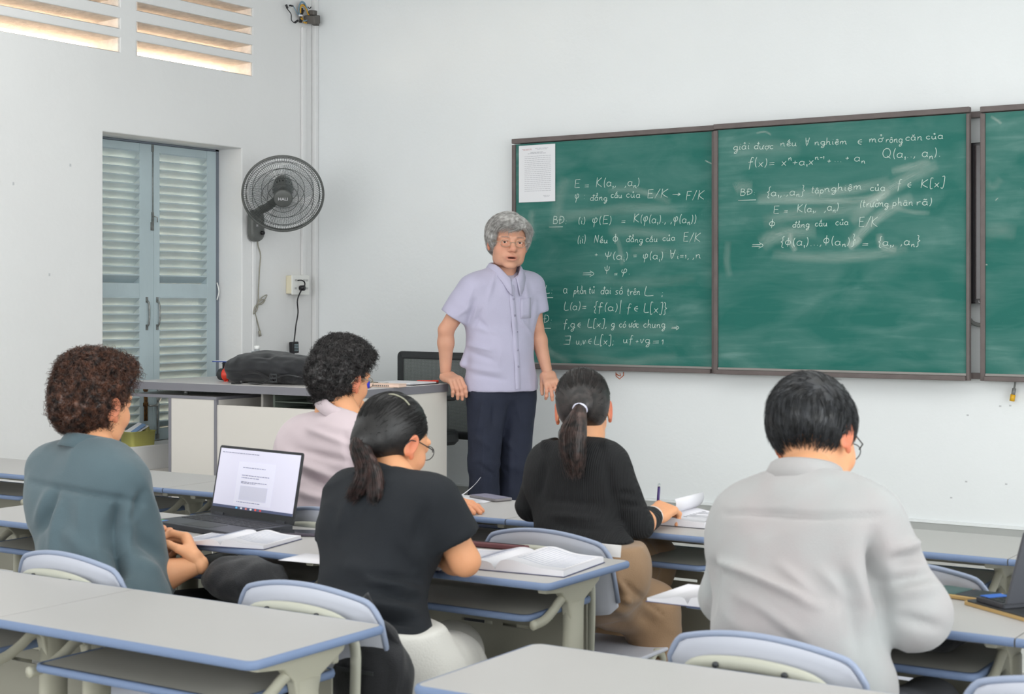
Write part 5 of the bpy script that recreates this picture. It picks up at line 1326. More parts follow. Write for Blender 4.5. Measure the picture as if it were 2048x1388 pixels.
def shirt_vol(J, e, h=.007, sleeve='long', hem=None, q=(1, 1), loose=.012, g=1.0, drop=0, bw=1.0, sl=(.62, .62), sr=None, ka=.016):
    pts = [J[k] for k in ('pelvis', 'waist', 'chest', 'neck', 'shL', 'shR', 'elL', 'elR', 'wrL', 'wrR')]; lo, hi = bounds(pts, .17); V = Vol(lo, hi, h)
    R, U, Fd = make_body(V, J, e, bw=bw)
    if hem is not None: V.cut(hem[0], hem[1])
    V.cut(J['neck'] + U * .022 - Fd * .03, (U + Fd * .45), *bounds([J['neck']], .075)) 
    for i, s in enumerate('LR'):
        sh, el, wr = J['sh' + s], J['el' + s], J['wr' + s]; ls = loose * q[i]
        if sleeve == 'short':
            V.cap(sh - (el - sh).normalized() * .0, lerp(sh, el, sl[i]), .060 + ls, .058 + ls * 1.5, k=ka, flat=0)
        else:
            V.cap(sh, el, .056 * g + ls, .045 * g + ls, k=ka); V.cap(el, lerp(el, wr, sl[i]), .045 * g + ls, .036 * g + ls * .9, k=.02, flat=0)
    return V
def trousers(name, J, m, root, e=.012, h=.008, amp=.004, creases=(), bw=1.0, g=1.0, top=None, cuff=.02, seed=3, k=.04, flare=0, pq=1.0):
    pts = [J[q] for q in ('pelvis', 'hipL', 'hipR', 'knL', 'knR', 'anL', 'anR')]; lo, hi = bounds(pts, .16); V = Vol(lo, hi, h)
    R = (J['hipR'] - J['hipL']).normalized()
    V.cap(J['pelvis'] - R * .055, J['pelvis'] + R * .055, .112 * bw + e, k=0, ax=(J['waist'] - J['pelvis']).cross(R), q=pq); V.cap(J['pelvis'], lerp(J['pelvis'], J['waist'], .6), .112 * bw + e, .10 * bw + e, k=.05, ax=(J['waist'] - J['pelvis']).cross(R), q=pq * .9)
    for s in 'LR':
        V.cap(J['hip' + s], J['kn' + s], .082 * g + e, .058 * g + e, k=k); V.cap(J['kn' + s], J['an' + s] - Vc(0, 0, cuff), .056 * g + e, .046 * g + e + flare, k=.03, flat=0)
    if top is not None: V.cut(top[0], top[1])
    return clothes(name, V, m, root, root.location, amp=amp, fr=(10, 10, 6), seed=seed, creases=creases)
def collar(J, name, m, root, R0=.062, hgt=.035, open_=0.0, tilt=None, drop=.028, fall=.035, c=None, up=None, fw=None, th=.002, flare=.012, wing=.022):
    """turned-down shirt collar: stand plus fall, opening at the front by open_ radians each side"""
    U = up or (J['neck'] - J['chest']).normalized(); R = (J['shR'] - J['shL']).normalized(); Fd = fw or U.cross(R).normalized(); R = Fd.cross(U)
    c = c or (J['neck'] + J['hb']) / 2 + U * .018 ; n = 48; rows = []
    prof = [(0, 0), (.0, hgt), (.004, hgt + .004), (.010, hgt), (.016 + flare, hgt - fall)]
    vs = []; fs = []
    for i in range(n + 1):
        a = open_ + (2 * math.pi - 2 * open_) * i / n; ca, sa = math.cos(a), math.sin(a)   # a=0 is the front
        fr_ = (ca + 1) / 2
        for (o, z) in prof:
            aa = min(a, 2 * math.pi - a); rr = R0 + o + .004 * ca + (.006 * math.exp(-(aa / .5) ** 2)); z2 = z - drop * math.exp(-(aa / .75) ** 2) - .012 * fr_
            if o > .01: z2 -= wing * math.exp(-((aa - open_) / .40) ** 2); rr += .012 * math.exp(-((aa - open_) / .40) ** 2)
            v = c + R * sa * rr + Fd * ca * rr * 1.02 + U * z2; vs.append(v - root.location)
    k = len(prof)
    for i in range(n):
        for j in range(k - 1): fs.append((i * k + j, (i + 1) * k + j, (i + 1) * k + j + 1, i * k + j + 1))
    o = MB().add(vs, fs, True).build(name, m, root); md = o.modifiers.new('thickness', 'SOLIDIFY'); md.thickness = th; return o
def glasses(root, M, m, r=(.023, .018), zc=.002, yc=.103, rimless=False, temple=True):
    mb = MB(); L = lambda v: (M @ Vector(v)) - root.location
    for s in (-1, 1): mb.tube([L((s * .033 + r[0] * math.cos(a), yc - .004 - .10 * (abs(s * .033 + r[0] * math.cos(a)) ** 2) * 2, zc + r[1] * math.sin(a))) for a in np.linspace(0, 2 * math.pi, 24, endpoint=False)], .0011, 6, closed=True)
    mb.tube([L((-.011, yc - .003, zc + .003)), L((0, yc + .001, zc + .006)), L((.011, yc - .003, zc + .003))], .0012, 6)
    for s in (-1, 1): mb.tube([L((s * .056, yc - .009, zc + .004)), L((s * .074, yc - .030, zc + .006)), L((s * .0815, .01, zc + .010)), L((s * .084, -.022, zc + .006)), L((s * .083, -.038, zc - .012))], .0015, 6)
    mb.build('eyeglasses', m, root)
def eyes(root, M):
    ew = mat('eye_white', (226, 218, 212), .2); ei = mat('eye_iris', (58, 38, 28), .2)
    for s in (-1, 1):
        e = MB(); e.lathe([(.012 * math.sin(math.pi * k / 10) + 1e-5, .012 * -math.cos(math.pi * k / 10)) for k in range(11)], 18, Matrix.Translation(-root.location) @ M @ Matrix.Translation((s * .032, .0790, .0062))); o = e.build('eye', ew, root)
        e = MB(); Mi = Matrix.Translation(-root.location) @ M @ Matrix.Translation((s * .032 + .001, .0790, .0058)) @ Matrix.Rotation(-math.pi / 2, 4, 'X')
        e.lathe([(.0054, .0108), (.0044, .0114), (.003, .0120), (.0001, .0123)], 16, Mi); e.build('iris', ei, o).parent = o
M_gl = mat('thin_gold_metal', (170, 158, 140), .3, metal=.7); M_glb = mat('dark_glasses_frame', (30, 30, 34), .35)

# ================= the lecturer
def lecturer():
    D0 = 7.85
    J = {}
    p = lambda x, y, d=0: at_d(x, y, D0 + d)
    J['head'] = p(1016, 480, -.02)
    J['neck'] = p(1008, 545, .0); J['chest'] = p(1000, 630, .02); J['waist'] = p(1000, 705, .0); J['pelvis'] = p(1002, 772, .02)
    J['shR'] = p(944, 578, -.09); J['shL'] = p(1062, 574, .10)
    J['elR'] = p(892, 660, -.08); J['wrR'] = Vc(1.572, -.845, 1.040); J['elL'] = p(1072, 655, .12); J['wrL'] = p(1095, 746, .02)
    J['hipR'] = p(974, 800, -.04); J['hipL'] = p(1034, 800, .06); J['knR'] = p(968, 925, -.06); J['knL'] = p(1030, 925, .05)
    J['anR'] = p(968, 1040, .0); J['anL'] = p(1022, 1042, .10)
    J['anR'].z = J['anL'].z = PZ + .07
    # facing: nose towards the camera's right
    fdir = Vc(.72, -.70, 0).normalized(); yaw = math.atan2(-fdir.x, fdir.y)
    hM = frameM(J['head'] - Vc(0, 0, .015), yaw, math.radians(-4), math.radians(-3), 1.12) @ Matrix.Diagonal((1.09, 1.03, 1, 1))
    hr = at_d(925, 762, D0 - .04)
    # right hand gripping the desk corner, fingers over the edge
    wr = Vector((J['wrR'].x, J['wrR'].y, J['wrR'].z))
    corner = Vc(1.575, -.86, .996)
    HM = hand_frame(wr, Vc(1, -.35, -.30), Vc(.25, -.25, 1), 1)
    HL = hand_frame(J['wrL'], (at_d(1112, 790, D0 - .12) - J['wrL']), Vc(.5, -.6, .3), -1)
    root = person(J, 'grey-haired man in a lavender short-sleeved shirt standing at the teacher desk', (1.79, -.65, PZ), hM, SK1, old=True, openm=True,
        hands=[(HM, dict(fcurl=((.75, .45, .2), (.8, .45, .2), (.8, .5, .2), (.85, .5, .25)), spread=.03, side=-1, sc=1.08, thumb=(.8, .5, -.5), arm_r=.026)),
               (HL, dict(fcurl=((.5, .7, .5), (.25, .5, .3), (.1, .35, .2), (.05, .25, .2)), spread=.10, side=1, sc=.98, thumb=(.35, .85, -.5), tc=.2, arm_r=.027))], feet=fdir)
    O = root.location; eyes(root, hM); glasses(root, hM, M_gl, r=(.0215, .0160), zc=.000, yc=.106)
    # shirt
    M_sh1 = mat('lavender_cotton', (190, 186, 210), .8, bump=.25, bscale=500, sheen=.2, noise=.05, nscale=8)
    hemp = at_d(1002, 781, D0)
    V = shirt_vol(J, .020, .0065, 'short', hem=(hemp, Vc(0, 0, -1)), loose=.012, sl=(.62, .70), bw=1.13)
    R = (J['shR'] - J['shL']).normalized(); Fd = Vc(0, 0, 1).cross(R).normalized()
    V.cap(J['pelvis'] + Vc(0, 0, .03), J['pelvis'] - Vc(0, 0, .10), .158, .172, k=.04, ax=Fd, q=.86); V.cut(hemp, Vc(.0, .0, -1))
    V.cap(p(936, 705, -.06), p(926, 728, -.06), .012, .016, k=.03)
    # open neck
    nk = J['neck']; 
    V.cap(nk + Fd * .075 + Vc(0, 0, .03), nk + Fd * .105 + Vc(0, 0, -.030), .045, .006, k=.008, sub=True)
    cr = []
    for (x0, y0, x1, y1, w, h) in ((958, 640, 985, 668, .010, -.007), (955, 655, 1000, 668, .012, .007), (938, 690, 985, 700, .010, .008), (940, 705, 990, 722, .012, -.008), (940, 735, 1000, 745, .012, .007), (950, 750, 1010, 760, .010, -.006),
                                   (950, 600, 938, 640, .008, -.007), (945, 580, 930, 620, .010, .006), (1068, 600, 1062, 650, .008, -.007), (1040, 640, 1062, 668, .008, .005), (990, 545, 975, 600, .010, .005), (1045, 560, 1055, 600, .010, .005), (962, 620, 948, 650, .008, -.008), (940, 612, 915, 632, .009, .006)):
        cr.append(('p', x0, y0, x1, y1, w * 1.3, h * 1.3))
    sh = clothes('shirt', V, M_sh1, root, O, amp=.0045, fr=(10, 10, 5), seed=2, creases=cr)
    collar(J, 'collar', M_sh1, root, R0=.074, hgt=.034, open_=.16, drop=.072, fall=.042, c=nk + Vc(0, 0, .014) + Fd * .004, up=(Vc(0, 0, 1) + Fd * .10).normalized(), fw=Fd, flare=.018, wing=.045)
    # placket, buttons, pocket placed on the front of the shirt by nearest surface
    dg = bpy.context.evaluated_depsgraph_get(); dg.update(); she = sh
    def onshirt(px, py, lift=.002):
        o_ = Vector(CAM.tolist()) - O; q = at_d(px, py, D0) - O; d = (q - o_).normalized()
        ok, l, n, i = she.ray_cast(o_, d); return (l + n * lift, n) if ok else (q, -d)
    pl = MB(); P = [onshirt(x, y) for x, y in ((1022, 570), (1023, 580), (1025, 610), (1028, 640), (1030, 670), (1032, 700), (1034, 730), (1035, 760), (1036, 778))]
    Lf = Fd.cross(Vc(0, 0, 1)).normalized(); w = .016; vs = []; fs = []
    for (q, n) in P: sd = Vc(0, 0, 1).cross(n).normalized(); vs += [q - sd * w, q + n * .002 - sd * w * .95, q + n * .002 + sd * w * .95, q + sd * w]
    for i in range(len(P) - 1):
        for j in range(3): fs.append((i * 4 + j, i * 4 + j + 1, (i + 1) * 4 + j + 1, (i + 1) * 4 + j))
    pl.add(vs, fs, True); pl.build('placket', M_sh1, root)
    M_but = mat('grey_button', (150, 146, 168), .4)
    for (x, y) in ((1026, 598), (1029, 631), (1033, 664), (1035, 700), (1036, 733)):
        q, n = onshirt(x, y, .005); b = MB(); b.lathe([(.0001, .0015), (.0052, .0012), (.0056, -.001)], 14, Matrix.Translation(q) @ n.to_track_quat('Z', 'Y').to_matrix().to_4x4()); b.build('button', M_but, root)
    pk = MB(); vs = []; fs = []
    gr = [(1041 + 20 * i / 4, 597 + 40 * j / 5 - i * .4) for j in range(6) for i in range(5)]
    for (x, y) in gr: q, n = onshirt(x, y, .003); vs.append(q)
    for j in range(5):
        for i in range(4): fs.append((j * 5 + i, (j + 1) * 5 + i, (j + 1) * 5 + i + 1, j * 5 + i + 1))
    o_ = pk.add(vs, fs, True).build('pocket', M_sh1, root); o_.modifiers.new('t', 'SOLIDIFY').thickness = .002
    # trousers
    M_tr = mat('navy_trousers', (30, 36, 56), .8, bump=.2, bscale=300, noise=.15, nscale=12)
    cr = [('p', x0, y0, x1, y1, .014, h * 1.2) for (x0, y0, x1, y1, h) in ((968, 800, 955, 860, .008), (990, 800, 985, 850, -.008), (1010, 810, 1000, 860, .008), (950, 870, 985, 900, .006), (960, 930, 985, 950, -.007), (1010, 880, 1030, 900, .006), (1030, 800, 1045, 850, .006), (968, 840, 966, 1000, .006), (1022, 860, 1020, 1000, .006))]
    trousers('trousers', J, M_tr, root, e=.018, amp=.005, creases=cr, bw=1.1, g=1.0, top=(J['waist'], Vc(0, 0, 1)), cuff=.03, flare=.02, k=.03, pq=.78)
    # wrist cord
    q = lerp(J['wrR'], J['elR'], .06); ax = (J['elR'] - J['wrR']).normalized(); b = MB(); u = ax.cross(Vc(1, 0, 0)).normalized(); v = ax.cross(u); b.tube([q + (u * math.cos(a) * .030 + v * math.sin(a) * .026) - O for a in np.linspace(0, 6.283, 20, endpoint=False)], .0012, 5, closed=True); b.build('wrist_cord', M_gl, root)
    # hair: grey, side parted, covering the ears' tops
    V = Vol((-.13, -.16, -.14), (.13, .14, .17), .0035)
    V.ell((0, -.018, .045), (.089, .106, .096), k=0); V.ell((0, -.050, .0), (.082, .078, .085), k=.03)
    for s in (-1, 1): V.ell((s * .068, .02, .030), (.022, .048, .040), k=.02)
    V.ell((.0, .045, .084), (.074, .056, .042), k=.02)
    V.box((0, .12, -.055), (.071, .085, .118), rd=.03, k=.012, sub=True)   # face
    V.ell((.030, .10, .052), (.046, .05, .034), k=.012, sub=True)
    for s in (-1, 1): V.ell((s * .090, .0, -.030), (.03, .034, .030), k=.008, sub=True)
    V.box((0, .05, -.13), (.1, .12, .09), rd=.03, k=.01, sub=True); V.box((0, -.05, -.16), (.12, .12, .075), rd=.02, k=.01, sub=True)
    P, Q, N = finish_hair(V, None, .004, 28, seed=2)
    fd = lambda p: np.stack([np.where(p[:, 2] > .05, .9 * np.sign(p[:, 0] + .045 + 0 * p[:, 0]), .15 * np.sign(p[:, 0])), np.where(p[:, 1] > 0, .35, -.35), -np.clip(.09 - p[:, 2], .0, .14) * 9 - .15], 1)
    sp, sq = strands(P, N, 9000, .05, fd, (0, -.018, .03), (.088, .106, .096), r=.0007, lift=.003, curl=.0005, keep=lambda p: (p[:, 2] > -.07), seed=5, mess=.10)
    HPm, HQm = join([(P, Q), (sp, sq)]); np_mesh('hair', app(hM, HPm), HQm, hair_mat('grey_hair', (158, 154, 151), (216, 214, 211), .55), root, origin=O)
    return root
lecturer()

# ================= seated students, seen from behind
def ear_to(h, y): return h
def curly_hair(h, root, O, seed, base, L=.035, n=5200, amp=.010, fr=46, colors=((20, 16, 15), (70, 60, 56)), top=0, curl=.004, nape=-.085, mess=.5, rr=.0010):
    V = hair_vol('x'); V.ell((0, .0, .075 + top), (.082, .092, .062), k=.03); V.ell((0, .075, .085 + top), (.06, .035, .035), k=.02)
    V.box((0, .13, -.07), (.090, .085, .115), rd=.02, k=.012, sub=True)
    for s in (-1, 1): V.ell((s * .098, .012, -.020), (.036, .034, .052), k=.008, sub=True); V.box((s * .075, .055, -.04), (.03, .06, .045), rd=.02, k=.01, sub=True)
    V.box((0, -.04, nape - .10), (.14, .14, .10), rd=.03, k=.02, sub=True); V.ell((0, -.02, nape), (.050, .060, .02), k=.03)
    P, Q, N = finish_hair(V, None, amp, fr, seed=seed)
    fd = lambda p: np.stack([p[:, 0] * 3, .5 - 4 * np.clip(-p[:, 1], -.1, .1) - .5, .35 - 9 * np.clip(.08 - p[:, 2], 0, .2)], 1)
    sp, sq = strands(P, N, n, L, fd, (0, -.018, .03), (.086, .104, .094), r=rr, lift=.007, curl=curl, cfreq=14, seed=seed, mess=mess)
    HPm, HQm = join([(P, Q), (sp, sq)]); np_mesh('hair', app(h, HPm), HQm, hair_mat('hair_%d' % seed, *colors), root, origin=O)
def sleek_hair(h, root, O, seed, tie, colors=((16, 15, 16), (32, 30, 30)), part=True, L=.07, n=5200, bang=True):
    V = Vol((-.13, -.16, -.16), (.13, .14, .16), .004); V.ell((0, -.018, .040), (.080, .100, .089), k=0); V.ell((0, -.045, .0), (.073, .074, .075), k=.03); V.ell(tie, (.030, .026, .030), k=.04)
    V.box((0, .13, -.07), (.09, .085, .120), rd=.02, k=.012, sub=True)
    for s in (-1, 1): V.ell((s * .096, .012, -.025), (.034, .032, .045), k=.008, sub=True); V.box((s * .075, .055, -.05), (.03, .06, .045), rd=.02, k=.01, sub=True)
    V.box((0, -.02, -.165), (.14, .14, .095), rd=.03, k=.03, sub=True)
    P, Q, N = finish_hair(V, None, .0015, 20, seed=seed)
    T = np.array(tie); fd = lambda p: (T - p) / (np.linalg.norm(T - p, axis=1, keepdims=True) + .01)
    sp, sq = strands(P, N, n, L, fd, (0, -.018, .03), (.083, .102, .093), r=.0008, lift=.0005, curl=.0004, seed=seed, mess=.05)
    HPm, HQm = join([(P, Q), (sp, sq)]); np_mesh('hair', app(h, HPm), HQm, hair_mat('hair_%d' % seed, *colors), root, origin=O)
def pony(root, O, pts, radii, seed, m, n=2600, wisp=.012):
    pts = [Vector(p) for p in pts]; C = curve_pts(pts, 6); rr = np.interp(np.linspace(0, 1, len(C)), np.linspace(0, 1, len(radii)), radii)
    R = np.random.default_rng(seed); C = np.array([A3(c) for c in C]); m_ = len(C); D = np.gradient(C, axis=0); D /= np.linalg.norm(D, axis=1, keepdims=True)
    u = np.cross(D, [1, .2, .1]); u /= np.linalg.norm(u, axis=1, keepdims=True); w = np.cross(D, u)
    a = R.uniform(0, 6.283, n); s = np.sqrt(R.uniform(.1, 1, n)); e = R.uniform(.75, 1.0, n)
    T = C[None] + (u[None] * np.cos(a)[:, None, None] + w[None] * np.sin(a)[:, None, None] * .75) * (s[:, None] * rr[None])[:, :, None]
    T += (R.normal(0, 1, (n, 1, 3)) * np.linspace(0, wisp, m_)[None, :, None])
    idx = (np.linspace(0, m_ - 1, 9)[None] * e[:, None]); i0 = np.clip(idx.astype(int), 0, m_ - 2); f = (idx - i0)[..., None]; k = np.arange(n)[:, None]; T = T[k, i0] * (1 - f) + T[k, i0 + 1] * f
    A, B = ribbons(T, .0011, R); V = Vol(C.min(0) - .04, C.max(0) + .04, .005)
    for i in range(0, m_ - 3, 2): V.cap(C[i], C[i + 2], rr[i] * .86, rr[i + 2] * .86, k=.01)
    P, Q = V.skin(); PP, QQ = join([(P, Q), (A, B)]); return np_mesh('ponytail', PP, QQ, m, root, origin=O)

def seat_joints(x, y, yaw, lean=0.0, sh=.175, neck_z=1.02, neck_f=.0, hip=.46):
    """pelvis at x,y; yaw turns the figure; returns joints and the frame"""
    R = Vc(math.cos(yaw), math.sin(yaw), 0); Fd = Vc(-math.sin(yaw), math.cos(yaw), 0); B = Vc(x, y, 0); U = Vc(0, 0, 1); J = {}
    P = lambda r, f, z: B + R * r + Fd * f + U * z
    J['pelvis'] = P(0, 0, hip + .09); J['waist'] = P(0, .02 + neck_f * .25, hip + .25); J['chest'] = P(0, .03 + neck_f * .65, neck_z - .22); J['neck'] = P(0, neck_f, neck_z)
    J['shL'] = P(-sh, neck_f - .005, neck_z - .055); J['shR'] = P(sh, neck_f - .005, neck_z - .055)
    J['hipL'] = P(-.09, .05, hip + .075); J['hipR'] = P(.09, .05, hip + .075); J['knL'] = P(-.12, .46, hip + .06); J['knR'] = P(.12, .46, hip + .06)
    J['anL'] = P(-.12, .42, .09); J['anR'] = P(.12, .42, .09)
    return J, R, Fd, P
def elbow(sh, wr, la, lb, pole):
    d = wr - sh; L = min(d.length, (la + lb) * .999); a = (la * la - lb * lb + L * L) / (2 * L); h = math.sqrt(max(la * la - a * a, 0)); u = d.normalized(); pole = Vector(pole); n = (pole - u * pole.dot(u)).normalized(); return sh + u * a + n * h

# ---- man in the teal shirt
def teal():
    J, R, Fd, P = seat_joints(3.09, -4.36, 0, sh=.178, neck_z=1.035, neck_f=.06)
    J['neck'] = at_y(196, 905, -4.29); J['shR'] = at_y(250, 968, -4.32); J['shL'] = at_y(106, 938, -4.30); J['chest'] = at_y(180, 1030, -4.31); J['waist'] = at_y(190, 1120, -4.35); J['pelvis'] = at_y(215, 1215, -4.38)
    J['wrR'] = at_y(398, 1128, -4.18); J['elR'] = at_y(302, 1160, -4.26); J['wrL'] = at_y(322, 1130, -4.08); J['elL'] = elbow(J['shL'], J['wrL'], .29, .26, (-1, -.3, -1))
    hM = frameM(at_y(188, 812, -4.255), math.radians(4), math.radians(-4), math.radians(2), 1.06)
    O = (3.09, -4.36, 0)
    cp = at_y(362, 1086, -4.15)
    HR = hand_frame(J['wrR'], at_y(376, 1084, -4.15) - J['wrR'], Vc(.75, .60, .30)); HL = hand_frame(J['wrL'], Vc(.30, -.05, .95), Vc(-.5, .8, .1))
    root = person(J, 'young man with curly brown hair in a rumpled teal shirt, hands clasped round a pen', O, hM, SK2, hands=[
        (HR, dict(curl=(.75, .7, .45), spread=.05, side=-1, sc=1.0, thumb=(.35, .85, -.6), arm_r=.028)), (HL, dict(curl=(.5, .7, .5), spread=.05, side=1, sc=.92, thumb=(.6, .7, -.4)))], blush=.2, feet=Fd, slim=.014, bw=.9)
    M = mat('teal_cotton', (78, 98, 106), .75, bump=.2, bscale=500, noise=.08, nscale=7, sheen=.25)
    V = shirt_vol(J, .014, .0075, 'long', loose=.015, sl=(.25, .36), bw=1.10)
    c = lambda x0, y0, x1, y1, w, h: ('p', x0, y0, x1, y1, w, h * 1.5)
    cr = [c(231, 1020, 236, 1165, .012, -.013), c(60, 962, 290, 1008, .006, -.006), c(120, 1010, 100, 1120, .012, .007), c(190, 1020, 200, 1150, .014, .006), c(285, 985, 262, 1040, .010, -.010), c(250, 1060, 236, 1180, .012, -.012), c(112, 985, 85, 1060, .012, -.016), c(100, 985, 75, 1050, .016, .010), c(160, 1000, 165, 1080, .02, .008), c(240, 1000, 222, 1060, .016, -.012), c(215, 1050, 232, 1130, .02, -.012), c(60, 970, 290, 1005, .007, -.004),
          c(260, 1010, 250, 1100, .018, .012), c(130, 1060, 180, 1120, .02, .008), c(235, 1100, 250, 1160, .02, -.012), c(280, 1080, 320, 1110, .014, -.008), c(275, 1120, 320, 1150, .014, .008)]
    clothes('shirt', V, M, root, root.location, amp=.006, fr=(9, 9, 4), seed=11, creases=cr)
    collar(J, 'collar', M, root, R0=.062, hgt=.036, open_=.3, drop=.02, fall=.034, flare=.014)
    # rolled cuff
    d = (J['wrR'] - J['elR']).normalized(); q = lerp(J['elR'], J['wrR'], .36); V = Vol(*bounds([q], .09), .006); V.cap(q - d * .035, q, .060, .056, k=0, flat=0, flata=0); V.cap(q - d * .03, q + d * .01, .046, .046, k=.0, flat=0, sub=True)
    clothes('rolled_cuff', V, M, root, root.location, amp=.002)
    trousers('trousers', J, mat('black_trousers', (30, 32, 36), .8, bump=.2, bscale=300), root, e=.004, top=(J['pelvis'] + Vc(0, 0, .0), (0, 0, 1)))
    curly_hair(hM, root, root.location, 21, None, L=.036, n=6500, amp=.013, fr=38, colors=((30, 21, 18), (104, 66, 48)), top=.012, curl=.006, nape=-.058)
    pe = thing('pen', cp + Vc(.0, -.0, .0), 'dark pen with a clear tip held by the man in the teal shirt', 'pen'); a, b = at_y(348, 1072, -4.10) - cp, at_y(384, 1108, -4.12) - cp
    MB().tube([a, b], .0048, 10).build('barrel', M_blk, pe); MB().tube([b, b + (b - a).normalized() * .018], .0042, 10).build('tip', M_clear, pe)
teal()
# ---- man in the pink shirt
def pink():
    J, R, Fd, P = seat_joints(3.10, -3.44, math.radians(-6), sh=.18, neck_z=1.05)
    Y = -3.36
    J['neck'] = at_y(693, 838, Y); J['shL'] = at_y(602, 885, Y + .0); J['shR'] = at_y(742, 905, Y - .03); J['chest'] = at_y(655, 935, Y); J['waist'] = at_y(645, 1000, Y - .04); J['pelvis'] = at_y(640, 1070, Y - .08)
    hM = frameM(at_y(681, 759, Y + .04), math.radians(-4), math.radians(-8), math.radians(4), .98)
    J['wrL'] = at_y(716, 858, Y + .20); J['elL'] = Vc(J['shL'].x + .10, -3.12, .775); J['wrR'] = at_z(868, 1000, .775); J['elR'] = elbow(J['shR'], J['wrR'], .28, .25, (1, -.4, -1))
    HL = hand_frame(J['wrL'], Vc(-.1, .0, 1), Vc(.3, .9, .1)); HR = hand_frame(J['wrR'], at_z(910, 1004, .775) - J['wrR'], Vc(0, 0, 1))
    root = person(J, 'man with wavy black hair in a pale pink shirt, chin propped on his hand', (3.10, -3.44, 0), hM, SK2, hands=[
        (HL, dict(curl=(.9, 1.0, .6), spread=.04, side=1, sc=1.0)), (HR, dict(curl=(.15, .25, .15), spread=.06, side=-1, sc=1.0, thumb=(.7, .7, -.1)))], blush=.4, feet=Fd, slim=.014, bw=.9)
    M = mat('pale_pink_cotton', (206, 190, 195), .8, bump=.15, bscale=500, sheen=.2, noise=.03)
    V = shirt_vol(J, .014, .0075, 'long', loose=.018, sl=(.80, .55), bw=1.10)
    c = lambda x0, y0, x1, y1, w, h: ('p', x0, y0, x1, y1, w, h * 1.5)
    cr = [c(600, 900, 700, 925, .012, -.008), c(620, 860, 700, 890, .010, .006), c(600, 930, 680, 960, .016, .010), c(595, 945, 690, 985, .014, -.009), c(600, 985, 690, 1010, .016, .008), c(690, 870, 705, 950, .012, -.008), c(575, 905, 590, 960, .014, .008), c(700, 905, 718, 915, .012, -.008)]
    clothes('shirt', V, M, root, root.location, amp=.006, fr=(8, 8, 12), seed=31, creases=cr)
    collar(J, 'collar', M, root, R0=.058, hgt=.036, open_=.3, drop=.02, fall=.032, flare=.012)
    trousers('trousers', J, mat('charcoal_trousers', (52, 54, 60), .8), root, e=.004, top=(J['pelvis'], (0, 0, 1)))
    curly_hair(hM, root, root.location, 33, None, L=.034, n=6500, amp=.010, fr=44, colors=((18, 17, 18), (66, 62, 62)), top=.006, curl=.006)
    glasses(root, hM, M_gl)
pink()
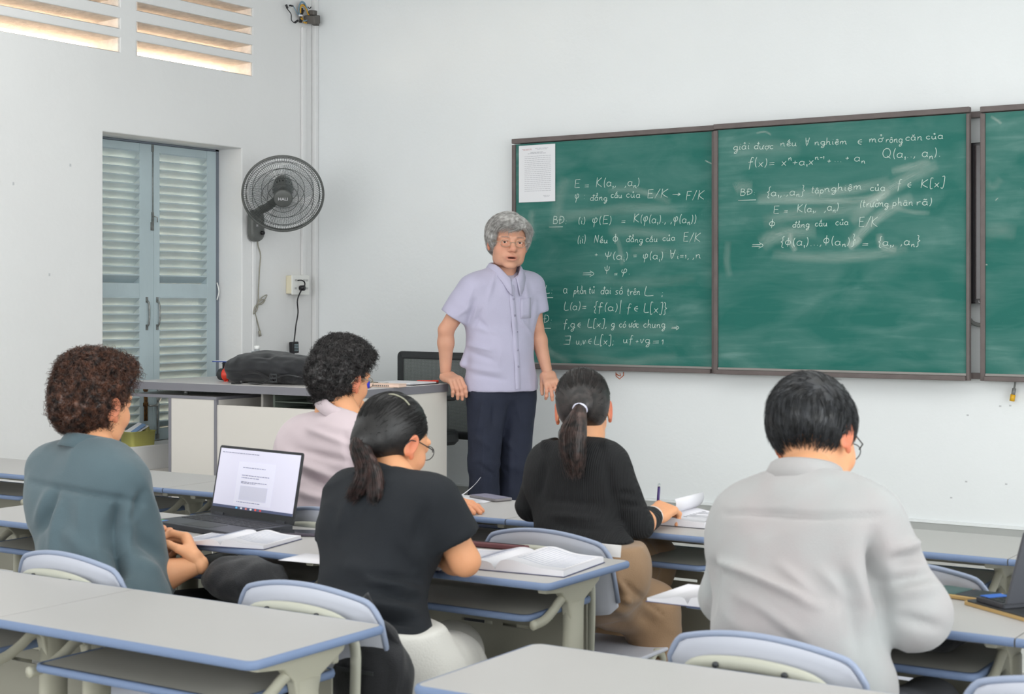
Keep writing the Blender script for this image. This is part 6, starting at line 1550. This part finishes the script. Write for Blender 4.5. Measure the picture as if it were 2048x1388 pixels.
# ---- woman in the black polo shirt
def polo():
    J, R, Fd, P = seat_joints(3.90, -4.36, 0, sh=.165, neck_z=.95)
    Y = -4.22
    J['neck'] = at_y(795, 962, Y); J['shL'] = at_y(698, 990, Y); J['shR'] = at_y(866, 1005, Y - .02); J['chest'] = at_y(760, 1090, Y - .03); J['waist'] = at_y(742, 1180, Y - .08); J['pelvis'] = at_y(745, 1290, Y - .14)
    hM = frameM(at_y(787, 885, Y + .06), math.radians(-8), math.radians(-20), math.radians(2), .94)
    J['elR'] = at_z(930, 1122, .79); J['wrR'] = at_z(862, 1105, .77) ; J['wrL'] = at_z(770, 1085, .77); J['elL'] = at_y(672, 1120, Y + .02)
    HR = hand_frame(J['wrR'], Vc(-.7, .4, -.05), Vc(.1, .1, 1)); HL = hand_frame(J['wrL'], Vc(.5, .6, 0), Vc(0, 0, 1))
    J['knR'] = at_y(905, 1332, -4.10); J['knL'] = P(-.08, .40, .50); J['anR'] = P(.20, .38, .09)
    root = person(J, 'woman with a black ponytail in a black polo shirt leaning over an open book', (3.90, -4.36, 0), hM, SK2, hands=[
        (HR, dict(curl=(.4, .6, .4), side=-1, sc=.9)), (HL, dict(curl=(.3, .4, .3), side=1, sc=.9))], blush=.3, feet=Fd, female=True, g=.92, bw=.9)
    M = mat('black_pique', (20, 25, 32), .85, bump=.3, bscale=700, sheen=.0, noise=.1, nscale=9)
    V = shirt_vol(J, .002, .007, 'short', loose=.004, sl=(.72, .66), bw=.97, q=(1, 1.5))
    hp = J['pelvis'] + Vc(0, 0, -.02); V.cut(hp, (0, 0, -1))
    c = lambda x0, y0, x1, y1, w, h: ('p', x0, y0, x1, y1, w, h * 1.5)
    cr = [c(690, 1195, 760, 1215, .014, .008), c(700, 1225, 830, 1238, .010, -.012), c(745, 1150, 835, 1160, .010, -.008), c(760, 1180, 835, 1200, .012, -.012), c(740, 1165, 830, 1180, .012, .008), c(760, 1215, 830, 1225, .012, .009), c(750, 1235, 832, 1250, .010, -.008), c(850, 1010, 830, 1090, .016, -.008), c(700, 1000, 680, 1060, .015, .006), c(690, 1130, 760, 1150, .02, .006), c(790, 1100, 830, 1150, .02, -.008)]
    clothes('polo_shirt', V, M, root, root.location, amp=.004, fr=(9, 9, 12), seed=41, creases=cr)
    collar(J, 'collar', M, root, R0=.055, hgt=.030, open_=.3, drop=.02, fall=.036, flare=.016)
    trousers('trousers', J, mat('white_trousers', (222, 220, 214), .8, bump=.2, bscale=200), root, e=.018, g=1.05, top=(J['pelvis'] + Vc(0, 0, .05), (0, 0, 1)))
    tie = (.0, -.105, -.028); sleek_hair(hM, root, root.location, 43, tie); hm = hair_mat('hair_43b', (18, 15, 15), (70, 48, 44)); T = hM @ Vector(tie)
    pony(root, root.location, [T + Vc(0, .01, .01), T + Vc(0, -.02, -.012), at_y(735, 945, Y - .09), at_y(722, 975, Y - .10), at_y(702, 996, Y - .10)], (.016, .022, .026, .022, .010), 44, hm, n=1800, wisp=.007)
    pony(root, root.location, [T + Vc(0, -.005, 0), at_y(748, 945, Y - .09), at_y(752, 980, Y - .105), at_y(750, 1004, Y - .11)], (.014, .020, .018, .006), 45, hm, n=1200, wisp=.006)
    # grey clip across the back of the head
    b = MB(); L = lambda v: hM @ Vector(v) - root.location
    b.tube(curve_pts([L((-.005, -.085, .098)), L((.02, -.070, .112)), L((.045, -.052, .108)), L((.062, -.040, .095))], 5), .004, 8, flat=.5); b.build('hair_clip', mat('olive_clip', (150, 148, 128), .3), root)
    glasses(root, hM, M_glb, r=(.024, .019)); 
    M_tie = M_blk; b = MB(); b.tube([T - root.location + Vc(.015 * math.cos(a), -.012, .015 * math.sin(a)) for a in np.linspace(0, 6.283, 16, endpoint=False)], .004, 8, closed=True); b.build('hair_tie', M_tie, root)
polo()
# ---- ponytailed woman in the black jumper
def jumper():
    yw = math.radians(14); J, R, Fd, P = seat_joints(3.96, -3.50, yw, sh=.155, neck_z=1.03)
    Y = -3.40
    J['neck'] = at_y(1163, 893, Y); J['shL'] = at_y(1092, 924, Y - .01); J['shR'] = at_y(1222, 924, Y - .01); J['chest'] = at_y(1152, 980, Y - .01); J['waist'] = at_y(1152, 1045, Y - .04); J['pelvis'] = at_y(1185, 1130, Y - .08)
    hM = frameM(at_y(1167, 822, Y + .06), math.radians(27), math.radians(-16), math.radians(-3), .96)
    J['elR'] = at_y(1276, 1050, Y + .03); J['wrR'] = at_y(1306, 1033, Y + .20); J['elL'] = at_y(1062, 1012, Y + .02); J['wrL'] = at_z(1180, 1035, .77)
    hp = at_y(1328, 1015, Y + .27); HR = hand_frame(J['wrR'], at_y(1332, 1016, Y + .27) - J['wrR'], Vc(.2, -.45, .8)); HL = hand_frame(J['wrL'], Vc(.8, .3, 0), Vc(0, 0, 1))
    J['hipR'] = at_y(1198, 1178, Y - .04); J['hipL'] = at_y(1150, 1160, Y - .0); J['knR'] = at_y(1302, 1222, Y + .12); J['knL'] = J['hipL'] + Vc(.02, .42, 0); J['anR'] = Vc(J['knR'].x + .03, J['knR'].y + .02, .09)
    root = person(J, 'woman with a long dark ponytail and black jumper writing at the front row', (3.96, -3.50, 0), hM, SK2, hands=[
        (HR, dict(curl=(.75, .9, .6), side=-1, sc=.92, thumb=(.4, .85, -.6))), (HL, dict(curl=(.2, .3, .2), side=1, sc=.9))], blush=.6, feet=Fd, female=True, g=.88, bw=.84)
    M = mat('black_rib_knit', (20, 21, 23), .9, bump=.3, wave=45, stretch=(1.2, 1, .04), sheen=.0)
    V = shirt_vol(J, -.006, .0065, 'long', loose=.000, sl=(.6, .92), bw=.90, g=.92)
    hem = at_y(1210, 1083, Y - .08); V.cut(hem, Vc(.02, 0, -1))
    c = lambda x0, y0, x1, y1, w, h: ('p', x0, y0, x1, y1, w, h * 1.5)
    cr = [c(1100, 1000, 1200, 1010, .012, -.004), c(1110, 1050, 1200, 1060, .010, -.005), c(1110, 1030, 1200, 1040, .010, .005), c(1090, 885, 1088, 900, .010, .010), c(1210, 884, 1214, 898, .010, .010), c(1090, 930, 1080, 990, .012, -.007), c(1215, 930, 1225, 1000, .012, -.007), c(1240, 985, 1270, 990, .008, -.005), c(1245, 1010, 1280, 1012, .008, -.005)]
    clothes('jumper', V, M, root, root.location, amp=.0025, fr=(8, 8, 16), seed=51, creases=cr)
    Mb = mat('tan_trousers', (146, 116, 86), .7, bump=.15, bscale=300, sheen=.2)
    c = lambda x0, y0, x1, y1, w, h: ('p', x0, y0, x1, y1, w, h * 1.5)
    cr = [c(1200, 1130, 1240, 1200, .016, -.010), c(1230, 1150, 1250, 1190, .014, .010), c(1230, 1150, 1325, 1230, .006, -.006), c(1240, 1195, 1262, 1200, .010, .010), c(1200, 1190, 1260, 1230, .02, .008), c(1280, 1230, 1310, 1250, .02, -.008), c(1180, 1220, 1250, 1245, .02, -.006)]
    trousers('trousers', J, Mb, root, e=.018, g=1.05, amp=.005, creases=cr, top=(at_y(1210, 1086, Y - .08), (0, 0, 1)), cuff=.0, flare=.03, k=.05, bw=.98)
    # white waist label band and open pocket edge
    b = MB(); b.box(-.04, .04, -.002, .002, -.016, .016); q = at_y(1212, 1100, Y - .215); b.build('waist_patch', mat('white_cloth', (236, 232, 230), .7), root, loc=q - root.location, rot=(.05, .08, .45))
    tie = (0, -.116, -.005); sleek_hair(hM, root, root.location, 53, tie, colors=((20, 17, 17), (50, 43, 41)), L=.08); hm = hair_mat('hair_53b', (22, 17, 16), (78, 58, 52)); T = hM @ Vector(tie)
    pony(root, root.location, [T, at_y(1155, 838, Y - .09), at_y(1146, 870, Y - .11), at_y(1146, 905, Y - .125), at_y(1153, 950, Y - .13)], (.013, .028, .042, .036, .010), 54, hm, n=3600, wisp=.007)
    b = MB(); ax = (at_y(1155, 838, Y - .09) - T).normalized(); u = ax.cross(Vc(1, 0, 0)).normalized(); v = ax.cross(u); q = T.lerp(at_y(1155, 838, Y - .09), .35) - root.location
    b.tube([q + (u * math.cos(a) + v * math.sin(a)) * .0165 for a in np.linspace(0, 6.283, 18, endpoint=False)], .0058, 10, closed=True); b.build('hair_tie', mat('lilac_band', (212, 212, 232), .4), root)
    b = MB(); q = lerp(J['wrR'], J['elR'], .10); ax = (J['elR'] - J['wrR']).normalized(); u = ax.cross(Vc(0, 0, 1)).normalized(); v = ax.cross(u)
    for k_, (o_, t_) in enumerate(((-.004, .1), (.006, -.15), (.013, .2))): b.tube([q + ax * (o_ + .006 * math.sin(a + t_ * 9)) + (u * math.cos(a) + v * math.sin(a)) * .0305 - root.location for a in np.linspace(0, 6.283, 22, endpoint=False)], .0022, 6, closed=True)
    b.build('bracelet', mat('pale_beads', (232, 222, 214), .3), root)
    pe = thing('ballpoint_pen', at_y(1322, 1000, Y + .27), 'slim dark purple pen in the writing hand of the ponytailed woman', 'pen'); o_ = pe.location.copy(); a, b_ = at_y(1318, 974, Y + .27) - o_, at_y(1313, 1046, Y + .30) - o_
    MB().tube([a, b_], .0042, 10).build('barrel', mat('purple_plastic', (60, 40, 110), .3), pe); MB().tube([a + (a - b_).normalized() * .010, a], .0036, 10).build('push_button', M_clear, pe)
jumper()
# ---- man in the white shirt
def white():
    J, R, Fd, P = seat_joints(4.95, -4.34, math.radians(4), sh=.19, neck_z=1.06)
    Y = -4.24
    J['neck'] = at_y(1612, 968, Y); J['shL'] = at_y(1496, 1040, Y); J['shR'] = at_y(1738, 1044, Y - .03); J['chest'] = at_y(1600, 1120, Y - .04); J['waist'] = at_y(1590, 1220, Y - .08); J['pelvis'] = at_y(1600, 1370, Y - .10)
    hM = frameM(at_y(1630, 878, Y + .08), math.radians(-8), math.radians(-24), math.radians(-9), .98)
    J['elR'] = at_y(1822, 1215, Y - .0); J['wrR'] = at_z(1790, 1190, .775); J['elL'] = at_y(1462, 1190, Y + .02); J['wrL'] = at_z(1480, 1170, .775)
    HR = hand_frame(J['wrR'], Vc(-.8, .3, 0), Vc(0, 0, 1)); HL = hand_frame(J['wrL'], Vc(.6, .4, 0), Vc(0, 0, 1))
    root = person(J, 'man with short black hair in a thin white shirt bent over his desk', (4.95, -4.34, 0), hM, SK2, hands=[
        (HR, dict(curl=(.4, .6, .4), side=-1, sc=1.0)), (HL, dict(curl=(.4, .6, .4), side=1, sc=1.0))], blush=.5, feet=Fd, slim=.014, bw=.9)
    M = mat('thin_white_cotton', (166, 168, 168), .8, bump=.15, bscale=500, sheen=.2, noise=.035, nscale=6, col2=(166, 160, 160))
    V = shirt_vol(J, .012, .0075, 'long', loose=.016, sl=(.85, .85), bw=1.12)
    V.cap(J['elR'] + Vc(.01, -.01, -.01), lerp(J['elR'], J['wrR'], .4), .066, .062, k=.04)
    c = lambda x0, y0, x1, y1, w, h: ('p', x0, y0, x1, y1, w, h * 1.5)
    cr = [c(1752, 1080, 1768, 1250, .014, -.006), c(1455, 1028, 1760, 1034, .006, -.005), c(1748, 1060, 1762, 1200, .014, -.012), c(1440, 1130, 1640, 1215, .010, .008), c(1560, 1130, 1620, 1180, .010, .006), c(1640, 1140, 1700, 1200, .012, .006), c(1430, 1120, 1600, 1190, .010, .010), c(1425, 1128, 1590, 1200, .010, -.008), c(1430, 1120, 1425, 1230, .010, -.012), c(1480, 1190, 1600, 1280, .014, .009), c(1500, 1210, 1610, 1300, .012, -.008), c(1740, 1090, 1760, 1180, .014, -.014), c(1450, 1026, 1770, 1030, .006, -.004),
          c(1700, 1120, 1740, 1250, .016, .008), c(1790, 1120, 1850, 1110, .012, -.010), c(1790, 1100, 1840, 1085, .012, .010), c(1780, 1170, 1860, 1150, .012, -.010), c(1790, 1185, 1870, 1175, .014, .010), c(1690, 1160, 1720, 1300, .016, -.010), c(1800, 1235, 1880, 1255, .012, -.008)]
    clothes('shirt', V, M, root, root.location, amp=.007, fr=(8, 8, 5), seed=61, creases=cr)
    collar(J, 'collar', M, root, R0=.062, hgt=.034, open_=.3, drop=.02, fall=.036, flare=.012, up=(hM @ Vc(0, -.03, -.05) - J['neck'] + Vc(0, 0, .10)).normalized())
    trousers('trousers', J, mat('grey_trousers', (96, 98, 104), .8), root, e=.004, top=(J['pelvis'], (0, 0, 1)))
    # hair: short black, straight, longer top
    V = Vol((-.14, -.16, -.16), (.13, .14, .17), .004); V.ell((0, -.018, .046), (.086, .104, .094), k=0); V.ell((0, -.05, .015), (.076, .070, .07), k=.03); V.ell((-.02, .05, .085), (.07, .05, .045), k=.03); V.ell((-.075, .02, .055), (.03, .06, .035), k=.03)
    V.box((0, .13, -.07), (.09, .085, .120), rd=.02, k=.012, sub=True); V.box((0, -.02, -.126), (.14, .15, .105), rd=.03, k=.02, sub=True)
    for s in (-1, 1): V.ell((s * .100, .006, -.026), (.044, .042, .056), k=.008, sub=True); V.box((s * .078, .055, -.03), (.03, .06, .055), rd=.02, k=.01, sub=True)
    Pp, Q, N = finish_hair(V, None, .003, 26, seed=6)
    fd = lambda p: np.stack([-.6 * (p[:, 2] > .05) + p[:, 0] * 2, .35 * (p[:, 2] > .05), -np.clip(.12 - p[:, 2], 0, .2) * 8], 1)
    sp, sq = strands(Pp, N, 6500, .05, fd, (0, -.018, .03), (.088, .105, .096), r=.0009, lift=.004, curl=.0006, seed=62, mess=.12)
    HPm, HQm = join([(Pp, Q), (sp, sq)]); np_mesh('hair', app(hM, HPm), HQm, hair_mat('hair_61', (16, 17, 19), (48, 50, 54)), root, origin=root.location)
    glasses(root, hM, M_glb, r=(.024, .020))
white()

# ------------------------------------------------------------------ things on the student tables
TZ = TH + .0008
M_page = mat('notebook_page', (226, 225, 230), .8, spec=.1); M_rule = mat('ruled_line', (176, 184, 204), .8)
M_nav = mat('navy_cover', (40, 48, 96), .5); M_prn = mat('grey_ink2', (120, 122, 130), .8)
def frame_from(px0, px1, z=TZ):
    """origin at px0, x axis towards px1, both on the table plane"""
    A = at_z(*px0, z); B = at_z(*px1, z); d = (B - A); return A, math.atan2(d.y, d.x), d.length
def open_book(name, c, rz, w, d, label, cat, cover=None, th=(.010, .012), rise=.009, group=None, lines=True, curlR=0.0):
    t = thing(name, c, label, cat, rz=rz, group=group)
    for s, tk in ((-1, th[0]), (1, th[1])):
        n = 14; vs = []; fs = []
        for i in range(n + 1):
            u = i / n; x = s * w * u; z = tk * (1 - .15 * u) + rise * math.exp(-((u - .22) / .26) ** 2) * (1 - math.exp(-(u / .05) ** 2)) + (curlR * max(0, u - .4) ** 2 if s > 0 else 0)
            z -= .006 * math.exp(-(u / .03) ** 2)
            for y in (-d / 2, d / 2): vs += [(x, y, .001), (x, y, z)]
        for i in range(n):
            a = i * 4; b = a + 4
            fs += [(a + 1, b + 1, b + 3, a + 3), (a, a + 1, b + 1, b), (a + 2, b + 2, b + 3, a + 3)]
        fs.append((n * 4, n * 4 + 1, n * 4 + 3, n * 4 + 2)); m = MB().add(vs, fs, False); o = m.build('page_block', M_page, t); o.data.polygons.foreach_set('use_smooth', [q % 3 == 0 and q < 3 * n for q in range(len(fs))])
        if lines:
            L = MB()
            for k in range(11):
                y = d / 2 - .025 - k * (d - .05) / 11; pts = []
                for i in range(3, n):
                    u = i / n; x = s * w * u; z = tk * (1 - .15 * u) + rise * math.exp(-((u - .22) / .26) ** 2) + (curlR * max(0, u - .4) ** 2 if s > 0 else 0) + .0004; pts.append((x, y, z))
                L.tube(pts, .0005, 3)
            L.build('ruled_lines', M_rule, t)
    MB().box(-w - .003, w + .003, -d / 2 - .003, d / 2 + .003, 0, .0012).build('cover', cover or M_nav, t)
    return t
def phone(c, rz, label, m=None, w=.075, l=.155):
    t = thing('smartphone', c, label, 'phone', rz=rz)
    MB().prism(rrect(-l / 2, l / 2, -w / 2, w / 2, .011, 5), 0, .0085, r=.002).build('phone_body', m or M_blk, t); MB().prism(rrect(-l / 2 + .003, l / 2 - .003, -w / 2 + .003, w / 2 - .003, .009, 5), .0085, .0090).build('glass_face', mat('phone_glass', (46, 48, 54), .12), t)
    return t
# --- lit laptop of the man in teal
A, rz, Lw = frame_from((418, 1036), (584, 1061)); M_lap = mat('laptop_graphite', (62, 64, 70), .4, metal=.3); M_key = mat('laptop_keys', (38, 40, 44), .5)
lap = thing('laptop', A, 'graphite laptop open with a bright document on its lit screen', 'laptop', rz=rz); wl_, dl = Lw, .215
MB().prism(rrect(0, wl_, -dl, .008, .010), 0, .016, r=.002).build('keyboard_base', M_lap, lap)
kb = MB()
for r_ in range(5):
    for c_ in range(14): kb.box(.018 + c_ * (wl_ - .036) / 14, .018 + (c_ + .86) * (wl_ - .036) / 14, -.030 - r_ * .0175 - .0145, -.030 - r_ * .0175, .016, .0172)
o_ = kb.build('keys', M_key, lap); o_['kind'] = 'stuff'
MB().box(wl_ * .34, wl_ * .66, -.20, -.128, .0161, .0165).build('touchpad', M_dark, lap)
MB().box(.018, .034, -.205, -.185, .0161, .0166).build('sticker', mat('sticker_green', (110, 190, 110), .4), lap); MB().box(.036, .050, -.205, -.185, .0161, .0166).build('sticker', mat('sticker_blue', (70, 120, 200), .4), lap)
hs = at_y(432, 888, A.y + .03).z - TZ - .012; tilt = math.radians(11)
lid = MB().prism(rrect(0, wl_, 0, hs, .008), -.003, .003, r=.0015); LM = Matrix.Translation((0, .006, .012)) @ Matrix.Rotation(math.pi / 2 - tilt, 4, 'X')
lid.v = [tuple(LM @ Vector(v)) for v in lid.v]; lid = lid.build('screen_lid', M_key, lap)
def on_lid(x0, x1, z0, z1, dz=.0033, th=.0004): 
    m = MB().box(x0, x1, z0, z1, dz, dz + th); m.v = [tuple(LM @ Vector(v)) for v in m.v]; return m
on_lid(.008, wl_ - .008, .026, hs - .008).build('display', mat('screen_white', (214, 212, 228), .3, emit=((206, 205, 226), .36)), lap)
W0, W1, Z0_, Z1_ = .008, wl_ - .008, .026, hs - .008
sx_ = lambda u: W0 + (W1 - W0) * u; sz_ = lambda v: Z0_ + (Z1_ - Z0_) * v
on_lid(sx_(.26), sx_(.72), sz_(.09), sz_(.80), .0038).build('document_page', mat('screen_page', (216, 215, 232), .3, emit=((214, 214, 232), .38)), lap)
on_lid(sx_(.32), sx_(.66), sz_(.16), sz_(.40), .0043).build('document_figure', mat('screen_grey', (200, 200, 216), .3, emit=((196, 196, 214), .34)), lap)
m = MB()
for v, a_, b_ in ((.70, .32, .60), (.57, .32, .66), (.53, .32, .55), (.46, .32, .64), (.44, .32, .5), (.93, .03, .5), (.12, .3, .6)):
    x = a_
    while x < b_ - .01: l_ = min(HR.uniform(.01, .04), b_ - x); q_ = on_lid(sx_(x), sx_(x + l_), sz_(v), sz_(v + .010), .0043); m.add(q_.v, q_.f); x += l_ + .008
m.build('document_text', mat('screen_text', (120, 120, 140), .3), lap)['kind'] = 'stuff'
on_lid(W0, W1, Z0_, sz_(.045), .0038).build('task_bar', mat('screen_bar', (70, 78, 110), .3, emit=((66, 76, 110), .3)), lap)
for k, (u, col_) in enumerate(((.30, (90, 180, 230)), (.36, (230, 230, 235)), (.42, (220, 130, 120)), (.48, (240, 240, 240)), (.54, (230, 80, 50)), (.60, (200, 60, 60)))):
    on_lid(sx_(u), sx_(u + .022), sz_(.008), sz_(.036), .0043).build('task_icon', mat('icon_%d' % k, col_, .3, emit=(col_, .4)), lap)
for u in (.12, .86): on_lid(wl_ * u - .02, wl_ * u + .02, -.006, .010, -.006, .012).build('hinge', M_lap, lap)
# --- notebooks, phones, loose sheets
c = at_z(480, 1083, TZ); open_book('open_notebook', (c.x, c.y, TZ), rz + .35, .135, .20, 'blank open notebook lying in front of the lit laptop', 'notebook', lines=True)
c = at_z(607, 1069, TZ); phone((c.x + .005, c.y, TZ), .45, 'dark smartphone beside the lit laptop, half hidden by the woman in the polo shirt', mat('phone_plum', (72, 64, 76), .3))
def sheet(px, z, w, d, rz_, label, curl_=0, name='paper_sheet'):
    c = at_z(*px, z); t = thing(name, (c.x, c.y, z), label, 'paper', rz=rz_); n = 8; vs = []; fs = []
    for i in range(n + 1):
        u = i / n
        for y in (-d / 2, d / 2): vs.append((-w / 2 + w * u, y, curl_ * (u ** 2) + .0006))
    fs = [(2 * i, 2 * i + 2, 2 * i + 3, 2 * i + 1) for i in range(n)]
    o = MB().add(vs, fs, True).build('leaf', M_page, t); o.modifiers.new('t', 'SOLIDIFY').thickness = .0008; return t
sheet((632, 1118), TZ, .15, .12, .1, 'loose white sheet at the seam left of the woman in the polo shirt')
c = at_z(1035, 1128, TZ); open_book('open_book', (c.x, c.y, TZ), .10, .185, .235, 'thick open book with white pages at the end of the second-row table', 'book', rise=.014, th=(.010, .018), lines=True)
c = at_z(985, 1100, TZ); t = thing('slim_case', (c.x, c.y + .03, TZ), 'slim dark maroon pencil case lying beyond the open book', 'case', rz=.05); MB().prism(rrect(-.09, .09, -.014, .014, .008), 0, .014, r=.004).build('case_body', mat('maroon_fabric', (104, 62, 66), .7), t); MB().box(-.08, .08, -.001, .001, .014, .0155).build('zip', M_blk, t)
c = at_z(865, 1130, TZ); t = thing('navy_notebook', (c.x - .03, c.y, TZ), 'closed notebook with navy cover under the arm of the woman in the polo shirt', 'notebook', rz=.1); MB().box(-.09, .09, -.075, .10, 0, .010).build('pages', M_page, t); MB().box(-.093, .093, -.078, .103, -.0002, .0010).build('cover', M_nav, t); MB().box(-.093, .093, -.078, .103, .010, .0115).build('top_sheet', M_page, t)
sheet((925, 997), TZ, .24, .17, .12, 'loose white sheet on the front-row table near the grey phone')
sheet((892, 1003), TZ + .0016, .20, .16, -.25, 'white sheet with a lifted corner beside the hand of the man in pink', .0, 'lifted_sheet')
t = thing('turned_page', at_z(905, 1000, TZ + .003), 'single white page standing half turned on the front-row table', 'paper', rz=.5); vs = []; fs = []
for i in range(7):
    u = i / 6
    for y in (-.055, .055): vs.append((.11 * math.sin(u * 1.0), y * (1 - .6 * u), .075 * u ** 1.2))
fs = [(2 * i, 2 * i + 2, 2 * i + 3, 2 * i + 1) for i in range(6)]; MB().add(vs, fs, True).build('leaf', M_page, t).modifiers.new('t', 'SOLIDIFY').thickness = .0008
c = at_z(981, 997, TZ + .0016); phone((c.x, c.y, TZ + .0006), -.35, 'grey smartphone lying on the front-row table behind the lecturer', mat('phone_grey', (132, 128, 130), .3))
c = at_z(1330, 1040, TZ); nb2 = open_book('thick_notebook', (c.x + .01, c.y, TZ), .03, .17, .215, 'thick open notebook with printed pages under the writing hand', 'notebook', cover=mat('grey_cover', (70, 70, 84), .5), rise=.008, th=(.014, .022), lines=False)
mb = MB()
for k in range(7): mb.box(.03, .15 if k % 3 else .09, .075 - k * .022, .078 - k * .022, .0235, .0242)
mb.build('printed_text', M_prn, nb2)
vs = []; fs = []; n = 10
for i in range(n + 1):
    u = i / n; a = math.pi * .60 * u
    for y in (-.10, .10): vs.append((-.02 + .085 * math.sin(a) * 1.0, y + .02, .016 + .075 * (1 - math.cos(a)) * .62))
fs = [(2 * i, 2 * i + 2, 2 * i + 3, 2 * i + 1) for i in range(n)]; o_ = MB().add(vs, fs, True).build('curling_page', M_page, nb2); o_.modifiers.new('t', 'SOLIDIFY').thickness = .0008
c = at_z(1400, 1200, TZ); open_book('open_notepad', (c.x + .01, c.y + .02, TZ), .0, .10, .20, 'open notepad peeking out by the left elbow of the man in the white shirt', 'notebook', lines=False)
c = at_z(1752, 1222, TZ); t = thing('lined_notebook', (c.x, c.y, TZ), 'white notebook with navy cover under the right forearm in the white sleeve', 'notebook', rz=.05); MB().box(-.12, .10, -.09, .10, 0, .012).build('pages', M_page, t); MB().box(-.123, .103, -.093, .103, -.0002, .001).build('cover', M_nav, t); MB().box(-.123, .103, -.0935, -.091, .0, .012).build('bound_edge', M_nav, t)
# --- right-hand laptop on its cork-edged board, flat green phone
M_cork = mat('tan_cork', (196, 164, 108), .6)
A2, rz2, L2 = frame_from((1925, 1208), (2048, 1243)); WL = .25
ex = Vc(math.sin(rz2), -math.cos(rz2), 0)
l2 = thing('dark_laptop', A2 - ex * WL, 'dark open laptop on a tan-edged board at the right edge of the photo', 'laptop', rz=rz2 - math.pi / 2)
MB().prism(rrect(0, WL, 0, .30, .01), 0, .007).build('board', M_cork, l2); MB().prism(rrect(.004, WL - .003, .006, .296, .01), .007, .010).build('mat_top', M_dark, l2)
MB().prism(rrect(.008, WL - .010, .030, .125, .006), .010, .022, r=.002).build('keyboard_base', M_lap, l2)
kb = MB()
for r_ in range(4):
    for c_ in range(11): kb.box(.018 + c_ * .0200, .018 + (c_ + .85) * .0200, .112 - r_ * .0175 - .0145, .112 - r_ * .0175, .022, .0232)
o_ = kb.build('keys', M_key, l2); o_['kind'] = 'stuff'
MB().box(WL - .075, WL - .02, .034, .066, .0222, .0240).build('blue_sticker', mat('sticker_blue2', (50, 110, 210), .4), l2)
lid2 = MB().box(.008, WL - .010, 0, .17, -.004, .004); LM2 = Matrix.Translation((0, .130, .022)) @ Matrix.Rotation(math.pi / 2 - math.radians(20), 4, 'X'); lid2.v = [tuple(LM2 @ Vector(v)) for v in lid2.v]; lid2.build('screen_lid', mat('lid_grey', (84, 86, 92), .4), l2, bevel=.003)
m = MB().box(.014, WL - .016, .012, .162, .0042, .0046); m.v = [tuple(LM2 @ Vector(v)) for v in m.v]; m.build('display', mat('display_off', (16, 16, 18), .15), l2)
c = at_z(1928, 1192, TZ); t = thing('tablet', (c.x, c.y, TZ), 'small dark green tablet in a tan case beside the right-hand laptop', 'tablet', rz=-.20); MB().prism(rrect(-.075, .075, -.05, .05, .01), 0, .009, r=.002).build('case', M_cork, t); MB().prism(rrect(-.070, .0, -.045, .045, .006), .009, .0098).build('glass_face', mat('green_glass', (22, 84, 74), .15), t); MB().prism(rrect(.001, .070, -.045, .045, .006), .009, .0098).build('glass_face', M_blk, t)
# --- black bags
def sack(name, c, r, label, parent=None, seed=1, h=.008):
    V = Vol(Vector(c) - Vc(*r) * 1.3, Vector(c) + Vc(*r) * 1.3, h); V.ell(c, r, k=0); V.cap(Vector(c) + Vc(-r[0] * .4, 0, r[2] * .3), Vector(c) + Vc(r[0] * .4, 0, r[2] * .3), min(r) * .85, k=.04)
    t = thing(name, (c[0], c[1], c[2] - r[2]), label, 'bag'); clothes('fabric_body', V, M_bag, t, t.location, amp=.012, fr=(14, 14, 14), seed=seed, zmin=c[2] - r[2] * .98); return t
bp = at_y(492, 1160, -4.14)
b1 = sack('black_bag', (bp.x, bp.y, .662), (.135, .070, .050), 'soft black bag on the lap of the man in the teal shirt', seed=3)
b2 = sack('crumpled_bag', (5.02, -3.88, .681), (.10, .08, .028), 'crumpled black cloth bag on the shelf under the white-shirted man\'s table', seed=8)
bq = at_y(742, 1378, -4.56)
b3 = sack('shoulder_bag', (bq.x, bq.y, bq.z), (.105, .045, .15), 'black shoulder bag hung behind the chair of the woman in the polo shirt', seed=5)
for dx in (-.07, .07): MB().tube([v - b3.location for v in curve_pts([bq + Vc(dx, 0, .10), bq + Vc(dx - .03, -.03, .16), bq + Vc(dx - .07, -.02, .205)], 5)], .012, 8, flat=.35, up=(0, 1, 0)).build('strap', M_bag, b3)
mb = MB(); mb.box(-.05, .05, -.002, .002, -.004, .004); mb.build('zip_flap', M_dark, b3, loc=(0, -.056, .20))
